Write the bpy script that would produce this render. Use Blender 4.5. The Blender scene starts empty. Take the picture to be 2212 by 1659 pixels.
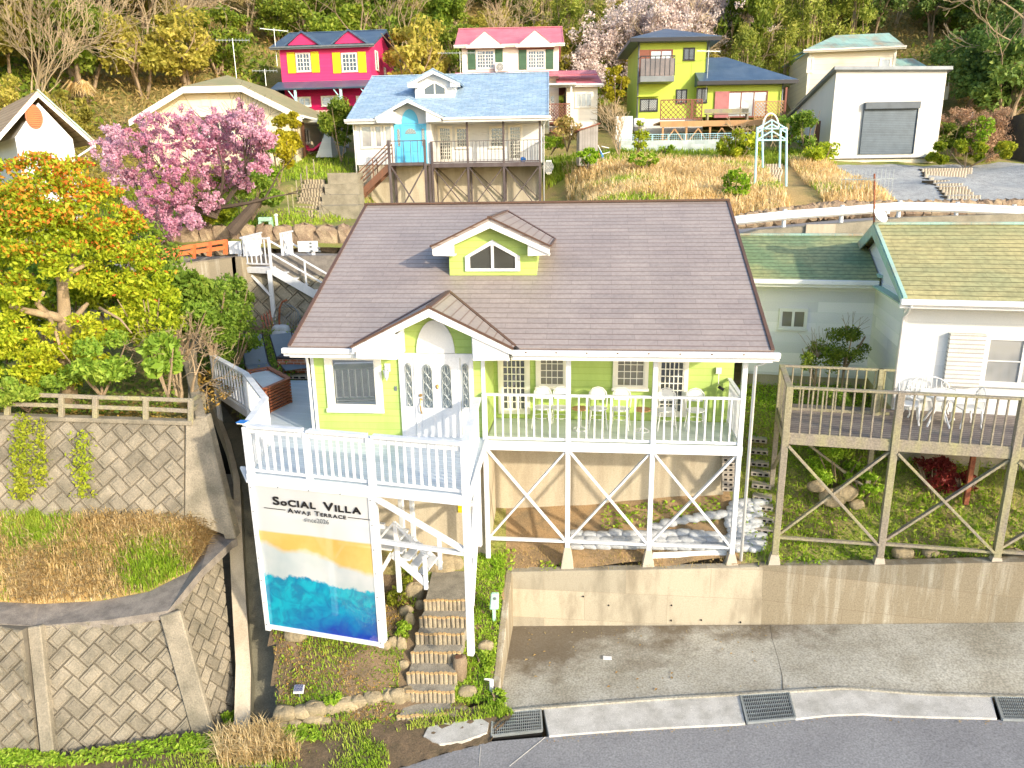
import bpy, bmesh, math, random
import numpy as np
from mathutils import Vector, Matrix
R = math.radians
random.seed(7); rng = np.random.default_rng(11)
C = bpy.context.scene.collection
scene = bpy.context.scene

# ---------------------------------------------------------------- camera, sky, sun, exposure
TH, RO, FPX = 0.2705, -0.0152, 1591.64 / 2212
_F = np.array([0, math.cos(TH), -math.sin(TH)]); _U0 = np.array([0, math.sin(TH), math.cos(TH)]); _R0 = np.array([1., 0, 0])
_R = math.cos(RO) * _R0 + math.sin(RO) * _U0; _U = -math.sin(RO) * _R0 + math.cos(RO) * _U0
cd = bpy.data.cameras.new('camera'); cam = bpy.data.objects.new('camera', cd); C.objects.link(cam)
cam.matrix_world = Matrix(((_R[0], _U[0], -_F[0], 0), (_R[1], _U[1], -_F[1], 0), (_R[2], _U[2], -_F[2], 0), (0, 0, 0, 1)))
cd.sensor_width = 36; cd.lens = 36 * FPX; cd.clip_start = 0.1; cd.clip_end = 600
scene.camera = cam
SUN_AZ, SUN_EL = 138, 21          # degrees clockwise from the view direction, height
wd = bpy.data.worlds.new('World'); scene.world = wd; wd.use_nodes = True
nt = wd.node_tree; sky = nt.nodes.new('ShaderNodeTexSky'); sky.sky_type = 'NISHITA'; sky.sun_disc = False
sky.sun_elevation = R(SUN_EL); sky.sun_rotation = R(SUN_AZ); sky.air_density = 1; sky.dust_density = 1.6; sky.ozone_density = 1.6
nt.links.new(sky.outputs[0], nt.nodes['Background'].inputs[0]); nt.nodes['Background'].inputs[1].default_value = 0.15
sl = bpy.data.lights.new('sun', 'SUN'); sl.energy = 2.1; sl.angle = R(1.5); sl.color = (1, .87, .68)
sun = bpy.data.objects.new('sun', sl); C.objects.link(sun)
_s = Vector((math.sin(R(SUN_AZ)) * math.cos(R(SUN_EL)), math.cos(R(SUN_AZ)) * math.cos(R(SUN_EL)), math.sin(R(SUN_EL))))
sun.rotation_euler = _s.to_track_quat('Z', 'Y').to_euler()
vs_ = scene.view_settings; vs_.view_transform = 'Standard'; vs_.look = 'None'; vs_.exposure = 1.30; vs_.gamma = 1

# ---------------------------------------------------------------- frames (a yawed local system; at() turns a sight line + known depth into a point)
class Fr:
    def __init__(s, yaw, o, sc=1.):
        c, n = math.cos(yaw), math.sin(yaw); s.sc = sc
        s.yaw = yaw; s.o = np.array(o, float); s.E = np.array([[c, -n, 0], [n, c, 0], [0, 0, 1.]])
    def at(s, u, v, x=None, y=None, z=None, k=None):
        d = s.E @ (_F + (u - 1106) / 1591.64 * _R + (829.5 - v) / 1591.64 * _U) / s.sc; b = -(s.E @ s.o) / s.sc
        if k is not None:                      # plane n.q = c
            n, c = np.array(k[0], float), k[1]; t = (c - n @ b) / (n @ d)
        else:
            i, val = (0, x) if x is not None else ((1, y) if y is not None else (2, z))
            t = (val - b[i]) / d[i]
        q = b + t * d; return (float(q[0]), float(q[1]), float(q[2]))
    def w(s, q): return tuple(s.o + s.sc * (s.E.T @ np.array(q, float)))
    def loc(s, p): return (s.E @ (np.array(p, float) - s.o)) / s.sc
    def rect(s, u0, v0, u1, v1, y):
        um, vm = (u0 + u1) / 2, (v0 + v1) / 2
        return s.at(u0, vm, y=y)[0], s.at(u1, vm, y=y)[0], s.at(um, v1, y=y)[2], s.at(um, v0, y=y)[2]
W = Fr(0, (0, 0, 0))
M = Fr(.1119, (-.6055, 15.357, -4.458))        # green house
B = Fr(.055, (-3.877, 39.083, 1.921))          # blue-roofed twin
N = Fr(.25, (5.243 * 1.085, 13.369 * 1.085, -3.833 * 1.085), 1.085)           # white neighbour
L = Fr(.2739, M.w((-4.36, -2.34, 0)))          # skewed front deck

# ---------------------------------------------------------------- objects
ORG = {}
def tag(o, label, cat, group=None, kind=None):
    if label: o['label'] = label
    if cat: o['category'] = cat
    if group: o['group'] = group
    if kind: o['kind'] = kind
    return o
def thing(name, label, cat, fr=W, loc=(0, 0, 0), group=None):
    o = bpy.data.objects.new(name, None); C.objects.link(o); o.empty_display_size = .2
    o.location = fr.w(loc); o.rotation_euler = (0, 0, -fr.yaw); o.scale = (fr.sc,) * 3; ORG[o.name] = tuple(loc)
    return tag(o, label, cat, group)
def root_org(o):
    while o.parent: o = o.parent
    return ORG.get(o.name, (0, 0, 0))
def uv_auto(me, co, ls, lt, lv):
    n = len(ls)
    nor = np.empty(n * 3); me.polygons.foreach_get('normal', nor); nor = nor.reshape(-1, 3)
    h = np.stack([-nor[:, 1], nor[:, 0], np.zeros(n)], 1); ln = np.linalg.norm(h, axis=1)
    flat = ln < .02; h[flat] = (1, 0, 0); ln[flat] = 1; h /= ln[:, None]
    v = np.cross(nor, h); v[flat] = (0, 1, 0)
    v[v[:, 2] < -.01] *= -1
    pi = np.repeat(np.arange(n), lt); P = co[lv]
    uv = np.stack([(P * h[pi]).sum(1), (P * v[pi]).sum(1)], 1)
    l = me.uv_layers.new(name='uv'); l.data.foreach_set('uv', uv.ravel())
class MB:
    def __init__(s): s.v = []; s.f = []; s.k = []; s.m = 0
    def add(s, vs, fs):
        b = len(s.v); s.v += [tuple(map(float, q)) for q in vs]; s.f += [tuple(b + i for i in f) for f in fs]; s.k += [s.m] * len(fs); return s
    def box(s, x0, x1, y0, y1, z0, z1):
        return s.add([(x0, y0, z0), (x1, y0, z0), (x1, y1, z0), (x0, y1, z0), (x0, y0, z1), (x1, y0, z1), (x1, y1, z1), (x0, y1, z1)],
                     [(0, 3, 2, 1), (4, 5, 6, 7), (0, 1, 5, 4), (1, 2, 6, 5), (2, 3, 7, 6), (3, 0, 4, 7)])
    def poly(s, pts): return s.add(pts, [tuple(range(len(pts)))])
    def prism(s, pts, d):
        n = len(pts); a = [tuple(p) for p in pts]; b = [tuple(np.array(p) + np.array(d)) for p in pts]
        return s.add(a + b, [tuple(range(n)), tuple(range(2 * n - 1, n - 1, -1))] + [(i, (i + 1) % n, n + (i + 1) % n, n + i) for i in range(n)])
    def beam(s, p, q, w, h, up=(0, 0, 1)):
        p = np.array(p, float); q = np.array(q, float); d = q - p; d /= np.linalg.norm(d) + 1e-9
        sd = np.cross(d, up); 
        if np.linalg.norm(sd) < 1e-4: sd = np.cross(d, (0, 1, 0))
        sd /= np.linalg.norm(sd); u = np.cross(sd, d)
        a, b = sd * w / 2, u * h / 2; c = [p - a - b, p + a - b, p + a + b, p - a + b, q - a - b, q + a - b, q + a + b, q - a + b]
        return s.add(c, [(0, 3, 2, 1), (4, 5, 6, 7), (0, 1, 5, 4), (1, 2, 6, 5), (2, 3, 7, 6), (3, 0, 4, 7)])
    def tube(s, pts, r, n=6, cap=True):
        pts = [np.array(p, float) for p in pts]; m = len(pts)
        rs = r if hasattr(r, '__len__') else [r] * m
        vs = []; ref = None
        for i in range(m):
            d = pts[min(i + 1, m - 1)] - pts[max(i - 1, 0)]; d /= np.linalg.norm(d) + 1e-9
            if ref is None or abs(ref @ d) > .95: ref = np.array((1., 0, 0)) if abs(d[0]) < .8 else np.array((0, 1., 0))
            a = np.cross(d, ref); a /= np.linalg.norm(a); b = np.cross(d, a); ref = -np.cross(d, a) if False else ref
            for j in range(n):
                t = 2 * math.pi * j / n; vs.append(pts[i] + rs[i] * (math.cos(t) * a + math.sin(t) * b))
        fs = [(i * n + j, i * n + (j + 1) % n, (i + 1) * n + (j + 1) % n, (i + 1) * n + j) for i in range(m - 1) for j in range(n)]
        if cap: fs += [tuple(range(n - 1, -1, -1)), tuple((m - 1) * n + j for j in range(n))]
        return s.add(vs, fs)
    def rock(s, c, r, seed=0, n=7, m=5, rough=.18):
        rr = random.Random(seed); vs = []; fs = []
        for i in range(m + 1):
            t = math.pi * i / m
            for j in range(n):
                p = 2 * math.pi * (j + .5 * (i % 2)) / n; k = 1 + rr.uniform(-rough, rough)
                sx = lambda v: math.copysign(abs(v) ** .75, v)
                vs.append((c[0] + r[0] * k * sx(math.sin(t) * math.cos(p)), c[1] + r[1] * k * sx(math.sin(t) * math.sin(p)), c[2] + r[2] * k * sx(math.cos(t))))
        fs = [(i * n + j, i * n + (j + 1) % n, (i + 1) * n + (j + 1) % n, (i + 1) * n + j) for i in range(m) for j in range(n)]
        return s.add(vs, fs)
    def mesh(s, name, mats, off=(0, 0, 0), smooth=False, fix=True):
        me = bpy.data.meshes.new(name); co = np.array(s.v) - np.array(off)
        me.from_pydata([tuple(x) for x in co], [], s.f)
        for mm in (mats if isinstance(mats, (list, tuple)) else [mats]): me.materials.append(mm)
        me.polygons.foreach_set('material_index', s.k)
        if smooth: me.polygons.foreach_set('use_smooth', [True] * len(s.f))
        if fix and len(s.f) < 60000:
            bm = bmesh.new(); bm.from_mesh(me); bmesh.ops.recalc_face_normals(bm, faces=bm.faces); bm.to_mesh(me); bm.free()
        n = len(me.polygons); ls = np.empty(n, int); lt = np.empty(n, int); me.polygons.foreach_get('loop_start', ls); me.polygons.foreach_get('loop_total', lt)
        lv = np.empty(len(me.loops), int); me.loops.foreach_get('vertex_index', lv)
        uv_auto(me, np.array([v.co[:] for v in me.vertices]), ls, lt, lv)
        me.update(); return me
    def obj(s, name, mats, parent=None, fr=None, loc=(0, 0, 0), label=None, cat=None, group=None, kind=None, smooth=False, bev=0, fix=True):
        off = root_org(parent) if parent else loc
        o = bpy.data.objects.new(name, s.mesh(name, mats, off, smooth, fix)); C.objects.link(o)
        if parent: o.parent = parent
        else:
            fr = fr or W; o.location = fr.w(loc); o.rotation_euler = (0, 0, -fr.yaw); o.scale = (fr.sc,) * 3
        if bev:
            b = o.modifiers.new('bevel', 'BEVEL'); b.width = bev; b.segments = 1; b.limit_method = 'ANGLE'
        return tag(o, label, cat, group, kind)
def copy_tree(o, parent=None, loc=None, rotz=None, scale=None, label=None, group=None):
    c = o.copy(); C.objects.link(c); c.parent = parent
    if loc is not None: c.location = loc
    if rotz is not None: c.rotation_euler = (0, 0, rotz)
    if scale is not None: c.scale = (scale,) * 3 if not hasattr(scale, '__len__') else scale
    if label: c['label'] = label
    if group: c['group'] = group
    for ch in list(o.children): copy_tree(ch, c)
    return c
def raw_mesh(name, V, F4, mat, mi=None):          # fast quad soup
    me = bpy.data.meshes.new(name); V = np.asarray(V, np.float32); n = len(F4); q = F4.shape[1]
    me.vertices.add(len(V)); me.vertices.foreach_set('co', V.ravel())
    me.loops.add(n * q); me.loops.foreach_set('vertex_index', F4.ravel().astype(np.int32))
    me.polygons.add(n); me.polygons.foreach_set('loop_start', (np.arange(n) * q).astype(np.int32)); me.polygons.foreach_set('loop_total', np.full(n, q, np.int32))
    for m in (mat if isinstance(mat, (list, tuple)) else [mat]): me.materials.append(m)
    if mi is not None: me.polygons.foreach_set('material_index', np.asarray(mi, np.int32))
    me.update(calc_edges=True); return me

# ---------------------------------------------------------------- materials
def _n(t, ty, **k):
    n = t.nodes.new(ty)
    for a, b in k.items(): setattr(n, a, b)
    return n
def mix(t, fac, a, b, mode='MIX'):
    n = _n(t, 'ShaderNodeMix', data_type='RGBA', blend_type=mode)
    for i, val in ((0, fac), (6, a), (7, b)):
        if hasattr(val, 'is_linked') or hasattr(val, 'links'): t.links.new(val, n.inputs[i])
        elif i == 0: n.inputs[0].default_value = val
        else: n.inputs[i].default_value = (*val[:3], 1)
    return n.outputs[2]
def ramp(t, src, lo, hi):
    n = _n(t, 'ShaderNodeMapRange'); t.links.new(src, n.inputs[0]); n.inputs[1].default_value = lo; n.inputs[2].default_value = hi; return n.outputs[0]
def math_(t, op, a, b=None, c=None):
    n = _n(t, 'ShaderNodeMath', operation=op)
    for i, v in enumerate((a, b, c)):
        if v is None: continue
        if hasattr(v, 'links'): t.links.new(v, n.inputs[i])
        else: n.inputs[i].default_value = v
    return n.outputs[0]
def mat(name, c, c2=None, rough=.6, nsc=2., lo=.4, hi=.65, grain=.12, gsc=40, stretch=(1, 1, 1), pat=None, pitch=.15, line=.07, lc=None, lw=.6, rowh=.2, bw=.8,
        bump=0., bsc=30, spec=.3, metal=0, rot=0, isl=0):
    m = bpy.data.materials.new(name); m.use_nodes = True; t = m.node_tree; b = t.nodes['Principled BSDF']
    tc = _n(t, 'ShaderNodeTexCoord'); mp = _n(t, 'ShaderNodeMapping'); mp.inputs['Scale'].default_value = stretch; t.links.new(tc.outputs['Object'], mp.inputs[0])
    col = None; c2 = c2 or tuple(x * .8 for x in c)
    nz = _n(t, 'ShaderNodeTexNoise'); nz.inputs['Scale'].default_value = nsc; nz.inputs['Detail'].default_value = 7; nz.inputs['Roughness'].default_value = .62; t.links.new(mp.outputs[0], nz.inputs[0])
    col = mix(t, ramp(t, nz.outputs[0], lo, hi), c, c2)
    g = _n(t, 'ShaderNodeTexNoise'); g.inputs['Scale'].default_value = gsc; g.inputs['Detail'].default_value = 3; t.links.new(tc.outputs['Object'], g.inputs[0])
    k = math_(t, 'MULTIPLY_ADD', ramp(t, g.outputs[0], .3, .7), 2 * grain, 1 - grain)
    kv = _n(t, 'ShaderNodeCombineColor'); [t.links.new(k, kv.inputs[i]) for i in range(3)]
    col = mix(t, 1., col, kv.outputs[0], 'MULTIPLY')
    if isl:
        ge = _n(t, 'ShaderNodeNewGeometry'); ki = math_(t, 'MULTIPLY_ADD', ge.outputs['Random Per Island'], isl * 2, 1 - isl); kc = _n(t, 'ShaderNodeCombineColor'); [t.links.new(ki, kc.inputs[i]) for i in range(3)]; col = mix(t, 1., col, kc.outputs[0], 'MULTIPLY')
    hgt = None
    if pat:
        uv = _n(t, 'ShaderNodeUVMap'); sp = _n(t, 'ShaderNodeSeparateXYZ'); 
        if rot:
            mr = _n(t, 'ShaderNodeMapping'); mr.inputs['Rotation'].default_value = (0, 0, rot); t.links.new(uv.outputs[0], mr.inputs[0]); uvo = mr.outputs[0]
        else: uvo = uv.outputs[0]
        t.links.new(uvo, sp.inputs[0])
        lc = lc or tuple(x * .45 for x in c)
        if pat in ('lap', 'lapu'):
            f = math_(t, 'FRACT', math_(t, 'DIVIDE', sp.outputs[1 if pat == 'lap' else 0], pitch))
            ln = math_(t, 'LESS_THAN', f, line)
            col = mix(t, math_(t, 'MULTIPLY', ln, lw), col, lc); hgt = math_(t, 'SUBTRACT', 1., f) if pat == 'lap' else math_(t, 'SUBTRACT', 1., ln)
            fl = math_(t, 'FLOOR', math_(t, 'DIVIDE', sp.outputs[1 if pat == 'lap' else 0], pitch))
            wn = _n(t, 'ShaderNodeTexWhiteNoise', noise_dimensions='1D'); t.links.new(fl, wn.inputs['W'])
            kk = math_(t, 'MULTIPLY_ADD', wn.outputs[0], .12, .94); kc = _n(t, 'ShaderNodeCombineColor'); [t.links.new(kk, kc.inputs[i]) for i in range(3)]
            col = mix(t, 1., col, kc.outputs[0], 'MULTIPLY')
        elif pat == 'brick':
            br = _n(t, 'ShaderNodeTexBrick'); t.links.new(uvo, br.inputs[0]); br.inputs['Scale'].default_value = 1; br.inputs['Brick Width'].default_value = bw; br.inputs['Row Height'].default_value = rowh
            br.inputs['Mortar Size'].default_value = line * .5; br.inputs['Mortar Smooth'].default_value = .2
            br.inputs['Color1'].default_value = (1, 1, 1, 1); br.inputs['Color2'].default_value = (.72, .74, .76, 1); br.inputs['Mortar'].default_value = (1, 1, 1, 1)
            col = mix(t, 1., col, br.outputs[0], 'MULTIPLY'); col = mix(t, math_(t, 'MULTIPLY', br.outputs[1], lw), col, lc); hgt = math_(t, 'SUBTRACT', 1., br.outputs[1])
        elif pat == 'course':       # thin overlapping roof courses: butt-edge shadow painted as a dark line, occasional joints
            f = math_(t, 'FRACT', math_(t, 'DIVIDE', sp.outputs[1], rowh)); ln = math_(t, 'LESS_THAN', f, line)
            br = _n(t, 'ShaderNodeTexBrick'); t.links.new(uvo, br.inputs[0]); br.inputs['Scale'].default_value = 1; br.inputs['Brick Width'].default_value = bw; br.inputs['Row Height'].default_value = rowh
            br.inputs['Mortar Size'].default_value = .004; br.inputs['Mortar'].default_value = (.62, .6, .6, 1); br.inputs['Color1'].default_value = (1, 1, 1, 1); br.inputs['Color2'].default_value = (.86, .87, .88, 1)
            col = mix(t, 1., col, br.outputs[0], 'MULTIPLY'); col = mix(t, math_(t, 'MULTIPLY', ln, lw), col, lc); hgt = math_(t, 'SUBTRACT', 1., f)
    t.links.new(col, b.inputs['Base Color'])
    b.inputs['Roughness'].default_value = rough; b.inputs['Specular IOR Level'].default_value = spec; b.inputs['Metallic'].default_value = metal
    if bump or hgt is not None:
        bp = _n(t, 'ShaderNodeBump'); bp.inputs['Distance'].default_value = .02; bp.inputs['Strength'].default_value = bump or .25
        bn = _n(t, 'ShaderNodeTexNoise'); bn.inputs['Scale'].default_value = bsc; bn.inputs['Detail'].default_value = 5; t.links.new(mp.outputs[0], bn.inputs[0])
        h = bn.outputs[0]
        if hgt is not None: h = math_(t, 'MULTIPLY_ADD', h, .25, hgt)
        t.links.new(h, bp.inputs['Height']); t.links.new(bp.outputs[0], b.inputs['Normal'])
    return m
def leafmat(name, cols, trans=.35, rough=.55, big=.35):
    m = bpy.data.materials.new(name); m.use_nodes = True; t = m.node_tree; b = t.nodes['Principled BSDF']; out = t.nodes['Material Output']
    g = _n(t, 'ShaderNodeNewGeometry'); oi = _n(t, 'ShaderNodeObjectInfo'); tc = _n(t, 'ShaderNodeTexCoord')
    nz = _n(t, 'ShaderNodeTexNoise'); nz.inputs['Scale'].default_value = big; nz.inputs['Detail'].default_value = 3; t.links.new(tc.outputs['Object'], nz.inputs[0])
    f = math_(t, 'ADD', math_(t, 'MULTIPLY', g.outputs['Random Per Island'], .55), math_(t, 'MULTIPLY', ramp(t, nz.outputs[0], .35, .65), .45))
    cr = _n(t, 'ShaderNodeValToRGB'); t.links.new(f, cr.inputs[0]); e = cr.color_ramp.elements
    while len(e) < len(cols): e.new(.5)
    for i, c in enumerate(cols): e[i].position = .1 + .8 * i / (len(cols) - 1); e[i].color = (*c, 1)
    k = math_(t, 'MULTIPLY_ADD', oi.outputs['Random'], .5, .75); kc = _n(t, 'ShaderNodeCombineColor'); [t.links.new(k, kc.inputs[i]) for i in range(3)]
    col = mix(t, 1., cr.outputs[0], kc.outputs[0], 'MULTIPLY')
    t.links.new(col, b.inputs['Base Color']); b.inputs['Roughness'].default_value = rough; b.inputs['Specular IOR Level'].default_value = .25
    tr = _n(t, 'ShaderNodeBsdfTranslucent'); t.links.new(col, tr.inputs[0]); ms = _n(t, 'ShaderNodeMixShader'); ms.inputs[0].default_value = trans
    t.links.new(b.outputs[0], ms.inputs[1]); t.links.new(tr.outputs[0], ms.inputs[2]); t.links.new(ms.outputs[0], out.inputs[0])
    return m
def glassmat(name, c, refl=.3, c2=None):
    m = bpy.data.materials.new(name); m.use_nodes = True; t = m.node_tree; b = t.nodes['Principled BSDF']; out = t.nodes['Material Output']
    tc = _n(t, 'ShaderNodeTexCoord'); nz = _n(t, 'ShaderNodeTexNoise'); nz.inputs['Scale'].default_value = 1.3; t.links.new(tc.outputs['Object'], nz.inputs[0])
    t.links.new(mix(t, ramp(t, nz.outputs[0], .4, .6), c, c2 or tuple(x * .6 for x in c)), b.inputs['Base Color']); b.inputs['Roughness'].default_value = .15
    gl = _n(t, 'ShaderNodeBsdfGlossy'); gl.inputs['Roughness'].default_value = .02; gl.inputs[0].default_value = (.95, .97, 1, 1); ms = _n(t, 'ShaderNodeMixShader'); ms.inputs[0].default_value = refl
    t.links.new(b.outputs[0], ms.inputs[1]); t.links.new(gl.outputs[0], ms.inputs[2]); t.links.new(ms.outputs[0], out.inputs[0]); return m
WH = (.80, .80, .78)
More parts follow.
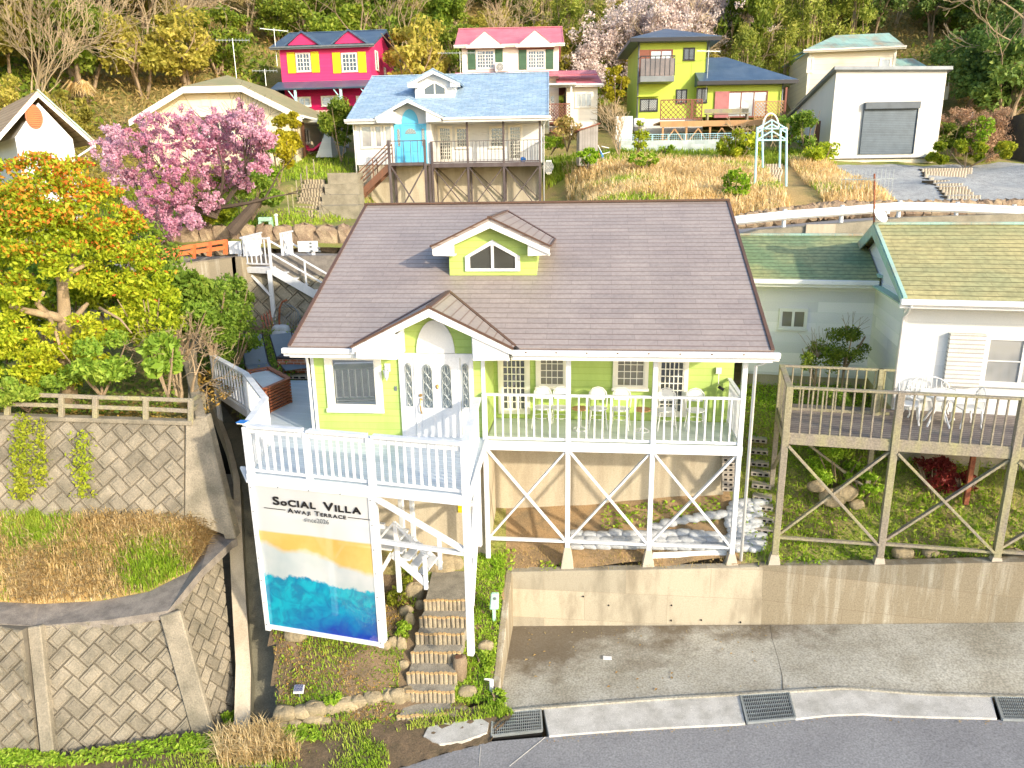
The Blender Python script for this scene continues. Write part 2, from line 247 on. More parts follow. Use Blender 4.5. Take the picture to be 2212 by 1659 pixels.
X = dict(
    white=mat('white_paint', (.76, .76, .74), (.66, .67, .67), rough=.45, nsc=1.2, grain=.04, bump=.05),
    whitewood=mat('white_painted_wood', (.74, .75, .76), (.58, .61, .64), rough=.5, nsc=2, stretch=(1, 1, .25), grain=.07, bump=.12, bsc=12),
    trim=mat('cream_trim', (.84, .81, .72), (.78, .75, .66), rough=.45, grain=.03),
    lime=mat('lime_siding', (.43, .57, .16), (.37, .50, .13), rough=.55, nsc=1.3, stretch=(1.6, 1.6, .4), grain=.04, pat='lap', pitch=.16, line=.09, lc=(.26, .40, .05), lw=.5),
    roofbrown=mat('brown_slate', (.345, .295, .265), (.295, .25, .23), rough=.42, nsc=.8, grain=.10, gsc=12, pat='course', rowh=.195, bw=.91, line=.13, lc=(.16, .10, .08), lw=.8, bump=.3, spec=.5),
    ridge=mat('brown_ridge_metal', (.12, .07, .05), rough=.4),
    roofblue=mat('faded_blue_slate', (.31, .44, .56), (.40, .51, .60), rough=.5, nsc=1.1, lo=.35, hi=.7, grain=.18, gsc=7, pat='brick', rowh=.20, bw=.46, line=.02, lc=(.08, .20, .38), lw=.75, spec=.4, bump=.2),
    roofgreen=mat('mossy_green_slate', (.33, .34, .17), (.47, .41, .19), rough=.75, nsc=.8, lo=.3, hi=.6, grain=.2, gsc=9, pat='course', rowh=.20, bw=.75, line=.13, lc=(.10, .09, .04), lw=.85, spec=.2, bump=.3),
    roofteal=mat('patchy_green_slate', (.19, .27, .14), (.40, .39, .18), rough=.75, nsc=.45, lo=.42, hi=.62, grain=.2, gsc=9, pat='course', rowh=.20, bw=.75, line=.13, lc=(.06, .07, .04), lw=.85, bump=.3),
    roofnavy=mat('navy_slate', (.055, .10, .17), (.09, .14, .21), rough=.4, nsc=1, grain=.15, pat='course', rowh=.22, bw=.8, line=.12, lc=(.03, .04, .06), lw=.6, spec=.5),
    roofred=mat('red_slate', (.56, .17, .22), (.62, .24, .28), rough=.5, nsc=1, grain=.12, pat='course', rowh=.22, bw=.8, line=.1, lc=(.35, .06, .08), lw=.5),
    roofpat=mat('verdigris_roof', (.34, .52, .44), (.42, .27, .16), rough=.6, nsc=.9, lo=.45, hi=.72, grain=.15, pat='lapu', pitch=.42, line=.07, lc=(.22, .36, .32), lw=.6, stretch=(1, .4, 1)),
    roofolive=mat('olive_roof', (.30, .29, .15), (.36, .30, .17), rough=.7, nsc=1, grain=.15, pat='course', rowh=.22, bw=.8, line=.1, lc=(.18, .16, .09), lw=.5),
    rooftan=mat('tan_roof', (.42, .28, .15), (.5, .36, .2), rough=.7, pat='lap', pitch=.25, line=.2, lc=(.22, .12, .07)),
    siding=mat('white_siding', (.68, .69, .68), (.60, .63, .63), rough=.5, nsc=.6, grain=.04, pat='lap', pitch=.30, line=.035, lc=(.5, .54, .56), lw=.45),
    sidinglifted=mat('weathered_shade_lifted_siding', (.90, .88, .92), (.80, .81, .84), rough=.55, nsc=.5, lo=.5, hi=.8, grain=.05, pat='brick', rowh=.26, bw=2.6, line=.01, lc=(.48, .56, .54), lw=.5),  # patchy white panels, base lifted and tinted to offset the shade on them
    cream=mat('cream_siding', (.80, .70, .50), (.76, .66, .47), rough=.55, nsc=.6, grain=.04, pat='lap', pitch=.3, line=.04, lc=(.62, .54, .38), lw=.4),
    cream2=mat('pale_peach_siding', (.80, .69, .52), (.76, .66, .5), rough=.55, nsc=.6, grain=.05, pat='lap', pitch=.33, line=.07, lc=(.54, .45, .36), lw=.6),
    ivory=mat('ivory_siding', (.82, .77, .66), (.78, .73, .62), rough=.55, nsc=.6, grain=.04, pat='lap', pitch=.2, line=.05, lc=(.66, .60, .5), lw=.4),
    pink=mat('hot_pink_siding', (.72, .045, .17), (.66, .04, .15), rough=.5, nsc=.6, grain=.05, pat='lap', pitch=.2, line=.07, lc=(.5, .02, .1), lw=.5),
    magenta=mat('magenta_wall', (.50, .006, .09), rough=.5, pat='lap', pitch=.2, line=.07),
    limeplain=mat('lime_render', (.44, .55, .07), (.40, .51, .07), rough=.6, nsc=.7, grain=.05),
    cube=mat('smooth_pale_render', (.68, .66, .60), (.62, .61, .56), rough=.6, nsc=.5, grain=.03),
    black=mat('black_metal', (.03, .03, .035), rough=.4, grain=.03),
    slate=mat('slate_metal', (.09, .115, .14), rough=.45), grey=mat('grey_metal', (.20, .22, .23), rough=.45, metal=.3), steel=mat('galvanised_steel', (.50, .54, .54), rough=.4, metal=.6),
    shutter=mat('slate_roller_shutter', (.09, .12, .15), rough=.45, pat='lap', pitch=.09, line=.3, lc=(.05, .07, .09), lw=.7, metal=.2),
    whiteslat=mat('white_shutter', (.70, .69, .64), rough=.5, pat='lap', pitch=.09, line=.3, lc=(.30, .29, .27), lw=.8),
    yellow=mat('yellow_shutter', (.80, .62, .02), rough=.5, pat='lap', pitch=.1, line=.12), dgreen=mat('dark_green_shutter', (.06, .13, .07), rough=.5, pat='lap', pitch=.1, line=.2),
    brownwood=mat('brown_wood', (.18, .085, .05), (.13, .07, .045), rough=.6, nsc=3, stretch=(1, 1, .3), grain=.12, bump=.15),
    redwood=mat('reddish_brown_wood', (.33, .11, .055), (.25, .085, .045), rough=.5, nsc=4, grain=.12, bump=.15),
    darkdeck=mat('dark_grey_brown_deck', (.085, .065, .065), (.12, .10, .10), rough=.65, nsc=3, stretch=(1, 1, .3), grain=.15, bump=.2),
    oldwood=mat('weathered_grey_timber', (.27, .235, .185), (.33, .31, .16), rough=.85, nsc=2.2, lo=.42, hi=.68, stretch=(1, 1, .35), grain=.25, gsc=30, bump=.5, bsc=14, spec=.15),
    olddeck=mat('weathered_deck_boards', (.23, .19, .17), (.30, .26, .22), rough=.85, nsc=2, grain=.22, pat='lap', pitch=.12, line=.15, lc=(.06, .05, .045), lw=.9, bump=.3, spec=.15),
    whitedeck=mat('white_painted_deck_boards', (.66, .72, .76), (.58, .66, .72), rough=.42, nsc=1, grain=.06, pat='lap', pitch=.10, line=.12, lc=(.34, .42, .48), lw=.6, spec=.4),
    mintdeck=mat('pale_mint_deck_boards', (.60, .66, .60), (.54, .61, .55), rough=.45, nsc=1, grain=.05, pat='lap', pitch=.10, line=.12, lc=(.36, .42, .38), lw=.6),
    tan=mat('tan_timber', (.48, .27, .12), rough=.65, stretch=(1, 1, .3), grain=.12),
    orange=mat('orange_fence_paint', (.66, .17, .05), (.58, .15, .06), rough=.6, grain=.08),
    conc=mat('pale_concrete', (.50, .44, .35), (.40, .35, .27), rough=.85, nsc=1.2, lo=.4, hi=.7, grain=.12, gsc=60, bump=.15, spec=.2),
    wallconc=mat('stained_concrete_wall', (.48, .42, .31), (.26, .22, .155), rough=.85, nsc=1.1, lo=.47, hi=.72, grain=.12, gsc=50, stretch=(1.4, 1, .45), bump=.15, spec=.2, pat='brick', rowh=.72, bw=1.85, line=.012, lc=(.25, .2, .14), lw=.6),
    wallmoss=mat('mossy_streaked_concrete', (.30, .25, .17), (.46, .42, .33), rough=.9, nsc=3.2, lo=.5, hi=.68, grain=.18, gsc=45, stretch=(1.6, 1, .12), bump=.2, spec=.15, pat='brick', rowh=.72, bw=1.85, line=.012, lc=(.2, .15, .1), lw=.6),
    foundation=mat('foundation_concrete', (.50, .44, .33), (.40, .34, .25), rough=.85, nsc=1.5, stretch=(2, 1, .4), grain=.12, bump=.12, spec=.2),
    blockconc=mat('weathered_block_concrete', (.275, .24, .18), (.165, .148, .11), isl=.16, rough=.9, nsc=1.9, lo=.38, hi=.66, grain=.2, gsc=35, bump=.35, spec=.15),
    blockdark=mat('olive_grey_block_stone', (.30, .27, .20), (.20, .18, .13), rough=.9, nsc=2, grain=.2, bump=.3),  # olive-grey stone tone shared by the upper-level walls
    capconc=mat('dark_gravelly_concrete', (.27, .24, .205), (.18, .16, .14), rough=.95, nsc=4, grain=.3, gsc=90, bump=.5, spec=.1),
    joint=mat('mortar_joint', (.17, .15, .115), rough=.95),
    asphalt=mat('asphalt', (.30, .295, .29), (.235, .23, .23), rough=.85, nsc=.8, lo=.35, hi=.68, grain=.26, gsc=30, bump=.2, bsc=120, spec=.25),
    forecourt=mat('rough_forecourt_concrete', (.47, .45, .38), (.31, .285, .22), rough=.9, nsc=.8, lo=.38, hi=.66, grain=.30, gsc=26, bump=.35, bsc=70, spec=.15),
    kerb=mat('kerb_concrete', (.60, .575, .52), (.42, .40, .35), rough=.85, nsc=2.6, grain=.3, gsc=90, bump=.2),
    soil=mat('brown_soil', (.20, .14, .085), (.13, .10, .06), rough=.95, nsc=2.5, grain=.3, gsc=50, bump=.6, bsc=20, spec=.1),
    sand=mat('orange_dirt', (.36, .24, .125), (.22, .165, .10), rough=.95, nsc=1.7, lo=.42, hi=.64, grain=.25, gsc=45, bump=.5, bsc=18, spec=.1),
    grassgr=mat('grassy_ground', (.22, .25, .06), (.30, .23, .11), rough=.95, nsc=.8, lo=.4, hi=.62, grain=.35, gsc=30, bump=.6, bsc=12, spec=.1),
    drygr=mat('dry_grass_ground', (.45, .31, .13), (.25, .22, .08), rough=.95, nsc=.7, lo=.45, hi=.65, grain=.3, gsc=30, bump=.6, bsc=12, spec=.1),
    woodfloor=mat('leaf_littered_forest_floor', (.20, .19, .06), (.30, .22, .09), rough=.95, nsc=.5, grain=.35, gsc=12, bump=.6, bsc=6, spec=.1),
    gravel=mat('grey_gravel', (.36, .37, .36), (.27, .275, .27), rough=.9, nsc=3, grain=.35, gsc=25, bump=.8, bsc=30, spec=.15),
    rock=mat('tan_field_stone', isl=.2, c=(.36, .29, .18), c2=(.22, .185, .12), rough=.9, nsc=3, grain=.2, gsc=30, bump=.6, bsc=9, spec=.15),
    rockdark=mat('brown_wall_stone', (.24, .17, .115), (.36, .28, .18), rough=.9, nsc=2, grain=.25, gsc=20, bump=.6, bsc=8, spec=.15),
    log=mat('precast_log_edging', (.37, .31, .21), (.21, .18, .135), rough=.85, nsc=6, grain=.15, stretch=(1, 1, .6), bump=.3), logend=mat('log_edging_top', (.66, .44, .20), (.55, .37, .18), rough=.8, nsc=8),
    step=mat('gravelly_tread', (.32, .29, .23), (.22, .20, .16), rough=.95, nsc=4, grain=.35, gsc=60, bump=.5, spec=.1),
    sandbag=mat('white_sandbag_fabric', (.52, .54, .56), (.38, .40, .41), rough=.8, nsc=4, grain=.12, bump=.4, bsc=14),
    brick=mat('red_brick', (.42, .12, .07), (.50, .22, .11), rough=.8, nsc=5, lo=.35, hi=.65, grain=.15, pat='brick', rowh=.085, bw=.22, line=.014, lc=(.55, .50, .44), lw=1., bump=.2),
    turf=mat('artificial_turf', (.06, .22, .03), (.09, .28, .05), rough=.9, nsc=3, grain=.2, gsc=80, bump=.4, bsc=90),
    fabric=mat('slate_sling_fabric', (.15, .19, .235), (.17, .21, .255), rough=.8, nsc=3, grain=.06), cushion=mat('pale_grey_cushion', (.52, .55, .56), rough=.9, nsc=4, grain=.06),
    bluewater=mat('pale_blue_cover', (.62, .70, .74), rough=.4), bluepaint=mat('sky_blue_paint', (.12, .48, .72), (.10, .44, .68), rough=.4, grain=.03),
    paleblue=mat('pale_blue_metal', (.42, .68, .74), (.50, .50, .42), rough=.5, nsc=8, lo=.6, hi=.75), rust=mat('rusty_metal', (.22, .07, .04), (.35, .13, .06), rough=.8, nsc=10),
    bark=mat('grey_brown_bark', (.30, .22, .14), (.19, .14, .09), rough=.9, nsc=6, stretch=(1, 1, .3), grain=.2, bump=.5), barktan=mat('pale_tan_bark', (.35, .26, .16), (.24, .18, .11), rough=.9, nsc=5, stretch=(1, 1, .3), grain=.2),
    barkdark=mat('dark_bark', (.10, .075, .055), rough=.9, grain=.2), gold=mat('brass', (.70, .42, .15), rough=.3, metal=.8),
    blockwall=mat('pale_blue_block_wall', (.50, .58, .58), (.40, .44, .42), rough=.8, nsc=2, grain=.12, pat='brick', rowh=.2, bw=.4, line=.012, lc=(.34, .38, .38), lw=.7),
    hollow=mat('hollow_concrete_block', (.42, .38, .32), (.34, .30, .26), rough=.9, grain=.15, bump=.3), mint=mat('mint_plastic', (.42, .68, .54), rough=.4), terra=mat('terracotta', (.50, .16, .08), rough=.7),
    mossconc=mat('damp_mossy_concrete', (.20, .185, .13), (.13, .125, .09), rough=.9, nsc=2, grain=.2, bump=.3), dark=mat('dark_void', (.012, .012, .012), rough=.9), blue=mat('blue_plastic', (.02, .20, .62), rough=.35),
    pinkfab=mat('pink_fabric', (.72, .05, .16), rough=.8), curtain=mat('white_curtain', (.62, .63, .60), (.45, .47, .46), rough=.9, nsc=1, stretch=(14, 14, .1), grain=.03),
    lattice=mat('lattice_wood', (.24, .09, .06), rough=.7), solar=mat('solar_cell', (.02, .03, .10), rough=.15, pat='brick', rowh=.03, bw=.03, line=.006, lc=(.5, .5, .55)), ink=mat('black_print', (.02, .018, .018), rough=.6, grain=0),
    cushionpink=mat('fuchsia_cloth', (.7, .03, .2), rough=.8), ac=mat('ivory_appliance_metal', (.74, .72, .64), rough=.5), brackwater=mat('muddy_slate_wall', (.06, .055, .045), (.10, .09, .05), rough=.9, nsc=1.5, grain=.3, bump=.5),
)
G_ = dict(refl=glassmat('window_glass', (.055, .065, .05), .38), dark=glassmat('dark_glass', (.045, .05, .05), .12), net=glassmat('curtained_glass', (.36, .36, .34), .12, (.24, .25, .25)),
          lead=glassmat('leaded_glass', (.10, .13, .13), .25), screen=glassmat('screened_glass', (.20, .19, .155), .08, (.16, .155, .13)), pale=glassmat('bright_curtained_glass', (.55, .56, .54), .15, (.38, .42, .43)), brown=glassmat('smoky_panel', (.17, .12, .10), .04))
# ---------------------------------------------------------------- shared building pieces
def mp_(face, pos):
    return {'-y': lambda a, d, z: (a, pos - d, z), '-x': lambda a, d, z: (pos - d, a, z), '+x': lambda a, d, z: (pos + d, a, z)}[face]
def mbox(m, f, a0, a1, d0, d1, z0, z1):
    p, q = f(a0, d0, z0), f(a1, d1, z1)
    m.box(min(p[0], q[0]), max(p[0], q[0]), min(p[1], q[1]), max(p[1], q[1]), min(p[2], q[2]), max(p[2], q[2]))
def window(par, a0, a1, z0, z1, pos, nx=2, ny=3, frame='white', glass='dark', trim=.07, face='-y', mw=.022, sash=1, name='window', label=None, grille=0, sill=True):
    f = mp_(face, pos); m = MB(); t = trim
    if t > 0:
        mbox(m, f, a0, a0 + t, .002, .05, z0, z1); mbox(m, f, a1 - t, a1, .002, .05, z0, z1)
        mbox(m, f, a0 + t, a1 - t, .002, .05, z1 - t, z1); mbox(m, f, a0 + t, a1 - t, .002, .05, z0, z0 + t)
        if sill: mbox(m, f, a0 - .02, a1 + .02, .052, .085, z0 - .01, z0 + t * .6)
    b0, b1, c0, c1 = a0 + t, a1 - t, z0 + t, z1 - t; s = min(.03, (b1 - b0) * .12)
    w = (b1 - b0) / sash
    for k in range(sash):
        e0, e1 = b0 + k * w, b0 + (k + 1) * w
        mbox(m, f, e0, e0 + s, .004, .036, c0, c1); mbox(m, f, e1 - s, e1, .004, .036, c0, c1); mbox(m, f, e0 + s, e1 - s, .004, .036, c0, c0 + s); mbox(m, f, e0 + s, e1 - s, .004, .036, c1 - s, c1)
        for i in range(1, nx): x = e0 + s + (w - 2 * s) * i / nx; mbox(m, f, x - mw / 2, x + mw / 2, .012, .030, c0 + s, c1 - s)
        for j in range(1, ny): z = c0 + s + (c1 - c0 - 2 * s) * j / ny; mbox(m, f, e0 + s, e1 - s, .013, .031, z - mw / 2, z + mw / 2)
    if grille:
        n = int((b1 - b0 + c1 - c0) / .14)
        for i in range(1, n):
            k = i * (b1 - b0 + c1 - c0) / n
            for sg in (0, 1):
                p = (min(k, b1 - b0), max(0, k - (b1 - b0))); q = (max(0, k - (c1 - c0)), min(k, c1 - c0))
                fx = (lambda x: b1 - x) if sg else (lambda x: b0 + x)
                m.beam(f(fx(p[0]), .07, c0 + p[1]), f(fx(q[0]), .07, c0 + q[1]), .014, .014, up=(1, 0, 0) if face != '-y' else (0, 1, 0))
    o = m.obj(name, X[frame], par, label=label)
    g = MB(); mbox(g, f, b0, b1, -.01, .008, c0, c1); g.obj('pane', G_[glass], o)
    return o
def slab(m, p0, p1, p2, p3, th):           # sheet with thickness below
    n = np.cross(np.array(p1) - np.array(p0), np.array(p3) - np.array(p0)); n = n / np.linalg.norm(n)
    if n[2] < 0: n = -n
    m.prism([p0, p1, p2, p3], -n * th)
def railing(par, p, q, h=.95, gap=.1, bw=.04, cap=(.13, .045), lo=.1, mat_='whitewood', tipboard=0, name='railing', posts=(), skip=()):
    p = np.array(p, float); q = np.array(q, float); d = q - p; ln = np.linalg.norm(d[:2]); u = d / ln; up = np.array((0, 0, 1.))
    m = MB(); m.beam(p + up * (h - cap[1] / 2), q + up * (h - cap[1] / 2), cap[0], cap[1])
    if tipboard: m.beam(p + up * (h - cap[1] - tipboard / 2), q + up * (h - cap[1] - tipboard / 2), .035, tipboard)
    m.beam(p + up * lo, q + up * lo, .04, .06)
    n = max(1, int(round(ln / gap)))
    for i in range(1, n):
        c = p + d * i / n
        if any(abs(i / n - k) < .5 / n for k in skip): continue
        z0 = lo; m.beam(c + up * z0, c + up * (h - cap[1]), bw, bw * .8, up=tuple(u))
    return m.obj(name, X[mat_] if isinstance(mat_, str) else mat_, par, bev=.004)
def post(par, p, z0, z1, w=.1, mat_='whitewood', name='post', w2=None, top=None):
    m = MB(); m.beam((p[0], p[1], z0), (p[0] + (top[0] if top else 0), p[1] + (top[1] if top else 0), z1), w, w2 or w, up=(0, 1, 0)); return m.obj(name, X[mat_], par, bev=.006)
def brace(par, p, q, w=.06, h=.1, mat_='whitewood', name='brace'):
    m = MB(); m.beam(p, q, w, h, up=(0, 1, 0)); return m.obj(name, X[mat_], par, bev=.004)
def gutter(par, x0, x1, y, z, mat_='white', r=.06):
    m = MB(); m.box(x0, x1, y - .11, y, z - .11, z); m.box(x0, x1, y - .02, y + .02, z - .19, z - .11); return m.obj('gutter', X[mat_], par, bev=.01)
def pipe(par, pts, r=.035, mat_='white', name='downpipe'):
    m = MB(); m.tube(pts, r, 8); return m.obj(name, X[mat_], par, smooth=True)
def aircon(name, label, fr, loc, w=.8, h=.62, d=.3, group='air conditioner outdoor units', mat_='ac'):
    t = thing(name, label, 'air conditioner', fr, loc, group); x, y, z = loc
    m = MB(); m.box(x, x + w, y, y + d, z + .05, z + h); m.box(x + .08, x + .14, y + .02, y + d - .02, z, z + .05); m.box(x + w - .14, x + w - .08, y + .02, y + d - .02, z, z + .05); m.obj('casing', X[mat_], t, bev=.015)
    c = (x + w * .40, y - .012, z + h * .53); g = MB(); r = h * .40
    g.tube([(c[0], y + .004, c[2]), (c[0], y - .006, c[2])], r, 20); g.obj('fan_opening', X['grey'], t)
    g = MB()
    for k in range(1, 6): rr = r * k / 5.2; g.tube([(c[0] + rr * math.cos(a), y - .02, c[2] + rr * math.sin(a)) for a in np.linspace(0, 2 * math.pi, 21)], .006, 4)
    for k in range(8): a = k * math.pi / 4; g.beam((c[0], y - .02, c[2]), (c[0] + r * math.cos(a), y - .02, c[2] + r * math.sin(a)), .01, .01)
    g.obj('fan_grille', X[mat_], t); return t
def antenna(name, label, fr, base, h=1.6, yaw=0, n=12, size=1.0, mat_='steel', mast=True, group='television aerials'):
    t = thing(name, label, 'antenna', fr, base, group); x, y, z = base
    if mast: m = MB(); m.tube([(x, y, z), (x, y, z + h)], .02, 6); m.obj('mast', X[mat_], t)
    m = MB(); c, s = math.cos(yaw), math.sin(yaw); L_ = size
    m.beam((x - c * L_ / 2, y - s * L_ / 2, z + h - .1), (x + c * L_ / 2, y + s * L_ / 2, z + h - .1), .025, .025)
    for i in range(n):
        k = -L_ / 2 + L_ * i / (n - 1); w = .14 + .05 * (i / n)
        m.beam((x + c * k - s * w, y + s * k + c * w, z + h - .1), (x + c * k + s * w, y + s * k - c * w, z + h - .1), .012, .012)
        m.beam((x + c * k, y + s * k, z + h - .1 - w * .6), (x + c * k, y + s * k, z + h - .1 + w * .6), .012, .012)
    m.obj('antenna_array', X[mat_], t); return t
def gable_roof(par, x0, x1, ye, ze, run, rise, mat_, back=None, th=.12, name='roof', rmat='ridge', cap=True):
    # slope rises from (ye, ze) to ridge at ye+run; back slope mirrors
    m = MB(); yr = ye + run; zr = ze + rise; back = back if back is not None else run
    slab(m, (x0, ye, ze), (x1, ye, ze), (x1, yr, zr), (x0, yr, zr), th); sl_ = rise / run
    slab(m, (x0, yr + .001, zr), (x1, yr + .001, zr), (x1, yr + back, zr - back * sl_), (x0, yr + back, zr - back * sl_), th)
    o = m.obj(name, X[mat_], par)
    if cap:
        c = MB(); c.beam((x0 - .01, yr, zr + .01), (x1 + .01, yr, zr + .01), .22, .05)
        for x in (x0 + .03, x1 - .03): c.beam((x, ye - .01, ze + .012), (x, yr, zr + .012), .07, .03); c.beam((x, yr, zr + .012), (x, yr + back, zr - back * sl_ + .012), .07, .03)
        c.obj('ridge_cap', X[rmat], o)
    return o
def text_mesh(s, size, font_w=1.0, extrude=.002):
    cu = bpy.data.curves.new('letters', 'FONT'); cu.body = s; cu.size = size; cu.extrude = extrude; cu.align_x = 'CENTER'; cu.offset = 0
    o = bpy.data.objects.new('tmp', cu); dg = bpy.context.evaluated_depsgraph_get(); C.objects.link(o); bpy.context.view_layer.update()
    me = bpy.data.meshes.new_from_object(o.evaluated_get(bpy.context.evaluated_depsgraph_get())); bpy.data.objects.remove(o)
    return [tuple(v.co) for v in me.vertices], [tuple(p.vertices) for p in me.polygons]
# ================================================================ GREEN HOUSE (local frame M: x along facade, y back, z=0 at veranda rail top, floor -1.08)
FL = -1.08
def twin_shell(nm, label, fr, wallm, trimm, roofm, ridgem, gut, soff, gable_face):
    H = thing(nm, label, 'house', fr, (0, 0, FL))
    ROOF = lambda y: 1.116 + (y + .45) * .4421
    # foundation
    m = MB(); m.box(-3.83, -.02, .16, 11.0, -4.9, FL - .02); m.box(-.02, 5.50, 1.62, 11.0, -4.4, FL - .02); m.obj('foundation', X['foundation'], H)
    # walls: left bump, recess side, porch back, right side, gable ends
    m = MB(); e = .12
    m.box(-3.88, 0, .1, .1 + e, FL, .98); m.box(-e, 0, .1 + e, 1.6, FL, .98); m.box(0, 5.55, 1.6, 1.6 + e, FL, 1.4)
    m.box(-3.88, -3.88 + e, .1 + e, 11.3, FL, .98); m.box(5.55 - e, 5.55, 1.6 + e, 11.3, FL, .98); m.box(-3.88 + e, 5.55 - e, 11.3 - e, 11.3, FL, .98)
    for x in (-3.88, 5.55 - e): m.prism([(x, .1, .98), (x, 11.3, .98), (x, 5.72, ROOF(5.72) - .15)], (e, 0, 0))
    m.obj('wall', X[wallm], H)
    # corner boards + base trim
    m = MB(); m.box(-3.889, -3.815, .085, .19, FL, .86); m.obj('corner_trim', X[trimm], H); m = MB(); m.box(-.07, .012, .085, .12, FL, .86); m.obj('corner_trim', X[trimm], H)
    g = MB(); yr, zr = 5.72, 1.116 + 2.728; hh = lambda x, y: (x, y, ROOF(y)); th_ = np.array((0, .4, -.9)) * .12
    g.prism([hh(-4.13, -.45), hh(-2.80, -.45), hh(-1.0, 1.50), hh(.82, -.45), hh(5.91, -.45), hh(5.91, yr), hh(-4.13, yr)], th_)
    slab(g, (-4.13, yr + .001, zr), (5.91, yr + .001, zr), (5.91, 11.89, 1.116), (-4.13, 11.89, 1.116), .12); rf = g.obj('roof', X[roofm], H)
    c = MB(); c.beam((-4.14, yr, zr + .01), (5.92, yr, zr + .01), .22, .05)
    for x in (-4.10, 5.88): c.beam((x, -.46, 1.128), (x, yr, zr + .012), .07, .03); c.beam((x, yr, zr + .012), (x, 11.89, 1.128), .07, .03)
    c.obj('ridge_cap', X[ridgem], rf)
    # soffit and porch ceiling, fascia
    m = MB(); m.box(-4.10, -2.66, -.42, .1, .90, .93); m.box(.68, 5.88, -.42, .1, .90, .93); m.box(0.0, 5.88, .1, 1.6, .90, .93); m.box(-4.10, -3.88, .1, 11.6, .90, .93); m.box(5.55, 5.88, 1.6, 11.6, .90, .93); m.obj('soffit', X[soff], H)
    m = MB(); m.box(-4.12, -2.64, -.445, -.41, .86, 1.06); m.obj('fascia', X[gut], H); m = MB(); m.box(.66, 5.90, -.445, -.41, .86, 1.06)
    m.obj('fascia', X[gut], H)
    for x in (-4.13, 5.88):
        m = MB(); m.prism([(x, -.44, .95), (x, -.44, 1.0), (x, 5.72, ROOF(5.72) - .13), (x, 5.72, ROOF(5.72) - .36)], (.03, 0, 0)); m.prism([(x, 11.88, .95), (x, 11.88, 1.0), (x, 5.72, ROOF(5.72) - .13), (x, 5.72, ROOF(5.72) - .36)], (.03, 0, 0)); m.obj('rake_board', X[gut], H)
    gutter(H, -4.25, -2.63, -.446, 1.08, gut); gutter(H, .68, 6.02, -.446, 1.08, gut)
    # entry gable: cross roof
    ax, az = -1.0, 1.99; yf = -.62; g = MB()
    for sx, xe in ((-1, -2.70), (1, .72)):
        ze = 1.145; yb = 1.50
        slab(g, (ax, yf, az), (xe, yf, ze), (xe, -.40, ze), (ax, yb, az), .07)
    go = g.obj('entry_gable_roof', X[roofm], H)
    g = MB(); g.beam((ax, yf, az + .01), (ax, 1.5, az + .01), .12, .03)
    for xe in (-2.70, .72): g.beam((ax, 1.52, az + .015), (xe, -.38, 1.155), .07, .03); g.beam((ax, yf - .01, az + .0), (xe, yf - .01, 1.145), .04, .04)
    g.obj('valley_flashing', X[ridgem], go)
    # front pediment with opening (two ears + raking boards)
    g = MB(); y0, y1 = -.66, -.60
    for sgn in (-1, 1):
        xe = -2.66 if sgn < 0 else .68; xi = -1.75 if sgn < 0 else -.12
        g.prism([(ax, y0, 1.955), (xe, y0, 1.12), (xe + (.0), y0, 1.02), (ax, y0, 1.79)], (0, .05, 0))
        g.prism([(xe - sgn * .06, y0 + .052, 1.09), (xe - sgn * .06, y0 + .052, .90), (xi, y0 + .052, .87), (xi, y0 + .052, 1.48)], (0, .5 if False else .06, 0))
        g.box(min(xe - sgn * .06, xi), max(xe - sgn * .06, xi), y0 + .12, .10, .86, .90)
        g.box(min(xi, xi - .03 * sgn), max(xi, xi - .03 * sgn), y0 + .12, .09, .90, 1.40)
    g.obj('entry_gable_board', X[gut], H)
    g = MB(); g.prism([(-1.95, .11, .9), (.02, .11, .9), (.0, .11, 1.38), (ax, .11, 1.93), (-1.95, .11, 1.40)], (0, .1, 0)); g.obj('gable_wall', X[gable_face], H)
    # dormer
    dx0, dx1, dy = -1.09, .99, 2.18; dap = 3.50
    D_ = MB(); rz = ROOF(dy)
    D_.prism([(dx0, dy, rz - .05), (dx1, dy, rz - .05), (dx1, dy, 2.98), (-.05, dy, 3.46), (dx0, dy, 2.98)], (0, .1, 0))
    for x in (dx0, dx1 - .08): D_.prism([(x, dy + .1, rz), (x, dy + .1, 2.98), (x, (2.98 - 1.116) / .4421 - .45, 2.98)], (.08, 0, 0))
    do = D_.obj('dormer', X[wallm], H)
    g = MB(); ap = (-.05, 3.64); yb = (ap[1] - 1.116) / .4421 - .45
    for sg in (-1, 1):
        xe = ap[0] + sg * 1.39; ze = 2.99; ybe = (ze - 1.116) / .4421 - .45
        slab(g, (ap[0], 1.80, ap[1]), (xe, 1.80, ze), (xe, ybe, ze), (ap[0], yb, ap[1]), .07)
    g.obj('dormer_roof', X[roofm], do)
    g = MB(); g.beam((ap[0], 1.8, ap[1] + .01), (ap[0], yb, ap[1] + .01), .11, .03)
    for sg in (-1, 1):
        xe = ap[0] + sg * 1.39; g.beam((ap[0], 1.79, ap[1]), (xe, 1.79, 2.99), .04, .035); g.beam((xe, 1.8, 3.0), (xe, 3.79, 3.0), .05, .04); g.beam((ap[0], yb, ap[1] + .012), (xe, 3.79, 3.0), .06, .03)
    g.obj('dormer_flashing', X[ridgem], do)
    g = MB()
    for sg in (-1, 1):
        xe = ap[0] + sg * 1.36; xi = ap[0] + sg * .86
        g.prism([(ap[0], 1.82, 3.60), (xe, 1.82, 2.975), (xe, 1.82, 2.80), (ap[0], 1.82, 3.40)], (0, .05, 0))
        g.prism([(xe, 1.875, 2.96), (xe, 1.875, 2.78), (xi, 1.875, 2.76), (xi, 1.875, 3.14)], (0, .05, 0))
        g.box(min(xe, xi), max(xe, xi), 1.93, dy, 2.76, 2.80)
    g.obj('dormer_bargeboard', X[gut], do)
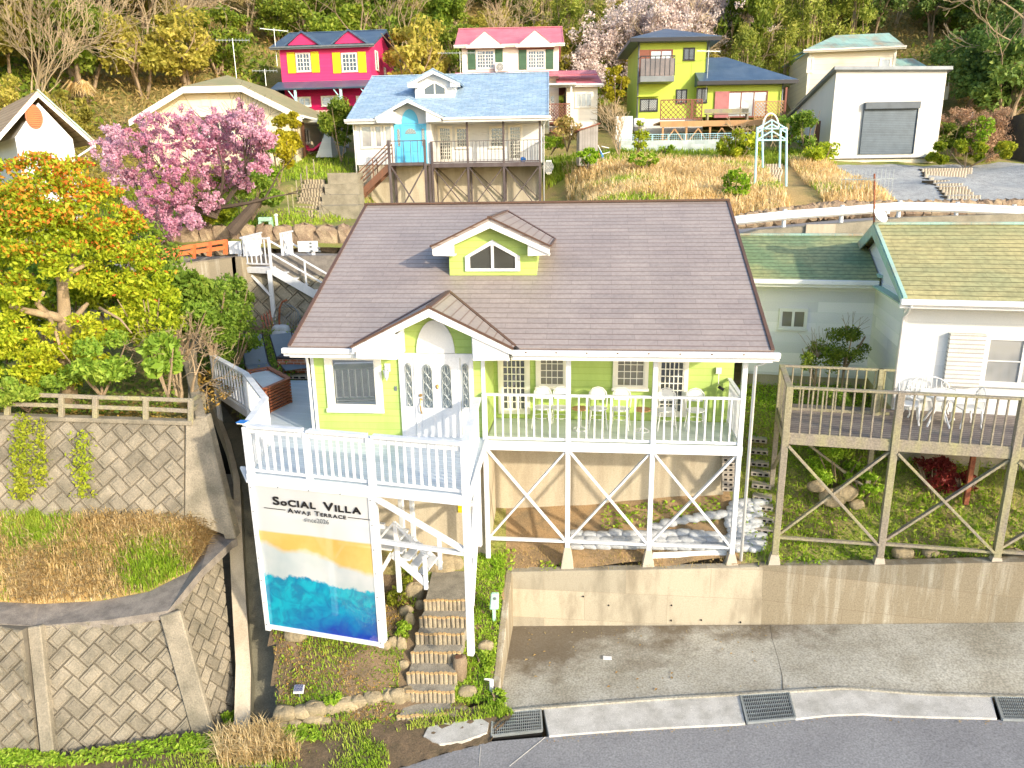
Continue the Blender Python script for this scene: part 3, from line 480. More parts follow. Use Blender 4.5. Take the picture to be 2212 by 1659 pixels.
    # pentagonal dormer window
    g = MB(); y = dy - .055; P5 = [(-.70, 2.38), (.60, 2.38), (.60, 2.73), (-.05, 3.11), (-.70, 2.73)]; cx_, cz_ = -.05, 2.66
    for i in range(5):
        a, b = P5[i], P5[(i + 1) % 5]; sh = lambda p, k: (cx_ + (p[0] - cx_) * k, cz_ + (p[1] - cz_) * (k - .06 if k < 1 else 1))
        a2, b2 = sh(a, .83), sh(b, .83); g.prism([(a[0], y, a[1]), (b[0], y, b[1]), (b2[0], y, b2[1]), (a2[0], y, a2[1])], (0, .054, 0))
    g.box(-.08, -.02, y + .004, y + .05, 2.43, 3.0); wo = g.obj('dormer_window', X[trimm], do)
    g = MB(); g.prism([(p[0] * .86 - .007, dy - .012, 2.66 + (p[1] - 2.66) * .82) for p in P5], (0, .01, 0)); g.obj('pane', G_['dark'], wo)
    return H
GH = twin_shell('green_house', 'lime green house with brown slate roof and white verandas in the foreground', M, 'lime', 'whitewood', 'roofbrown', 'ridge', 'white', 'white', 'lime')
# front room window
window(GH, -3.56, -2.28, -.50, .86, .1, nx=1, ny=1, frame='trim', glass='refl', trim=.14)
# entrance
def entrance(H, main, panel, arch, glassy=True, blue=False):
    x0, x1, z1 = -1.88, -.24, .86; y = .1; m = MB()
    m.box(x0, x0 + .09, y - .05, y - .002, FL, z1); m.box(x1 - .09, x1, y - .05, y - .002, FL, z1); m.box(x0 + .09, x1 - .09, y - .05, y - .002, z1 - .09, z1)
    for x in (-1.55, -.58): m.box(x, x + .05, y - .045, y - .002, FL, z1 - .09)
    fo = m.obj('door_frame', X[main], H)
    d = MB(); d.box(-1.50, -.58, y - .035, y - .004, FL + .02, z1 - .092)
    if not blue:
        for cx_ in (-1.27, -.81): d.box(cx_ - .14, cx_ + .14, y - .05, y - .035, FL + .1, FL + .55)
    else:
        for cx_ in (-1.27, -.81):
            for a, b in ((FL + .1, FL + .5), (FL + .6, FL + 1.15)): d.box(cx_ - .15, cx_ + .15, y - .05, y - .035, a, b)
    do = d.obj('front_door', X[main], H, bev=.004)
    for a in (-1.78, -.52):
        s = MB(); s.box(a - (.01 if a < -1 else 0), a + .22, y - .025, y - .004, FL + .02, z1 - .092); s.obj('side_panel', X[main], H)
    def oval(cx_, w, z0, zt, par, yy):
        pts = [(cx_ - w, z0), (cx_ + w, z0)] + [(cx_ + w * math.cos(t), zt - w * 1.3 + w * 1.3 * math.sin(t)) for t in np.linspace(0, math.pi, 9)]
        g = MB(); g.prism([(p[0], yy - .02, p[1]) for p in pts], (0, .018, 0)); po = g.obj('leaded_glass', G_['lead'], par)
        b = MB(); b.tube([(p[0], yy - .022, p[1]) for p in pts + pts[:1]], .009, 4)
        for s_ in (-1, 1):
            for amp in (.85, .4):
                b.tube([(cx_ + s_ * w * amp * math.sin(4 * math.pi * k / 16), yy - .024, z0 + (zt - z0) * k / 16) for k in range(17)], .005, 4)
        b.obj('lead_lines', X['steel'], po)
    if not blue:
        oval(-1.25, .10, -.36, .62, do, y - .035); oval(-.83, .10, -.36, .62, do, y - .035)
        oval(-1.67, .065, -.34, .64, fo, y - .025); oval(-.41, .065, -.34, .64, fo, y - .025)
        h = MB(); h.tube([(-1.42, y - .08, -.08), (-1.42, y - .04, -.08)], .035, 10); h.tube([(-1.42, y - .06, -.22), (-1.425, y - .11, -.3), (-1.42, y - .11, -.42), (-1.41, y - .06, -.5)], .016, 6); h.rock((-1.42, y - .05, -.2), (.03, .02, .05), 3); h.obj('door_handle', X['gold'], do)
        h = MB(); h.rock((-1.04, y - .05, .12), (.035, .02, .05), 4); h.obj('door_knocker', X['gold'], do)
    else:
        oval(-1.66, .055, -.2, .62, fo, y - .025); oval(-.42, .055, -.2, .62, fo, y - .025)
        pts = [(-1.04 + .28 * math.cos(t), .38 + .26 * math.sin(t)) for t in np.linspace(0, math.pi, 11)]
        g = MB(); g.prism([(p[0], y - .055, p[1]) for p in pts], (0, .018, 0)); g.obj('leaded_glass', G_['lead'], do)
        b = MB()
        for p in pts[1:-1:2]: b.beam((-1.04, y - .06, .38), (p[0], y - .06, p[1]), .012, .01)
        b.obj('lead_lines', X['steel'], do)
    g = MB(); pts = [(-1.05 + .42 * math.cos(t), .87 + (.72 if not blue else .68) * math.sin(t)) for t in np.linspace(0, math.pi, 25)]
    g.prism([(p[0], .055, p[1]) for p in pts], (0, .05, 0)); g.obj('arch_panel', X[arch], H)
entrance(GH, 'whitewood', 'whitewood', 'white')
# veranda doors and windows
def glazed_door(H, x0, x1, z1, y, frame, n=(5, 9), hinge=None):
    window(H, x0, x1, FL + .12, z1, y, nx=n[0], ny=n[1], frame=frame, glass='dark', trim=.10, mw=.022, name='glazed_door', sill=False)
glazed_door(GH, .10, .86, .83, 1.6, 'trim'); glazed_door(GH, 3.78, 4.53, .83, 1.6, 'trim')
for a, b in ((1.0, 1.76), (2.80, 3.62)): 
    w_ = window(GH, a, b, -.33, .90, 1.6, nx=4, ny=6, frame='trim', glass='screen', trim=.09, mw=.016)
for k in range(8): m = MB(); x = .95 + k * .62; m.box(x, x + .035, -.565, -.556, 1.035, 1.06); m.obj('gutter_bracket', X['ridge'], GH)
m = MB(); q = M.at(995, 1098, y=.14); m.box(q[0] - .06, q[0] + .05, .12, .155, q[2] - .1, q[2] + .08); m.obj('warning_plate', X['yellow'], GH)
# wall lamp
t = MB(); lx, _, lz = M.at(838, 800, y=.1); t.box(lx - .06, lx + .06, .06, .098, lz - .02, lz + .16); t.tube([(lx, .06, lz + .1), (lx, -.03, lz + .13), (lx, -.05, lz + .02)], .015, 6); wl_ = t.obj('wall_lantern', X['white'], GH)
t = MB(); t.tube([(lx, -.05, lz + .04), (lx, -.05, lz - .02), (lx, -.05, lz - .12), (lx, -.05, lz - .2)], [.075, .06, .045, .01], 8); t.obj('lamp_shade', X['cushion'], wl_)
t = MB(); a_ = M.at(855, 839, y=.1); t.box(a_[0] - .03, a_[0] + .03, .08, .098, a_[2] - .05, a_[2] + .05); t.obj('doorbell', X['grey'], GH)
pipe(GH, [(-4.0, -.35, 1.0), (-3.95, 0, .93), (-3.93, .03, .6), (-3.93, .03, -2.9)]); pipe(GH, [(5.9, -.45, .98), (5.72, -.3, .8), (5.66, -.06, .7), (5.66, -.06, -3.75)])
t = MB(); q = M.at(1552, 800, y=1.58); t.box(q[0] - .06, q[0] + .06, 1.52, 1.59, q[2] - .07, q[2] + .07); t.beam((q[0], 1.5, q[2] - .05), (q[0] + .0, 1.47, q[2] - .3), .015, .015); t.obj('wall_outlet', X['trim'], GH)
t = MB(); t.beam((q[0], 1.46, q[2] - .35), (q[0] + .12, 1.44, q[2] - .42), .07, .06); t.obj('hose_nozzle', X['black'], GH)

# ---------------------------------------------------------------- veranda
def veranda(nm, label, fr, dm, rm, deckm, tapered, zpost, back=True):
    V = thing(nm, label, 'veranda', fr, (2.73, 0, FL)); z0 = FL
    m = MB(); m.box(.02, 5.46, -.02, 1.58, z0 - .05, z0); m.obj('deck_floor', X[deckm], V)
    m = MB(); m.box(-.05, 5.52, -.075, -.024, z0 - .20, z0 + .012); m.box(-.05, 0.015, -.02, 1.55, z0 - .2, z0 - .052); m.box(5.465, 5.52, -.02, 1.55, z0 - .2, z0 - .0); m.obj('rim_beam', X[dm], V, bev=.006)
    for i in range(4):
        post(V, (i * 1.82, -.005), zpost[i], .90 if i else 0.0, .105, dm)
        if back: post(V, (i * 1.82, 1.45), -3.2 + .1 * i, z0 - .05, .09, dm)
    for i in range(3):
        a, b = i * 1.82 + .053, (i + 1) * 1.82 - .053
        r_ = railing(V, (a, 0, z0), (b, 0, z0), h=1.08, gap=.165 if rm == 'whitewood' else .19, bw=.045 if rm == 'whitewood' else .03, mat_=rm, cap=(.09, .045) if rm == 'whitewood' else (.05, .03), lo=.06)
        zt, zb = z0 - .22, -3.42
        brace(V, (a, -.04, zt), (b, -.04, zb), .045, .09, dm); brace(V, (b, .03, zt), (a, .03, zb), .045, .09, dm)
        m = MB(); m.beam((a, 0, zb - .04), (b, 0, zb - .04), .06, .08, up=(0, 1, 0)); m.obj('tie_beam', X[dm], V)
        if back: brace(V, (a, 1.45, zt), (b, 1.45, zb + .5), .04, .08, dm)
    railing(V, (5.46, .05, z0), (5.46, 1.58, z0), h=1.08, gap=.13, bw=.045, mat_=rm, cap=(.09, .045), lo=.06)
    return V
VD = veranda('veranda', 'white painted timber veranda with cross bracing along the front of the green house', M, 'whitewood', 'whitewood', 'mintdeck', True, [-3.95, -3.62, -3.60, -3.62], back=False)
for i in (1, 2, 3):
    x = i * 1.82; m = MB(); zb = [-3.9, -4.25, -4.15, -4.0][i]; zt = -3.6; a, b = .07, .17
    m.add([(x - b, -b, zb), (x + b, -b, zb), (x + b, b, zb), (x - b, b, zb), (x - a, -a, zt), (x + a, -a, zt), (x + a, a, zt), (x - a, a, zt)], [(0, 3, 2, 1), (4, 5, 6, 7), (0, 1, 5, 4), (1, 2, 6, 5), (2, 3, 7, 6), (3, 0, 4, 7)])
    m.obj('footing', X['conc'], VD, bev=.01)
# chairs and tables on the veranda
def bistro_chair():
    t = thing('bistro_chair', 'x', 'chair', M, (0, 0, 0), 'white bistro chairs on the veranda'); wm = X['white']
    s = MB(); pts = [(.21 * math.cos(a) , .20 * math.sin(a), 0) for a in np.linspace(0, 2 * math.pi, 17)[:-1]]; s.prism([(p[0], p[1], .44) for p in pts], (0, 0, .03)); s.obj('seat', X['white'], t, bev=.008)
    b = MB(); pr = [(-.20, .17, .45), (-.215, .20, .62), (-.19, .225, .78), (-.11, .24, .87), (0, .245, .9), (.11, .24, .87), (.19, .225, .78), (.215, .20, .62), (.20, .17, .45)]; b.tube(pr, .014, 6)
    b.prism([(-.17, .215, .60), (.17, .215, .60), (.175, .228, .76), (.10, .235, .85), (0, .24, .875), (-.10, .235, .85), (-.175, .228, .76)], (0, .012, 0)); b.obj('backrest', wm, t)
    for sx in (-1, 1):
        for sy in (-1, 1):
            l = MB(); l.tube([(sx * .16, sy * .15, .44), (sx * .21, sy * (.19 if sy < 0 else .22), 0)], .013, 6); l.obj('leg', wm, t)
    r = MB(); r.tube([(.18 * math.cos(a), .18 * math.sin(a), .24) for a in np.linspace(0, 2 * math.pi, 13)], .008, 5); r.obj('stretcher', wm, t)
    return t
ch0 = bistro_chair(); first = True
cl = ['white bistro chair at the left end of the veranda row, beside the glazed door', 'white bistro chair second from the left, against the first white post', 'white bistro chair just right of the first round table',
      'white bistro chair left of the second round table', 'white bistro chair just right of the last white inner post', 'white bistro chair at the right end of the veranda']
for i, (x, y) in enumerate([(1.17, 1.05), (1.60, 1.05), (2.47, 1.05), (2.98, 1.05), (4.02, 1.05), (4.66, 1.05)]):
    o = ch0 if i == 0 else copy_tree(ch0, loc=(0, 0, 0)); o['label'] = cl[i]; o.location = M.w((x, y, FL)); o.rotation_euler = (0, 0, -M.yaw + random.uniform(-.15, .15))
tb = thing('side_table', 'small round brown-topped table left of the third chair on the veranda', 'table', M, (0, 0, 0), 'small round tables on the veranda')
m = MB(); m.tube([(0, 0, .50), (0, 0, .52)], .19, 16); m.obj('table_top', X['tan'], tb)
for k in range(3): m = MB(); a = k * 2.09; m.tube([(.03 * math.cos(a), .03 * math.sin(a), .5), (.02 * math.cos(a), .02 * math.sin(a), .1), (.17 * math.cos(a), .17 * math.sin(a), .0)], .01, 5); m.obj('leg', X['white'], tb)
m = MB(); m.tube([(.16 * math.cos(a), .16 * math.sin(a), .01) for a in np.linspace(0, 6.283, 13)], .01, 5); m.obj('base_ring', X['white'], tb)
tb.location = M.w((2.06, .85, FL)); o = copy_tree(tb, loc=M.w((3.46, .85, FL)), label='small round brown-topped table between the fourth and fifth chairs on the veranda')

# ---------------------------------------------------------------- skewed front deck with landing in front of the door (frame L)
FD = thing('front_deck', 'white painted timber deck on tall posts at the left front corner of the green house', 'deck', L, (2.2, 0, -1.1))
dz = -1.05
def l2m(p): return p
mc = lambda q: tuple(L.E @ (np.array(M.w(q)) - L.o))      # M-local -> L-local
c0, c1 = mc((-4.36, -2.3, FL)), mc((.12, -2.9, FL))
P_in = mc((.0, .08, dz)); P_bl = mc((-3.9, 3.3, dz)); P_ho = mc((-3.88, .08, dz))
A1 = L.at(572, 858, z=0); A2 = L.at(530, 804, z=.0); A3 = L.at(458, 765, z=0.0)
m = MB(); flo = [(0.02, .02, dz), (4.5, .02, dz), (P_in[0], P_in[1], dz), (P_ho[0], P_ho[1], dz), mc((-3.88, 4.6, dz)), (mc((-6.9, 4.6, dz))), (A3[0], A3[1], dz), (A2[0], A2[1], dz), (A1[0], A1[1], dz)]
m.prism([(p[0], p[1], dz) for p in flo], (0, 0, -.05)); m.obj('deck_floor', X['whitedeck'], FD)
m = MB(); m.beam((-.03, -.03, dz - .07), (4.58, -.03, dz - .07), .05, .2); m.beam((4.55, 0, dz - .07), (P_in[0] + .02, P_in[1], dz - .07), .05, .2); m.beam((-.0, .0, dz - .07), (A1[0], A1[1], dz - .07), .05, .2); m.beam((A1[0], A1[1], dz - .07), (A2[0], A2[1], dz - .07), .05, .2); m.beam((A2[0], A2[1], dz - .07), (A3[0], A3[1], dz - .07), .05, .2)
m.obj('rim_beam', X['whitewood'], FD, bev=.006)
GZ = [-4.53, -4.37, -4.35]
for i, x in enumerate((0.05, 2.66, 4.50)): post(FD, (x, 0.0), GZ[i], -.06, .12, name='post')
post(FD, (1.33, .02), dz + .0, -.06, .11)
for a, b in ((.11, 1.27), (1.39, 2.60), (2.72, 4.44)): railing(FD, (a, 0, dz), (b, 0, dz), h=1.04, gap=.155, bw=.05, cap=(.16, .05), lo=.10, tipboard=.12)
railing(FD, (4.50, .05, dz), (P_in[0] - .05, P_in[1] - .35, dz), h=1.04, gap=.155, bw=.05, cap=(.15, .05), lo=.10, tipboard=.14)
railing(FD, (.02, .06, dz), (A1[0], A1[1], dz), h=1.04, gap=.14, bw=.05, cap=(.15, .05), lo=.10, tipboard=.2)
railing(FD, (A1[0], A1[1], dz), (A2[0], A2[1], dz), h=1.04, gap=.22, bw=.045, cap=(.15, .05), lo=.10, tipboard=.06)
railing(FD, (A2[0], A2[1], dz), (A3[0], A3[1], dz), h=1.04, gap=.24, bw=.045, cap=(.15, .05), lo=.10, tipboard=.06)
for p in (A1, A2, A3): post(FD, p, dz - .9, -.06, .1)
PB = P_in  # back right post near the veranda
bk = mc((-.12, -.5, 0)); post(FD, (bk[0], bk[1]), -3.4, dz - .05, .11)
b2 = L.at(870, 1150, y=1.9); post(FD, (b2[0], b2[1]), -3.8, dz - .05, .1)
brace(FD, (2.72, -.02, dz - .22), (4.44, -.02, -2.12), .05, .15); m = MB(); m.beam((2.72, 0, -2.16), (4.44, 0, -2.2), .07, .1, up=(0, 1, 0)); m.obj('tie_beam', X['whitewood'], FD, bev=.004)
brace(FD, (4.52, .05, dz - .2), (bk[0], bk[1], -2.3), .05, .12); brace(FD, (bk[0], bk[1], dz - .2), (4.54, .1, -2.3), .05, .12)
brace(FD, (4.52, .05, -3.3), (bk[0], bk[1], -2.3), .05, .12)
brace(FD, (.1, .6, dz - .2), (1.3, .6, -3.0), .05, .12); brace(FD, (2.6, .6, dz - .2), (1.4, .6, -3.0), .05, .12); m = MB(); m.beam((.1, .5, -2.1), (2.6, .5, -2.1), .08, .1); m.obj('tie_beam', X['whitewood'], FD)
post(FD, (1.33, .5), -4.3, dz - .05, .1)
brace(FD, (0.0, -.03, dz - .15), (-.32, .25, dz + .02), .05, .1)
# solar cap light on corner post
sc = thing('solar_post_light', 'small blue solar light on the front left corner of the white deck rail', 'light', L, (-.02, .02, 0))
m = MB(); m.box(-.1, .06, -.06, .08, .0, .025); m.obj('housing', X['white'], sc); m = MB(); m.box(-.11, .07, -.07, .09, .027, .04); m.obj('solar_panel', X['blue'], sc)
# underneath: short stair down to the garden path
ST = thing('deck_stair', 'white painted timber stair with handrails under the front deck', 'stair', L, (3.0, .8, -3.4)); yy = .9
s0 = lambda u, v, y=.9: L.at(u, v, y=y)
q3 = lambda u, v, y: s0(u, v, y)
for y_, du, dv in ((.55, 0, 0), (1.35, 20, -22)):
    if du: du = 0
    pk, re_, le = q3(851 + du * .4, 1128 + dv, .55), q3(925, 1203, .55), q3(815, 1170, .55)
    m = MB()
    if y_ < 1: m.beam((pk[0], y_, pk[2]), (re_[0], y_, re_[2]), .04, .07, up=(0, 1, 0)); m.beam((pk[0], y_, pk[2]), (le[0], y_, le[2]), .04, .07, up=(0, 1, 0)); m.obj('handrail', X['whitewood'], ST)
    a_, b_ = q3(846, 1196, .55), q3(922, 1262, .55); m = MB(); m.beam((a_[0], y_, a_[2]), (b_[0], y_, b_[2]), .14, .04, up=(0, 1, 0)); m.beam((a_[0], y_, a_[2]), (a_[0] - .35, y_, a_[2] - .6), .08, .04, up=(0, 1, 0)); m.obj('stringer', X['whitewood'], ST)
    post(ST, (pk[0] + .03, y_), q3(858, 1277, .55)[2], pk[2] - .02, .085); r2 = q3(917, 1200, .55); post(ST, (r2[0], y_), q3(918, 1272, .55)[2], r2[2], .075)
a_, b_ = q3(850, 1190, .55), q3(918, 1252, .55)
for k in range(4):
    f = (k + .4) / 4; x = a_[0] * (1 - f) + b_[0] * f; z = a_[2] * (1 - f) + b_[2] * f; m = MB(); m.box(x - .09, x + .09, .60, 1.30, z - .02, z + .02); m.obj('tread', X['whitewood'], ST)
m = MB(); m.box(a_[0] - 1.2, a_[0] - .02, .5, 1.4, a_[2] + .02, a_[2] + .07); m.obj('landing', X['whitewood'], ST)

# ---------------------------------------------------------------- banner between the two left posts
BN = thing('hanging_banner', 'large printed banner with a sandy beach and turquoise sea in a white frame', 'banner', L, (1.33, -.1, -4.4))
bx0, bx1, bz0, bz1 = .03, 2.70, -4.44, -1.18; ny_ = 40; nx_ = 32
# cloth grid with slight billow; picture is a printed pattern in the cloth's material
V_ = []; Fq = []
for j in range(ny_ + 1):
    for i in range(nx_ + 1):
        a, b = i / nx_, j / ny_; V_.append((bx0 + .08 + (bx1 - bx0 - .16) * a, -.085 + .012 * math.sin(9 * a + 5 * b) * math.sin(3.1 * b) * 1.2, bz0 + .08 + (bz1 - bz0 - .12) * b))
for j in range(ny_):
    for i in range(nx_): k = j * (nx_ + 1) + i; Fq.append((k, k + 1, k + nx_ + 2, k + nx_ + 1))
bm_ = bpy.data.materials.new('banner_print'); bm_.use_nodes = True; t_ = bm_.node_tree; pb = t_.nodes['Principled BSDF']; pb.inputs['Roughness'].default_value = .45
tc = _n(t_, 'ShaderNodeTexCoord'); sp = _n(t_, 'ShaderNodeSeparateXYZ'); t_.links.new(tc.outputs['Generated'], sp.inputs[0])
nz = _n(t_, 'ShaderNodeTexNoise'); nz.inputs['Scale'].default_value = 2.2; nz.inputs['Detail'].default_value = 8; nz.inputs['Roughness'].default_value = .6; t_.links.new(tc.outputs['Object'], nz.inputs[0])
wv = math_(t_, 'MULTIPLY_ADD', nz.outputs[0], .22, sp.outputs[2]); wv = math_(t_, 'MULTIPLY_ADD', sp.outputs[0], -.0, wv)
n2 = _n(t_, 'ShaderNodeTexNoise'); n2.inputs['Scale'].default_value = 1.1; n2.inputs['Detail'].default_value = 6; t_.links.new(tc.outputs['Object'], n2.inputs[0])
n3 = _n(t_, 'ShaderNodeTexNoise'); n3.inputs['Scale'].default_value = 3.5; n3.inputs['Detail'].default_value = 7; n3.inputs['Distortion'].default_value = 1.2; t_.links.new(tc.outputs['Object'], n3.inputs[0]); sea = mix(t_, ramp(t_, n3.outputs[0], .4, .62), (.0, .50, .68), (.0, .27, .50)); sea = mix(t_, math_(t_, 'MULTIPLY', ramp(t_, wv, .36, .14), ramp(t_, sp.outputs[0], .1, .6)), sea, (.005, .05, .50))
foam = mix(t_, ramp(t_, n2.outputs[0], .3, .7), (.80, .82, .82), (.52, .62, .66))
sandc = mix(t_, ramp(t_, n2.outputs[0], .4, .6), (.90, .66, .22), (.86, .54, .14))
f1 = ramp(t_, wv, .475, .495); col = mix(t_, f1, sea, foam)
diag = math_(t_, 'MULTIPLY_ADD', sp.outputs[0], .24, math_(t_, 'MULTIPLY_ADD', n2.outputs[0], .20, sp.outputs[2])); diag = math_(t_, 'SUBTRACT', diag, math_(t_, 'MULTIPLY', ramp(t_, sp.outputs[0], .0, .45), .085))
f2 = ramp(t_, diag, .675, .72); col = mix(t_, f2, col, sandc)
f3 = ramp(t_, sp.outputs[2], .683, .695); col = mix(t_, f3, col, (.80, .81, .81)); t_.links.new(col, pb.inputs['Base Color'])
tl = _n(t_, 'ShaderNodeBsdfTransparent'); trn = _n(t_, 'ShaderNodeBsdfTranslucent'); t_.links.new(col, trn.inputs[0]); ms = _n(t_, 'ShaderNodeMixShader'); ms.inputs[0].default_value = .25; t_.links.new(pb.outputs[0], ms.inputs[1]); t_.links.new(trn.outputs[0], ms.inputs[2])
m2 = _n(t_, 'ShaderNodeMixShader'); m2.inputs[0].default_value = .20; t_.links.new(ms.outputs[0], m2.inputs[1]); t_.links.new(tl.outputs[0], m2.inputs[2]); t_.links.new(m2.outputs[0], t_.nodes['Material Output'].inputs[0])
m = MB(); m.add(V_, Fq); cloth = m.obj('cloth', bm_, BN, smooth=True, fix=False)
m = MB(); m.box(bx0, bx0 + .10, -.11, -.062, bz0, bz1); m.box(bx1 - .10, bx1, -.11, -.062, bz0 - .02, bz1); m.box(bx0 + .1, bx1 - .1, -.11, -.062, bz0, bz0 + .10); m.box(bx0 + .1, bx1 - .1, -.11, -.062, bz1 - .05, bz1); m.obj('frame', X['white'], BN, bev=.005)
m = MB()
for k in range(7):
    z = bz0 + .1 + (bz1 - bz0 - .2) * k / 6
    for x in (bx0 + .05, bx1 - .05): m.tube([(x, -.125, z), (x, -.108, z)], .012, 6)
for k in range(1, 4): m.tube([(bx0 + 2.67 * k / 4, -.125, bz1 - .03), (bx0 + 2.67 * k / 4, -.108, bz1 - .03)], .012, 6)
m.obj('screw', X['grey'], BN)
def word(par, s, x, z, size, sx=1.0, y=-.108, mt='ink', name='lettering', bold=0):
    vs, fs = text_mesh(s, size); 
    if not vs: return
    m = MB(); xs = [v[0] for v in vs]; c = (min(xs) + max(xs)) / 2
    for dx, dzz in ([(0, 0)] if not bold else [(0, 0), (bold, 0), (0, bold), (bold, bold)]):
        m.add([(x + (v[0] - c) * sx + dx, y - v[2] + (dx + dzz) * .02, z + v[1] + dzz) for v in vs], fs)
    m.obj(name, X[mt], par, fix=False)
def small_caps(par, words, x0, x1, z, big, small, bold=0):
    # big initial + small capitals, stretched to fill x0..x1
    parts = []; cur = 0
    for w_ in words:
        for i, chh in enumerate(w_):
            size = big if i == 0 else small
            vs, fs = text_mesh(chh, size); xs = [v[0] for v in vs]; wd_ = max(xs) - min(xs); parts.append((vs, fs, cur - min(xs))); cur += wd_ + small * .17
        cur += small * .55
    sx = (x1 - x0) / (cur - small * .72); m = MB()
    for vs, fs, off in parts:
        for dx, dzz in ([(0, 0)] if not bold else [(0, 0), (bold, 0), (0, bold), (bold, bold)]):
            m.add([(x0 + (v[0] + off) * sx + dx, -.108 - v[2] + (dx + dzz) * .02, z + v[1] + dzz) for v in vs], fs)
    m.obj('lettering', X['ink'], par, fix=False)
zz = lambda v: L.at(690, v, y=-.1)[2]
small_caps(BN, ['SoCIAL', 'VILLA'], L.at(590, 1085, y=-.1)[0], L.at(778, 1098, y=-.1)[0], zz(1101), .235, .18, bold=.016)
small_caps(BN, ['AWAJI', 'TERRACE'], L.at(622, 1105, y=-.1)[0], L.at(747, 1112, y=-.1)[0], zz(1115), .135, .10, bold=.006)
word(BN, 'since2026', L.at(684, 1124, y=-.1)[0], zz(1130), .135, 1.0, mt='grey')
m = MB()
for u0, u1, v in ((571, 617, 1103), (751, 801, 1110)): a, b = L.at(u0, v, y=-.108), L.at(u1, v + 3, y=-.108); m.box(a[0], b[0], -.112, -.106, zz(1110) - .006, zz(1110) + .006)
m.obj('rule_line', X['ink'], BN)
# ================================================================ GROUND
def rbf(pts, lam=.02):
    P = np.array([p[:2] for p in pts], float); z = np.array([p[2] for p in pts], float); n = len(P)
    phi = lambda d: d
    D = np.linalg.norm(P[:, None] - P[None], axis=2); A = np.zeros((n + 3, n + 3)); A[:n, :n] = phi(D) - lam * np.eye(n); A[:n, n] = 1; A[:n, n + 1:] = P; A[n, :n] = 1; A[n + 1:, :n] = P.T
    w = np.linalg.solve(A, np.concatenate([z, np.zeros(3)]))
    def f(x, y):
        x = np.asarray(x, float); y = np.asarray(y, float); q = np.stack([x.ravel(), y.ravel()], 1); o = np.zeros(len(q))
        for s in range(0, len(q), 20000):
            qq = q[s:s + 20000]; o[s:s + 20000] = phi(np.linalg.norm(qq[:, None] - P[None], axis=2)) @ w[:n] + w[n] + qq @ w[n + 1:]
        return o.reshape(x.shape)
    return f
def inN(x, y): return 0
def mw(q): return M.w(q)
def nw(q): return N.w(q)
def lw_(q): return L.w(q)
def gz(x, y):   # road plane height (world) from world x,y
    q = M.E @ (np.array([x, y, 0.]) - M.o); return M.o[2] - 5.61 + .066 * q[0]
def unG(u, v, dz=0):
    q = M.at(u, v, k=((-.066, 0, 1), -5.61 + dz)); return M.w(q)
# main terrace / yard (between retaining walls and the upper road)
yard_pts = [mw(p) for p in [(0.6, -.2, -4.2), (3, -.2, -3.98), (5.6, -.2, -3.8), (8.5, -.1, -3.66), (11.4, 0, -3.45), (16, 0, -3.1),
    (.3, 1.6, -3.5), (2.7, 1.6, -3.2), (5.4, 1.6, -2.9), (1.5, .7, -3.85), (4.2, .7, -3.6), (2.9, .9, -3.62),
    (6.2, .8, -3.5), (6.2, 1.8, -2.7), (6.2, 3.0, -1.7), (6.2, 4.2, -1.25), (6.3, 7, -1.1), (6.3, 11, -1.1),
    (-.3, -.5, -4.25), (-.9, -.2, -4.05), (-2, -.1, -3.9), (-.1, -1.5, -4.75), (-.1, -2.9, -5.5), (-1, -2.0, -4.85), (-2.2, -1.2, -4.45), (-3.5, -.6, -4.1), (-1.2, -3.0, -5.45), (-2.4, -3.4, -5.5), (-3.6, -3.4, -5.6), (-4.2, -3.2, -5.6), (-3.9, -2.5, -4.75), (-2.2, -2.5, -4.75),
    (-3.9, -2.1, -4.55), (-4.6, -1.0, -4.2), (-4.9, .5, -3.5), (-5.4, 1.5, -2.9), (-6.2, 3.0, -2.0), (-6.6, 4.5, -1.3), (-7.2, 6.5, -1.15), (-4.5, 5.2, -1.12), (-4.5, 9, -1.05), (-8, 9.5, -1.0), (0, 6, -1.3), (3, 9, -1.2), (-3, 2, -3)]]
yard_pts += [nw(p) for p in [(0.2, .6, -3.35), (2.2, .8, -3.1), (4.5, .8, -2.9), (7, .8, -2.7), (0.2, 1.8, -2.7), (2.4, 1.9, -2.35), (4.5, 2.1, -2.2), (7, 2.1, -2.1), (0, 3.2, -1.6), (1.5, 3.5, -1.5), (.5, 5, -1.35), (1, 9, -1.2), (6, 9, -1.2), (12, 9, -1.2)]]
yardf = rbf(yard_pts, .05)
def chan(t): # channel centreline (world) t: 0 front .. 1 back
    K = [(-5.02, 12.25, -10.62), (-5.25, 13.2, -9.95), (-5.75, 14.6, -9.15), (-6.15, 15.8, -8.35), (-6.75, 17.6, -7.5), (-7.35, 18.8, -6.98), (-8.1, 20.0, -6.35), (-9.6, 22.2, -5.95), (-12.5, 26.0, -5.6)]
    k = t * (len(K) - 1); i = min(int(k), len(K) - 2); f = k - i; return np.array(K[i]) * (1 - f) + np.array(K[i + 1]) * f
CH = [chan(t) for t in np.linspace(0, 1, 41)]
def chx(y): return float(np.interp(y, [c[1] for c in CH], [c[0] for c in CH]))
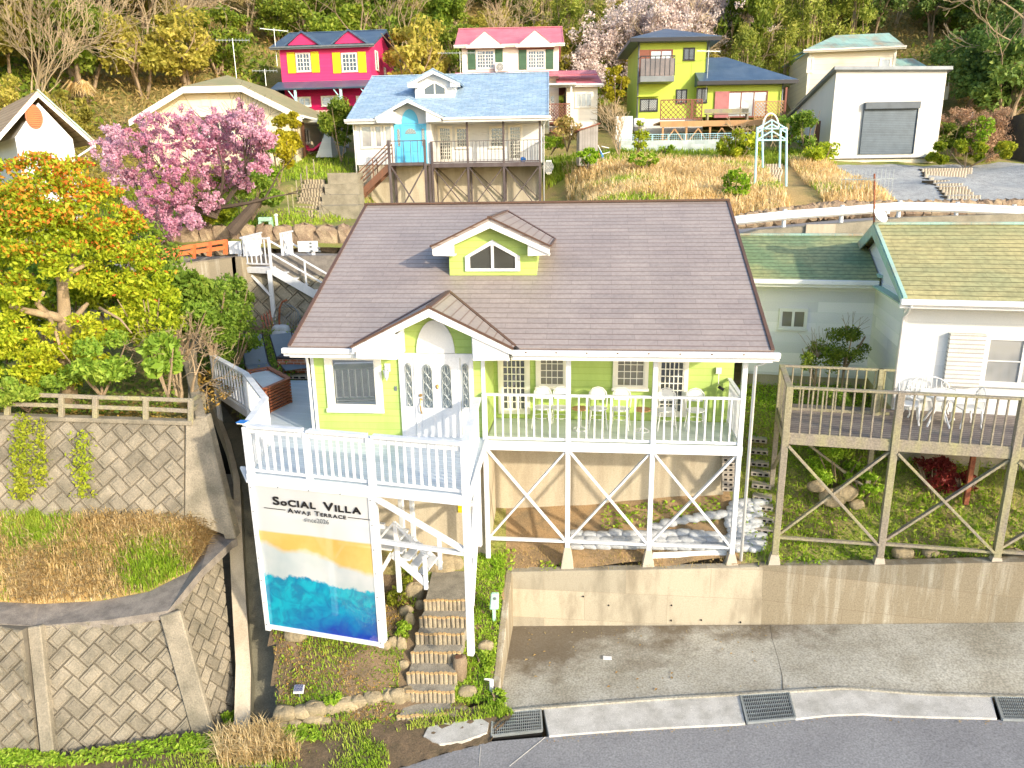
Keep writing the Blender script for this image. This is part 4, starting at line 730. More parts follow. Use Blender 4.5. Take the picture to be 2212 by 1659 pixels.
def heightfield(name, f, xs, ys, keep, mats, key=None, thick=0, kind='structure', noise=.0, smooth=True):
    Xg, Yg = np.meshgrid(xs, ys); Z = f(Xg, Yg)
    if noise: Z = Z + noise * (np.sin(Xg * 2.3 + Yg * 1.1) + np.sin(Yg * 3.1 - Xg * 1.7) + .6 * np.sin(5.1 * Xg + 4.2 * Yg)) * .5
    nx, ny = len(xs), len(ys); F4 = []; mi = []
    for j in range(ny - 1):
        for i in range(nx - 1):
            cx_, cy_ = (xs[i] + xs[i + 1]) / 2, (ys[j] + ys[j + 1]) / 2
            if not keep(cx_, cy_): continue
            a = j * nx + i; F4.append((a, a + 1, a + nx + 1, a + nx)); mi.append(key(cx_, cy_) if key else 0)
    me = raw_mesh(name, np.stack([Xg.ravel(), Yg.ravel(), Z.ravel()], 1), np.array(F4), mats, mi)
    if smooth: me.polygons.foreach_set('use_smooth', [True] * len(me.polygons))
    o = bpy.data.objects.new(name, me); C.objects.link(o); o['kind'] = kind; return o
def inM(x, y): q = M.E @ (np.array([x, y, 0.]) - M.o); return q[0], q[1]
def yard_keep(x, y):
    a, b = inM(x, y)
    if a > 5.9: return N.loc((x, y, 0))[1] > .04 and b > -1.6
    if a > .42: return b > -.06
    if a > -.0 and b < -.2: return b > -3.0 and a < .42
    return x > chx(y) + .24 and b > -3.78 - .12 * (a + 1)
def yard_key(x, y):
    a, b = inM(x, y)
    if a > .3 and a < 5.7 and b < 1.8: return 1
    if b > 4.2 or (b < -.6 and -4.6 < a < .4): return 2
    return 0
yard = heightfield('yard_ground', yardf, np.arange(-13, 30, .2), np.arange(11.4, 27.3, .2), yard_keep, [X['grassgr'], X['sand'], X['soil']], yard_key, noise=.035)
def yz(x, y): return float(yardf(np.array([x]), np.array([y]))[0])

# road, forecourt, kerb
def gpoly(name, px, mat_, dz, th=.0, kind='structure', extra=None):
    m = MB(); pts = [unG(u, v, dz) for u, v in px]; pts = pts + (extra or [])
    if th: m.prism(pts, (0, 0, -th))
    else: m.poly(pts)
    return m.obj(name, X[mat_], kind=kind, fix=bool(th))
ext = lambda x, y, dz=0: (x, y, gz(x, y) + dz)
road_edge = [(560, 1712), (700, 1690), (800, 1672), (880, 1655), (960, 1628), (1060, 1602), (1200, 1590), (1300, 1580), (1450, 1572), (1600, 1566), (1700, 1557), (1830, 1543), (1950, 1550), (2212, 1556), (2300, 1558)]
m = MB(); er = [unG(u, v, 0) for u, v in road_edge]; nE = len(er)
far_pts = [(p[0] + (p[0] - 0) * .02, 1.0, gz(p[0], 1.0)) for p in er]
rows = 14; vsr = []
for j in range(rows + 1):
    for i in range(nE): a = np.array(er[i]); b = np.array((er[i][0] * 1.0, -14.0, gz(er[i][0], -14.))); vsr.append(tuple(a * (1 - (j / rows) ** 2) + b * (j / rows) ** 2))
m.add(vsr, [(j * nE + i, j * nE + i + 1, (j + 1) * nE + i + 1, (j + 1) * nE + i) for j in range(rows) for i in range(nE - 1)])
E0 = er[0]; m.poly([E0, (E0[0], -14, gz(E0[0], -14)), (-45, -14, gz(-45, -14)), (-45, 10.4, gz(-45, 10.4))]); E1 = er[-1]; m.poly([E1, (45, E1[1], gz(45, E1[1])), (45, -14, gz(45, -14)), (E1[0], -14, gz(E1[0], -14))])
m.obj('road', X['asphalt'], kind='structure', fix=False)
m = MB(); m.poly([(-60, -15, -12.2), (60, -15, -12.2), (60, 30, -12.2), (-60, 30, -12.2)]); m.obj('ground', X['soil'], kind='structure', fix=False)
# painted hairline on the road is only a seam
fore = [(1112, 1349), (1350, 1352), (1600, 1350), (1900, 1348), (2250, 1345), (2300, 1500), (2150, 1506), (1990, 1502), (1830, 1489), (1700, 1497), (1600, 1503), (1450, 1511), (1300, 1522), (1150, 1533), (1085, 1490)]
ft = [unG(u, v, .02) for u, v in [(1085, 1349), (1250, 1351), (1400, 1352), (1550, 1351), (1640, 1350)]] + [N.w(N.at(u, v, y=-.16)) for u, v in [(1690, 1350), (1800, 1349), (1900, 1348), (2000, 1347), (2212, 1345), (2400, 1343)]]
fb_ = [unG(u, v, .02) for u, v in [(1085, 1533), (1200, 1530), (1340, 1519), (1480, 1509), (1600, 1503), (1660, 1499), (1760, 1493), (1860, 1491), (1990, 1502), (2150, 1506), (2330, 1509)]]
m = MB(); nk = 12; nf_ = len(ft); m.add([tuple(np.array(ft[i]) * (1 - j / nk) + np.array(fb_[i]) * (j / nk)) for j in range(nk + 1) for i in range(nf_)], [(j * nf_ + i, j * nf_ + i + 1, (j + 1) * nf_ + i + 1, (j + 1) * nf_ + i) for j in range(nk) for i in range(nf_ - 1)]); m.obj('forecourt', X['forecourt'], kind='structure', fix=False, smooth=True)
fm = bpy.data.materials['rough_forecourt_concrete'].copy(); fm.name = 'dirt_stained_forecourt'; ft_ = fm.node_tree; bb = ft_.nodes['Principled BSDF']; src = bb.inputs['Base Color'].links[0].from_socket
tcf = _n(ft_, 'ShaderNodeTexCoord'); spf = _n(ft_, 'ShaderNodeSeparateXYZ'); ft_.links.new(tcf.outputs['Generated'], spf.inputs[0]); nf2 = _n(ft_, 'ShaderNodeTexNoise'); nf2.inputs['Scale'].default_value = .9; nf2.inputs['Detail'].default_value = 9; nf2.inputs['Roughness'].default_value = .68; ft_.links.new(tcf.outputs['Object'], nf2.inputs[0])
df = math_(ft_, 'ADD', math_(ft_, 'MULTIPLY_ADD', nf2.outputs[0], 1.5, -.75), math_(ft_, 'SUBTRACT', spf.outputs[1], math_(ft_, 'MULTIPLY', spf.outputs[0], .38)))
ft_.links.new(mix(ft_, math_(ft_, 'MULTIPLY', ramp(ft_, df, .42, .72), .8), src, (.13, .095, .055)), bb.inputs['Base Color']); bpy.data.objects['forecourt'].data.materials[0] = fm
m = MB()
for pl_ in ([(1665, 1352), (1668, 1380), (1680, 1420), (1690, 1460), (1692, 1495)],): m.tube([tuple(np.array(unG(u, v, .03)) + (0, 0, .0)) for u, v in pl_], .008, 4)
m.obj('forecourt_crack', X['joint'], kind='structure')
m = MB(); m.beam(unG(1100, 1655, .004), unG(1178, 1592, .004), .012, .006); m.beam(unG(1035, 1655, .004), unG(1038, 1612, .004), .01, .006); m.obj('road_seam', X['kerb'], kind='structure')
def kseg(us, name='kerb'):
    top = lambda u: np.interp(u, [1050, 1160, 1300, 1450, 1600, 1700, 1830, 1990, 2150, 2300], [1545, 1532, 1521, 1510, 1502, 1496, 1488, 1501, 1505, 1508])
    bot = lambda u: np.interp(u, [1050, 1160, 1300, 1450, 1600, 1700, 1830, 1950, 2212, 2300], [1602, 1592, 1580, 1571, 1564, 1555, 1540, 1547, 1553, 1555])
    sh = lambda u: 10 * (1 if u < 1830 else 1)
    return top, bot
top, bot = kseg(None)
def kpiece(ua, ub, slant=12):
    us = np.linspace(ua, ub, 7); a = [unG(u, top(u), .035) for u in us]; b = [unG(u + slant, bot(u + slant), .035) for u in us[::-1]]; m = MB(); m.prism(a + b, (0, 0, -.3)); return m
mk = MB()
for a, b in ((1174, 1598), (1706, 2142)): k = kpiece(a, b); mk.add(k.v, k.f)
mk.obj('kerb', X['kerb'], kind='structure', bev=.01)
m = MB()
for a in np.linspace(1040, 2290, 40):
    p, q = unG(a, top(a) - 1.5, .045), unG(a + 32, top(a + 32) - 1.5, .045); 
    if a < 2240: m.beam(p, q, .05, .05)
m.obj('kerb_lip', X['forecourt'], kind='structure')
def grate(label, c4, nb, nl, z=.03):
    t = thing('drain_grate', label, 'drain grate', W, tuple(np.mean(c4, 0)), 'steel drain grates'); A, B_, C_, D_ = [np.array(p) for p in c4]  # A far-left B far-right C near-right D near-left
    m = MB(); 
    for p, q in ((A, B_), (B_, C_), (C_, D_), (D_, A)): m.beam(p, q, .035, .05)
    m.obj('frame', X['steel'], t); m = MB()
    for i in range(1, nb): f = i / nb; m.beam(A + (B_ - A) * f, D_ + (C_ - D_) * f, .012, .035)
    for j in range(1, nl): f = j / nl; m.beam(A + (D_ - A) * f, B_ + (C_ - B_) * f, .016, .03)
    m.obj('bar', X['steel'], t)
    m = MB(); dn = np.array((0, 0, -.45)); m.add([A, B_, C_, D_, A + dn, B_ + dn, C_ + dn, D_ + dn], [(4, 5, 6, 7), (0, 1, 5, 4), (1, 2, 6, 5), (2, 3, 7, 6), (3, 0, 4, 7)]); m.obj('pit', X['dark'], t, fix=False)
grate('drain grate at the foot of the garden steps, leftmost of the three along the kerb', [unG(1064, 1542, .035), unG(1168, 1534, .035), unG(1171, 1578, .035), unG(1062, 1590, .035)], 26, 7)
grate('middle drain grate of the three along the kerb', [unG(1600, 1503, .035), unG(1704, 1496, .035), unG(1718, 1551, .035), unG(1614, 1561, .035)], 26, 7)
grate('drain grate at the right edge of the picture in the kerb', [unG(2150, 1506, .035), unG(2262, 1508, .035), unG(2278, 1556, .035), unG(2166, 1554, .035)], 26, 7)
grate('drain grate at the mouth of the dark ditch below the block wall', [unG(541, 1601, .05), unG(596, 1601, .05), unG(586, 1655, .05), unG(519, 1655, .05)], 12, 9)
# verge at lower left (grass/soil apron between stone edging and road)
verge_px_top = [(-60, 1612), (140, 1632), (400, 1590), (520, 1590), (600, 1572), (760, 1562), (860, 1545), (1000, 1530), (1080, 1522), (1110, 1540)]
vt = [unG(u, v, .10) for u, v in verge_px_top]; vb = [unG(u, v, .012) for u, v in [(-60, 1730), (140, 1720), (400, 1715), (560, 1712), (700, 1690), (800, 1672), (880, 1655), (960, 1628), (1060, 1603), (1062, 1596)]]
def verge_at(s, t):
    n = len(vt); k = s * (n - 1); i = min(int(k), n - 2); f = k - i; a = np.array(vt[i]) * (1 - f) + np.array(vt[i + 1]) * f; b = np.array(vb[i]) * (1 - f) + np.array(vb[i + 1]) * f; return a * (1 - t) + b * t
m = MB(); n_, k_ = 60, 8; m.add([tuple(verge_at(i / n_, j / k_) + np.array((0, 0, .03 * math.sin(i * 1.7 + j * 2.1)))) for j in range(k_ + 1) for i in range(n_ + 1)], [(j * (n_ + 1) + i, j * (n_ + 1) + i + 1, (j + 1) * (n_ + 1) + i + 1, (j + 1) * (n_ + 1) + i) for j in range(k_) for i in range(n_)])
m.obj('verge', X['soil'], kind='structure', fix=False, smooth=True)
gpoly('footpath_patch', [(925, 1570), (960, 1562), (1000, 1556), (1040, 1552), (1056, 1562), (1052, 1582), (1000, 1600), (950, 1607), (915, 1590)], 'kerb', .075, .1)

# front concrete retaining wall (frame M, rises with the road), pale left part and mossy right part
WT = thing('retaining_wall', 'long concrete retaining wall behind the forecourt, pale at left and mossy brown at right', 'wall', M, (5, -.25, -5.3))
def wseg(x0, x1, mt):
    m = MB(); zt = lambda x: -4.17 + .068 * (x - .58); n = 1
    m.prism([(x0, -.30, -6.2), (x1, -.30, -6.2), (x1, -.24, zt(x1)), (x0, -.24, zt(x0))], (0, .22, 0)); m.obj('wall_section', X[mt], WT, bev=.008)
wseg(.55, 6.25, 'wallconc')
m = MB(); tp = [N.at(u, v, y=-.12) for u, v in ((1640, 1222), (1900, 1221), (2212, 1214), (2500, 1207))]; bt_ = [N.at(u, v, y=-.16) for u, v in ((1640, 1350), (1900, 1348), (2212, 1345), (2500, 1342))]
toM = lambda q: tuple(M.loc(N.w(q)))
for i in range(3): m.prism([toM((bt_[i][0], bt_[i][1], bt_[i][2] - .8)), toM((bt_[i + 1][0], bt_[i + 1][1], bt_[i + 1][2] - .8)), toM(tp[i + 1]), toM(tp[i])], (.05, .24, 0))
m.obj('wall_section', X['wallmoss'], WT)
hl = MB(); hz_ = [(1177, 1370), (1392, 1370), (1315, 1309), (1451, 1309), (1260, 1290), (1515, 1340), (1450, 1341), (1600, 1345)]
for u, v in hz_: p = M.at(u, v, y=-.30); hl.tube([(p[0], p[1] - .004 + .02 * (v < 1330), p[2]), (p[0], p[1] + .05, p[2])], .018, 8)
hl.obj('tie_hole', X['dark'], WT)
sw = thing('side_wall', 'low concrete side wall between the garden steps and the forecourt', 'wall', M, (.5, -1.5, -5.6)); m = MB()
m.prism([(.42, -.05, -4.12), (.42, -.05, -6.3), (.42, -3.0, -6.3), (.42, -3.0, -5.48), (.42, -1.6, -4.75)], (.16, 0, 0)); m.obj('wall_section', X['wallmoss'], sw, bev=.02)

# log-edged garden stair
GS = thing('garden_stair', 'flight of garden steps edged with rows of short round logs', 'stair', W, unG(910, 1545))
rowsP = [(861, 1547, 962, 1540), (881, 1494, 977, 1497), (882, 1453, 982, 1457), (891, 1409, 991, 1412), (901, 1369, 999, 1372), (909, 1333, 1007, 1336), (919, 1296, 1008, 1299)]
prev = None; tops = []
for i, (ua, va, ub, vb_) in enumerate(rowsP):
    z = gz(-2, 12.9) + .16 + i * .232; a, b = np.array(W.at(ua, va, z=z)), np.array(W.at(ub, vb_, z=z)); b[1] = b[1] * .5 + a[1] * .5 + (0 if i else .0); tops.append((a, b, z))
for i, (a, b, z) in enumerate(tops):
    g = MB(); e = MB(); n = 11; hgt = .14 if i == 0 else .235
    for k in range(n):
        p = a + (b - a) * k / (n - 1); r = .046 + .003 * math.sin(k * 7 + i); zz_ = z + .012 * math.sin(k * 5.1 + i * 2)
        g.tube([(p[0], p[1], zz_ - hgt - .1), (p[0], p[1], zz_ - .012)], r, 9, cap=False); e.tube([(p[0], p[1], zz_ - .013), (p[0], p[1], zz_)], r, 9)
    g.m = 0; nb_ = len(g.f); g.m = 1; g.add(e.v, e.f); g.obj('log_riser', [X['log'], X['logend']], GS)
    nx_t = tops[i + 1] if i + 1 < len(tops) else (a + np.array((.05, 1.2, 0)), b + np.array((.1, 1.2, 0)), z + .25)
    m = MB(); m.prism([tuple(a + (0, .03, -.015)), tuple(b + (0, .03, -.015)), tuple(np.array((nx_t[1][0] + .02, nx_t[1][1], z - .0))), tuple(np.array((nx_t[0][0] - .02, nx_t[0][1], z)))], (0, 0, -.25)); m.obj('tread', X['step'], GS)
# stones
def stone(label, c, r, seed, mt='rock', group='rough field stones in the garden'):
    m = MB(); m.rock((0, 0, 0), r, seed, 9, 6, .16); o = m.obj('stone', X[mt], loc=c, label=label, cat='stone', group=group, smooth=False, fr=Fr(0, (0, 0, 0)))
    for v in o.data.vertices: v.co += Vector(c)
    sub = o.modifiers.new('s', 'SUBSURF'); sub.levels = 1; sub.render_levels = 1
    return o
def on_yard(u, v, z0=None):  # march the sight line to the yard surface
    for Y in np.arange(12.2, 27, .05):
        p = W.at(u, v, y=Y)
        if p[2] <= yz(p[0], p[1]): return (p[0], p[1], yz(p[0], p[1]))
    return W.at(u, v, y=15)
sd = 0
for u, v, rx, rz, lb in [(955, 1222, .42, .26, 'large rounded boulder at the top of the garden steps, against the foundation'), (985, 1222, .2, .2, 'smaller boulder wedged right of the large one atop the steps'), (895, 1285, .24, .24, 'tan boulder left of the upper steps under the white stair'), (878, 1322, .17, .15, 'brown stone below the tan boulder left of the steps'),
        (885, 1345, .13, .22, 'upright slab stone left of the third step from the top'), (907, 1310, .11, .13, 'small stone beside the second step'), (868, 1400, .12, .26, 'tall narrow stone left of the middle steps'), (850, 1392, .14, .16, 'squat stone below the banner right corner'), (832, 1402, .13, .15, 'mossy stone under the right banner post'), (808, 1392, .15, .13, 'pale stone left of the right banner post'),
        (872, 1440, .12, .1, 'flat stone at the left end of the middle step row'), (640, 1372, .30, .14, 'flat grey slab under the left end of the banner'), (860, 1510, .20, .2, 'standing stone at the left end of the lowest steps'), (1050, 1402, .20, .16, 'tan stone on the weedy bank right of the steps'), (1010, 1500, .22, .12, 'low stone right of the bottom step'), (1070, 1494, .07, .06, 'small pale pebble by the side wall'), (990, 1548, .3, .08, 'long flat kerb stone at the bottom right of the steps')]:
    sd += 1; c = on_yard(u, v); c = (c[0], c[1], c[2] + .03 * rz); stone(lb, c, (rx, rx * .7, rz), sd)
# stone edging wall along the bottom of the garden slope
EW = thing('stone_edging', 'low tan stone wall along the foot of the garden slope beside the road', 'wall', W, unG(720, 1570))
m = MB(); us = np.linspace(604, 862, 9); rr = random.Random(4)
for row in range(2):
    for i, u in enumerate(us):
        p = unG(u + 10 * (row % 2), np.interp(u, [600, 700, 862], [1592, 1577, 1548])); r = (.20 + .14 * rr.random(), .19, .12 + .07 * rr.random()); m.rock((p[0] + rr.uniform(-.06, .06), p[1] + .18 + .12 * row, p[2] + .08 + .2 * row), r, i + 20 * row, 8, 5, .26)
eo = m.obj('stones', X['rock'], EW); s_ = eo.modifiers.new('s', 'SUBSURF'); s_.levels = s_.render_levels = 1

# ditch with concrete sides
m = MB(); sec = [(-.26, .20), (-.24, -.22), (.22, -.24), (.25, .12), (.36, .12), (.36, -.6)]; ns = len(sec)
vs = [(c[0] + s[0], c[1], c[2] + s[1]) for c in CH for s in sec]
m.add(vs, [(i * ns + j, i * ns + j + 1, (i + 1) * ns + j + 1, (i + 1) * ns + j) for i in range(len(CH) - 1) for j in range(ns - 1)]); m.obj('drainage_ditch', X['mossconc'], kind='structure', fix=False)
m = MB()
for i in range(len(CH) - 1):
    a, b = CH[i], CH[i + 1]; w = .30 if i < 18 else .16
    m.prism([(a[0] - .27, a[1], a[2] + .22), (a[0] - .27 - w, a[1], a[2] + .34), (b[0] - .27 - w, b[1], b[2] + .34), (b[0] - .27, b[1], b[2] + .22)], (0, 0, -.5))
m.obj('ditch_kerb', X['foundation'], kind='structure')

# ---------------------------------------------------------------- block-faced retaining walls on the left
def herring(par, org, eu, ev, poly, size=(.46, .30), rot=R(45), mt='blockconc', seed=0, depth=.05, name='block_facing'):
    # two-way diagonal bond of bossed blocks clipped to a polygon in (u,v); org + u*eu + v*ev
    org = np.array(org, float); eu = np.array(eu, float); ev = np.array(ev, float); nn = np.cross(eu, ev); nn /= np.linalg.norm(nn)
    if nn[1] > 0: nn = -nn
    a, b = size; m = MB(); rr = random.Random(seed); c, s = math.cos(rot), math.sin(rot)
    us = [p[0] for p in poly]; vs_ = [p[1] for p in poly]; ccx, ccy = (min(us) + max(us)) / 2, (min(vs_) + max(vs_)) / 2; Rr = max(max(us) - min(us), max(vs_) - min(vs_)) * .75 + a
    area = sum(poly[i][0] * poly[(i + 1) % len(poly)][1] - poly[(i + 1) % len(poly)][0] * poly[i][1] for i in range(len(poly)))
    P_ = poly if area > 0 else poly[::-1]
    def clip(q):
        for i in range(len(P_)):
            A, B__ = P_[i], P_[(i + 1) % len(P_)]; out = []
            sd_ = lambda p: (B__[0] - A[0]) * (p[1] - A[1]) - (B__[1] - A[1]) * (p[0] - A[0])
            for k in range(len(q)):
                p0, p1 = q[k], q[(k + 1) % len(q)]; d0, d1 = sd_(p0), sd_(p1)
                if d0 >= 0: out.append(p0)
                if (d0 >= 0) != (d1 >= 0): t = d0 / (d0 - d1); out.append((p0[0] + t * (p1[0] - p0[0]), p0[1] + t * (p1[1] - p0[1])))
            q = out
            if len(q) < 3: return None
        return q
    k = int(Rr / b) + 2; g = .012
    for i in range(-k, k):
        for j in range(-k, k):
            # basket/herringbone lattice: blocks a x b alternating orientation
            for o in (0, 1):
                x0 = i * (a + b) * .5 * 0 + 0; 
                # herringbone lattice vectors for 3:2 block: (b,b),( a,-a)... use L-shaped pair tiling
                ox, oy = i * b + j * a, i * b - j * a
                q = [(ox + g, oy + g), (ox + a - g, oy + g), (ox + a - g, oy + b - g), (ox + g, oy + b - g)] if o == 0 else [(ox + a * 0 - 0 + g, oy + b + g - 0), (ox + b - g, oy + b + g), (ox + b - g, oy + b + a - g), (ox + g, oy + b + a - g)]
                if o: q = [(x, y) for x, y in q]
                q = [(ccx + x * c - y * s, ccy + x * s + y * c) for x, y in q]
                if all(abs(p[0] - ccx) > Rr or abs(p[1] - ccy) > Rr for p in q): continue
                full = q; q = clip(q)
                if not q or len(q) < 3: continue
                mx, my = sum(p[0] for p in q) / len(q), sum(p[1] for p in q) / len(q)
                d = depth * rr.uniform(.7, 1.3); tl = (rr.uniform(-.02, .02), rr.uniform(-.02, .02))
                W3 = lambda p, h: org + p[0] * eu + p[1] * ev + nn * (h + (p[0] - mx) * tl[0] + (p[1] - my) * tl[1])
                sh = lambda f: [(mx + (p[0] - mx) * f, my + (p[1] - my) * f) for p in q]
                r0 = [W3(p, -.03) for p in q]; r1 = [W3(p, d * .55) for p in sh(.96)]; r2 = [W3(p, d * .55) for p in sh(.72)]; r3 = [W3(p, d * .95) for p in sh(.62)]; n = len(q)
                m.add(r0 + r1 + r2 + r3, [(x + t * n, (x + 1) % n + t * n, (x + 1) % n + (t + 1) * n, x + (t + 1) * n) for t in range(3) for x in range(n)] + [tuple(3 * n + x for x in range(n))])
    return m.obj(name, X[mt], par, fix=False)
def facewall(par, p4, px_inset=0, **kw):
    # p4: world points bottom-left, bottom-right, top-right, top-left (near planar)
    a, b, c_, d_ = [np.array(p, float) for p in p4]; eu = b - a; eu /= np.linalg.norm(eu); ev = d_ - a; ev -= eu * (ev @ eu); ev /= np.linalg.norm(ev)
    pl = [((p - a) @ eu, (p - a) @ ev) for p in (a, b, c_, d_)]
    m = MB(); nn = np.cross(eu, ev); nn = nn if nn[1] < 0 else -nn
    m.prism([tuple(a + p[0] * eu + p[1] * ev - nn * .02) for p in pl], -nn * .25); m.obj('backing', X['joint'], par)
    return herring(par, a, eu, ev, pl, **kw)
LW = thing('lower_block_wall', 'lower diagonal block retaining wall with concrete ribs at the bottom left', 'wall', W, (-7.5, 12, -10.6))
zb = -10.75
def wy(u, v, y): return np.array(W.at(u, v, y=y))
tl0, tl1, tr1 = wy(-40, 1346, 12.55), wy(62, 1352, 12.7), wy(363, 1320, 12.95)
bl0, bl1, br1 = np.array(W.at(-40, 1640, z=zb)), np.array(W.at(120, 1655, z=zb)), np.array(W.at(470, 1622, z=zb))
tr2 = wy(500, 1170, 14.9); mid2 = wy(433, 1233, 13.9); br2 = np.array(W.at(500, 1500, y=13.05)); br3 = wy(530, 1246, 14.55)
facewall(LW, (bl0, np.array(W.at(88, 1648, z=zb)), wy(68, 1351, 12.7), tl0), seed=1, size=(.41, .275))
facewall(LW, (np.array(W.at(128, 1650, z=zb)), np.array(W.at(425, 1620, z=zb)), wy(360, 1322, 12.93), wy(95, 1352, 12.72)), seed=2, size=(.41, .275))
facewall(LW, (wy(480, 1600, 12.35), br2 + np.array((.03, 0, -.2)), tr2, tr1), seed=3, size=(.34, .23), rot=R(0), depth=.04)
m = MB()
def rib(m, t0, b0, w, nrm, h=.10):
    t0, b0 = np.array(t0), np.array(b0); m.beam(b0 + nrm * h * .3, t0 + nrm * h * .3, w, h * 1.6, up=tuple(nrm))
nf = np.array((0, -1., .25)); rib(m, wy(80, 1350, 12.68), W.at(112, 1652, z=zb), .26, nf, .10); rib(m, wy(370, 1322, 12.93), W.at(452, 1618, z=zb), .42, nf, .08)
m.obj('rib', X['blockconc'], LW, bev=.02)
# cap slab, dark gravelly concrete
cap_o = [wy(-60, 1343, 12.5), wy(60, 1351, 12.66), wy(78, 1352, 12.7), wy(233, 1339, 12.8), wy(363, 1319, 12.9), wy(433, 1233, 13.9), wy(500, 1169, 14.9), wy(512, 1163, 15.1)]
cap_i = [wy(-60, 1298, 13.2), wy(60, 1303, 13.3), wy(85, 1305, 13.3), wy(217, 1298, 13.42), wy(320, 1279, 13.55), wy(413, 1233, 14.2), wy(453, 1166, 15.15), wy(460, 1150, 15.4)]
m = MB()
for i in range(len(cap_o) - 1): m.prism([cap_o[i], cap_o[i + 1], cap_i[i + 1], cap_i[i]], (0, 0, -.18))
m.obj('cap', X['capconc'], LW)
# terrace surface between lower and upper wall
m = MB(); bk = [wy(-60, 1108, 15.05), wy(60, 1108, 15.05), wy(85, 1108, 15.05), wy(217, 1110, 15.05), wy(320, 1112, 15.05), wy(413, 1118, 15.1), wy(453, 1130, 15.2), wy(500, 1140, 15.4)]
def terr(s, t): 
    n = len(bk); k = s * (n - 1); i = min(int(k), n - 2); f = k - i; a = cap_i[i] * (1 - f) + cap_i[i + 1] * f; b = bk[i] * (1 - f) + bk[i + 1] * f; return a * (1 - t) + b * t
n_ = 24; m.add([tuple(terr(i / n_, j / 8) - np.array((0, 0, .03))) for j in range(9) for i in range(n_ + 1)], [(j * (n_ + 1) + i, j * (n_ + 1) + i + 1, (j + 1) * (n_ + 1) + i + 1, (j + 1) * (n_ + 1) + i) for j in range(8) for i in range(n_)]); m.obj('terrace_ground', X['drygr'], kind='structure', fix=False)
# upper wall
UW = thing('upper_block_wall', 'upper diagonal block retaining wall under the wooden fence, with hanging vines', 'wall', W, (-8, 15, -7))
facewall(UW, (wy(-60, 1112, 15.0), wy(398, 1122, 15.0), wy(398, 918, 15.7), wy(-60, 905, 15.7)), seed=5, size=(.42, .28), depth=.035)
m = MB(); a, b, c_, d_ = wy(398, 1124, 14.97), wy(510, 1165, 15.0), wy(445, 900, 15.8), wy(400, 912, 15.68)
m.prism([a, b, c_, d_], (0, .3, 0)); m.prism([b, b + (-1.6, 3.4, .9), c_ + (-2.2, 4.5, .7), c_], (-.25, 0, 0)); m.obj('corner_pier', X['blockconc'], UW, bev=.02)
m = MB(); a, b = wy(-60, 897, 15.75), wy(418, 912, 15.75); m.beam(a, b, .22, .10); m.beam(b, b + (-2.0, 5.0, .75), .22, .10); m.obj('coping', X['blockconc'], UW, bev=.01)
UTZ = float(b[2])
# upper terrace (tree terrace) ground
m = MB(); m.poly([(-40, 15.7, UTZ - .08), (b[0], b[1], UTZ - .08), (b[0] - 2.0, b[1] + 5, UTZ + .5), (-12.5, 28, UTZ + .9), (-40, 28, UTZ + .9)]); m.obj('tree_terrace', X['woodfloor'], kind='structure', fix=False)
# wooden fence on it
WF = thing('wooden_fence', 'weathered two-rail wooden fence along the top of the upper block wall', 'fence', W, (b[0], b[1], b[2]))
fp = [(-60, 848, 898), (16, 850, 900), (133, 854, 903), (206, 857, 906), (315, 860, 911), (412, 864, 917)]
ln = [(wy(u, v0, 15.72), wy(u, v1, 15.72)) for u, v0, v1 in fp]
for t_, b_ in ln: m = MB(); m.beam(b_, t_, .11, .09, up=(0, 1, 0)); m.obj('post', X['oldwood'], WF, bev=.008)
e2 = (ln[-1][0] + (.35, 1.0, .06), ln[-1][1] + (.35 * 0 - .2, 1.0, .1)); 
q1 = wy(437, 850, 17.0); q0 = wy(440, 890, 17.0); m = MB(); m.beam(q0, q1, .1, .09, up=(0, 1, 0)); m.obj('post', X['oldwood'], WF)
for k in (0.02, .45):
    m = MB()
    for i in range(len(ln) - 1): m.beam(ln[i][0] * (1 - k) + ln[i][1] * k, ln[i + 1][0] * (1 - k) + ln[i + 1][1] * k, .05, .09)
    m.beam(ln[-1][0] * (1 - k) + ln[-1][1] * k, q1 * (1 - k) + q0 * k, .05, .09); m.obj('rail', X['oldwood'], WF, bev=.006)
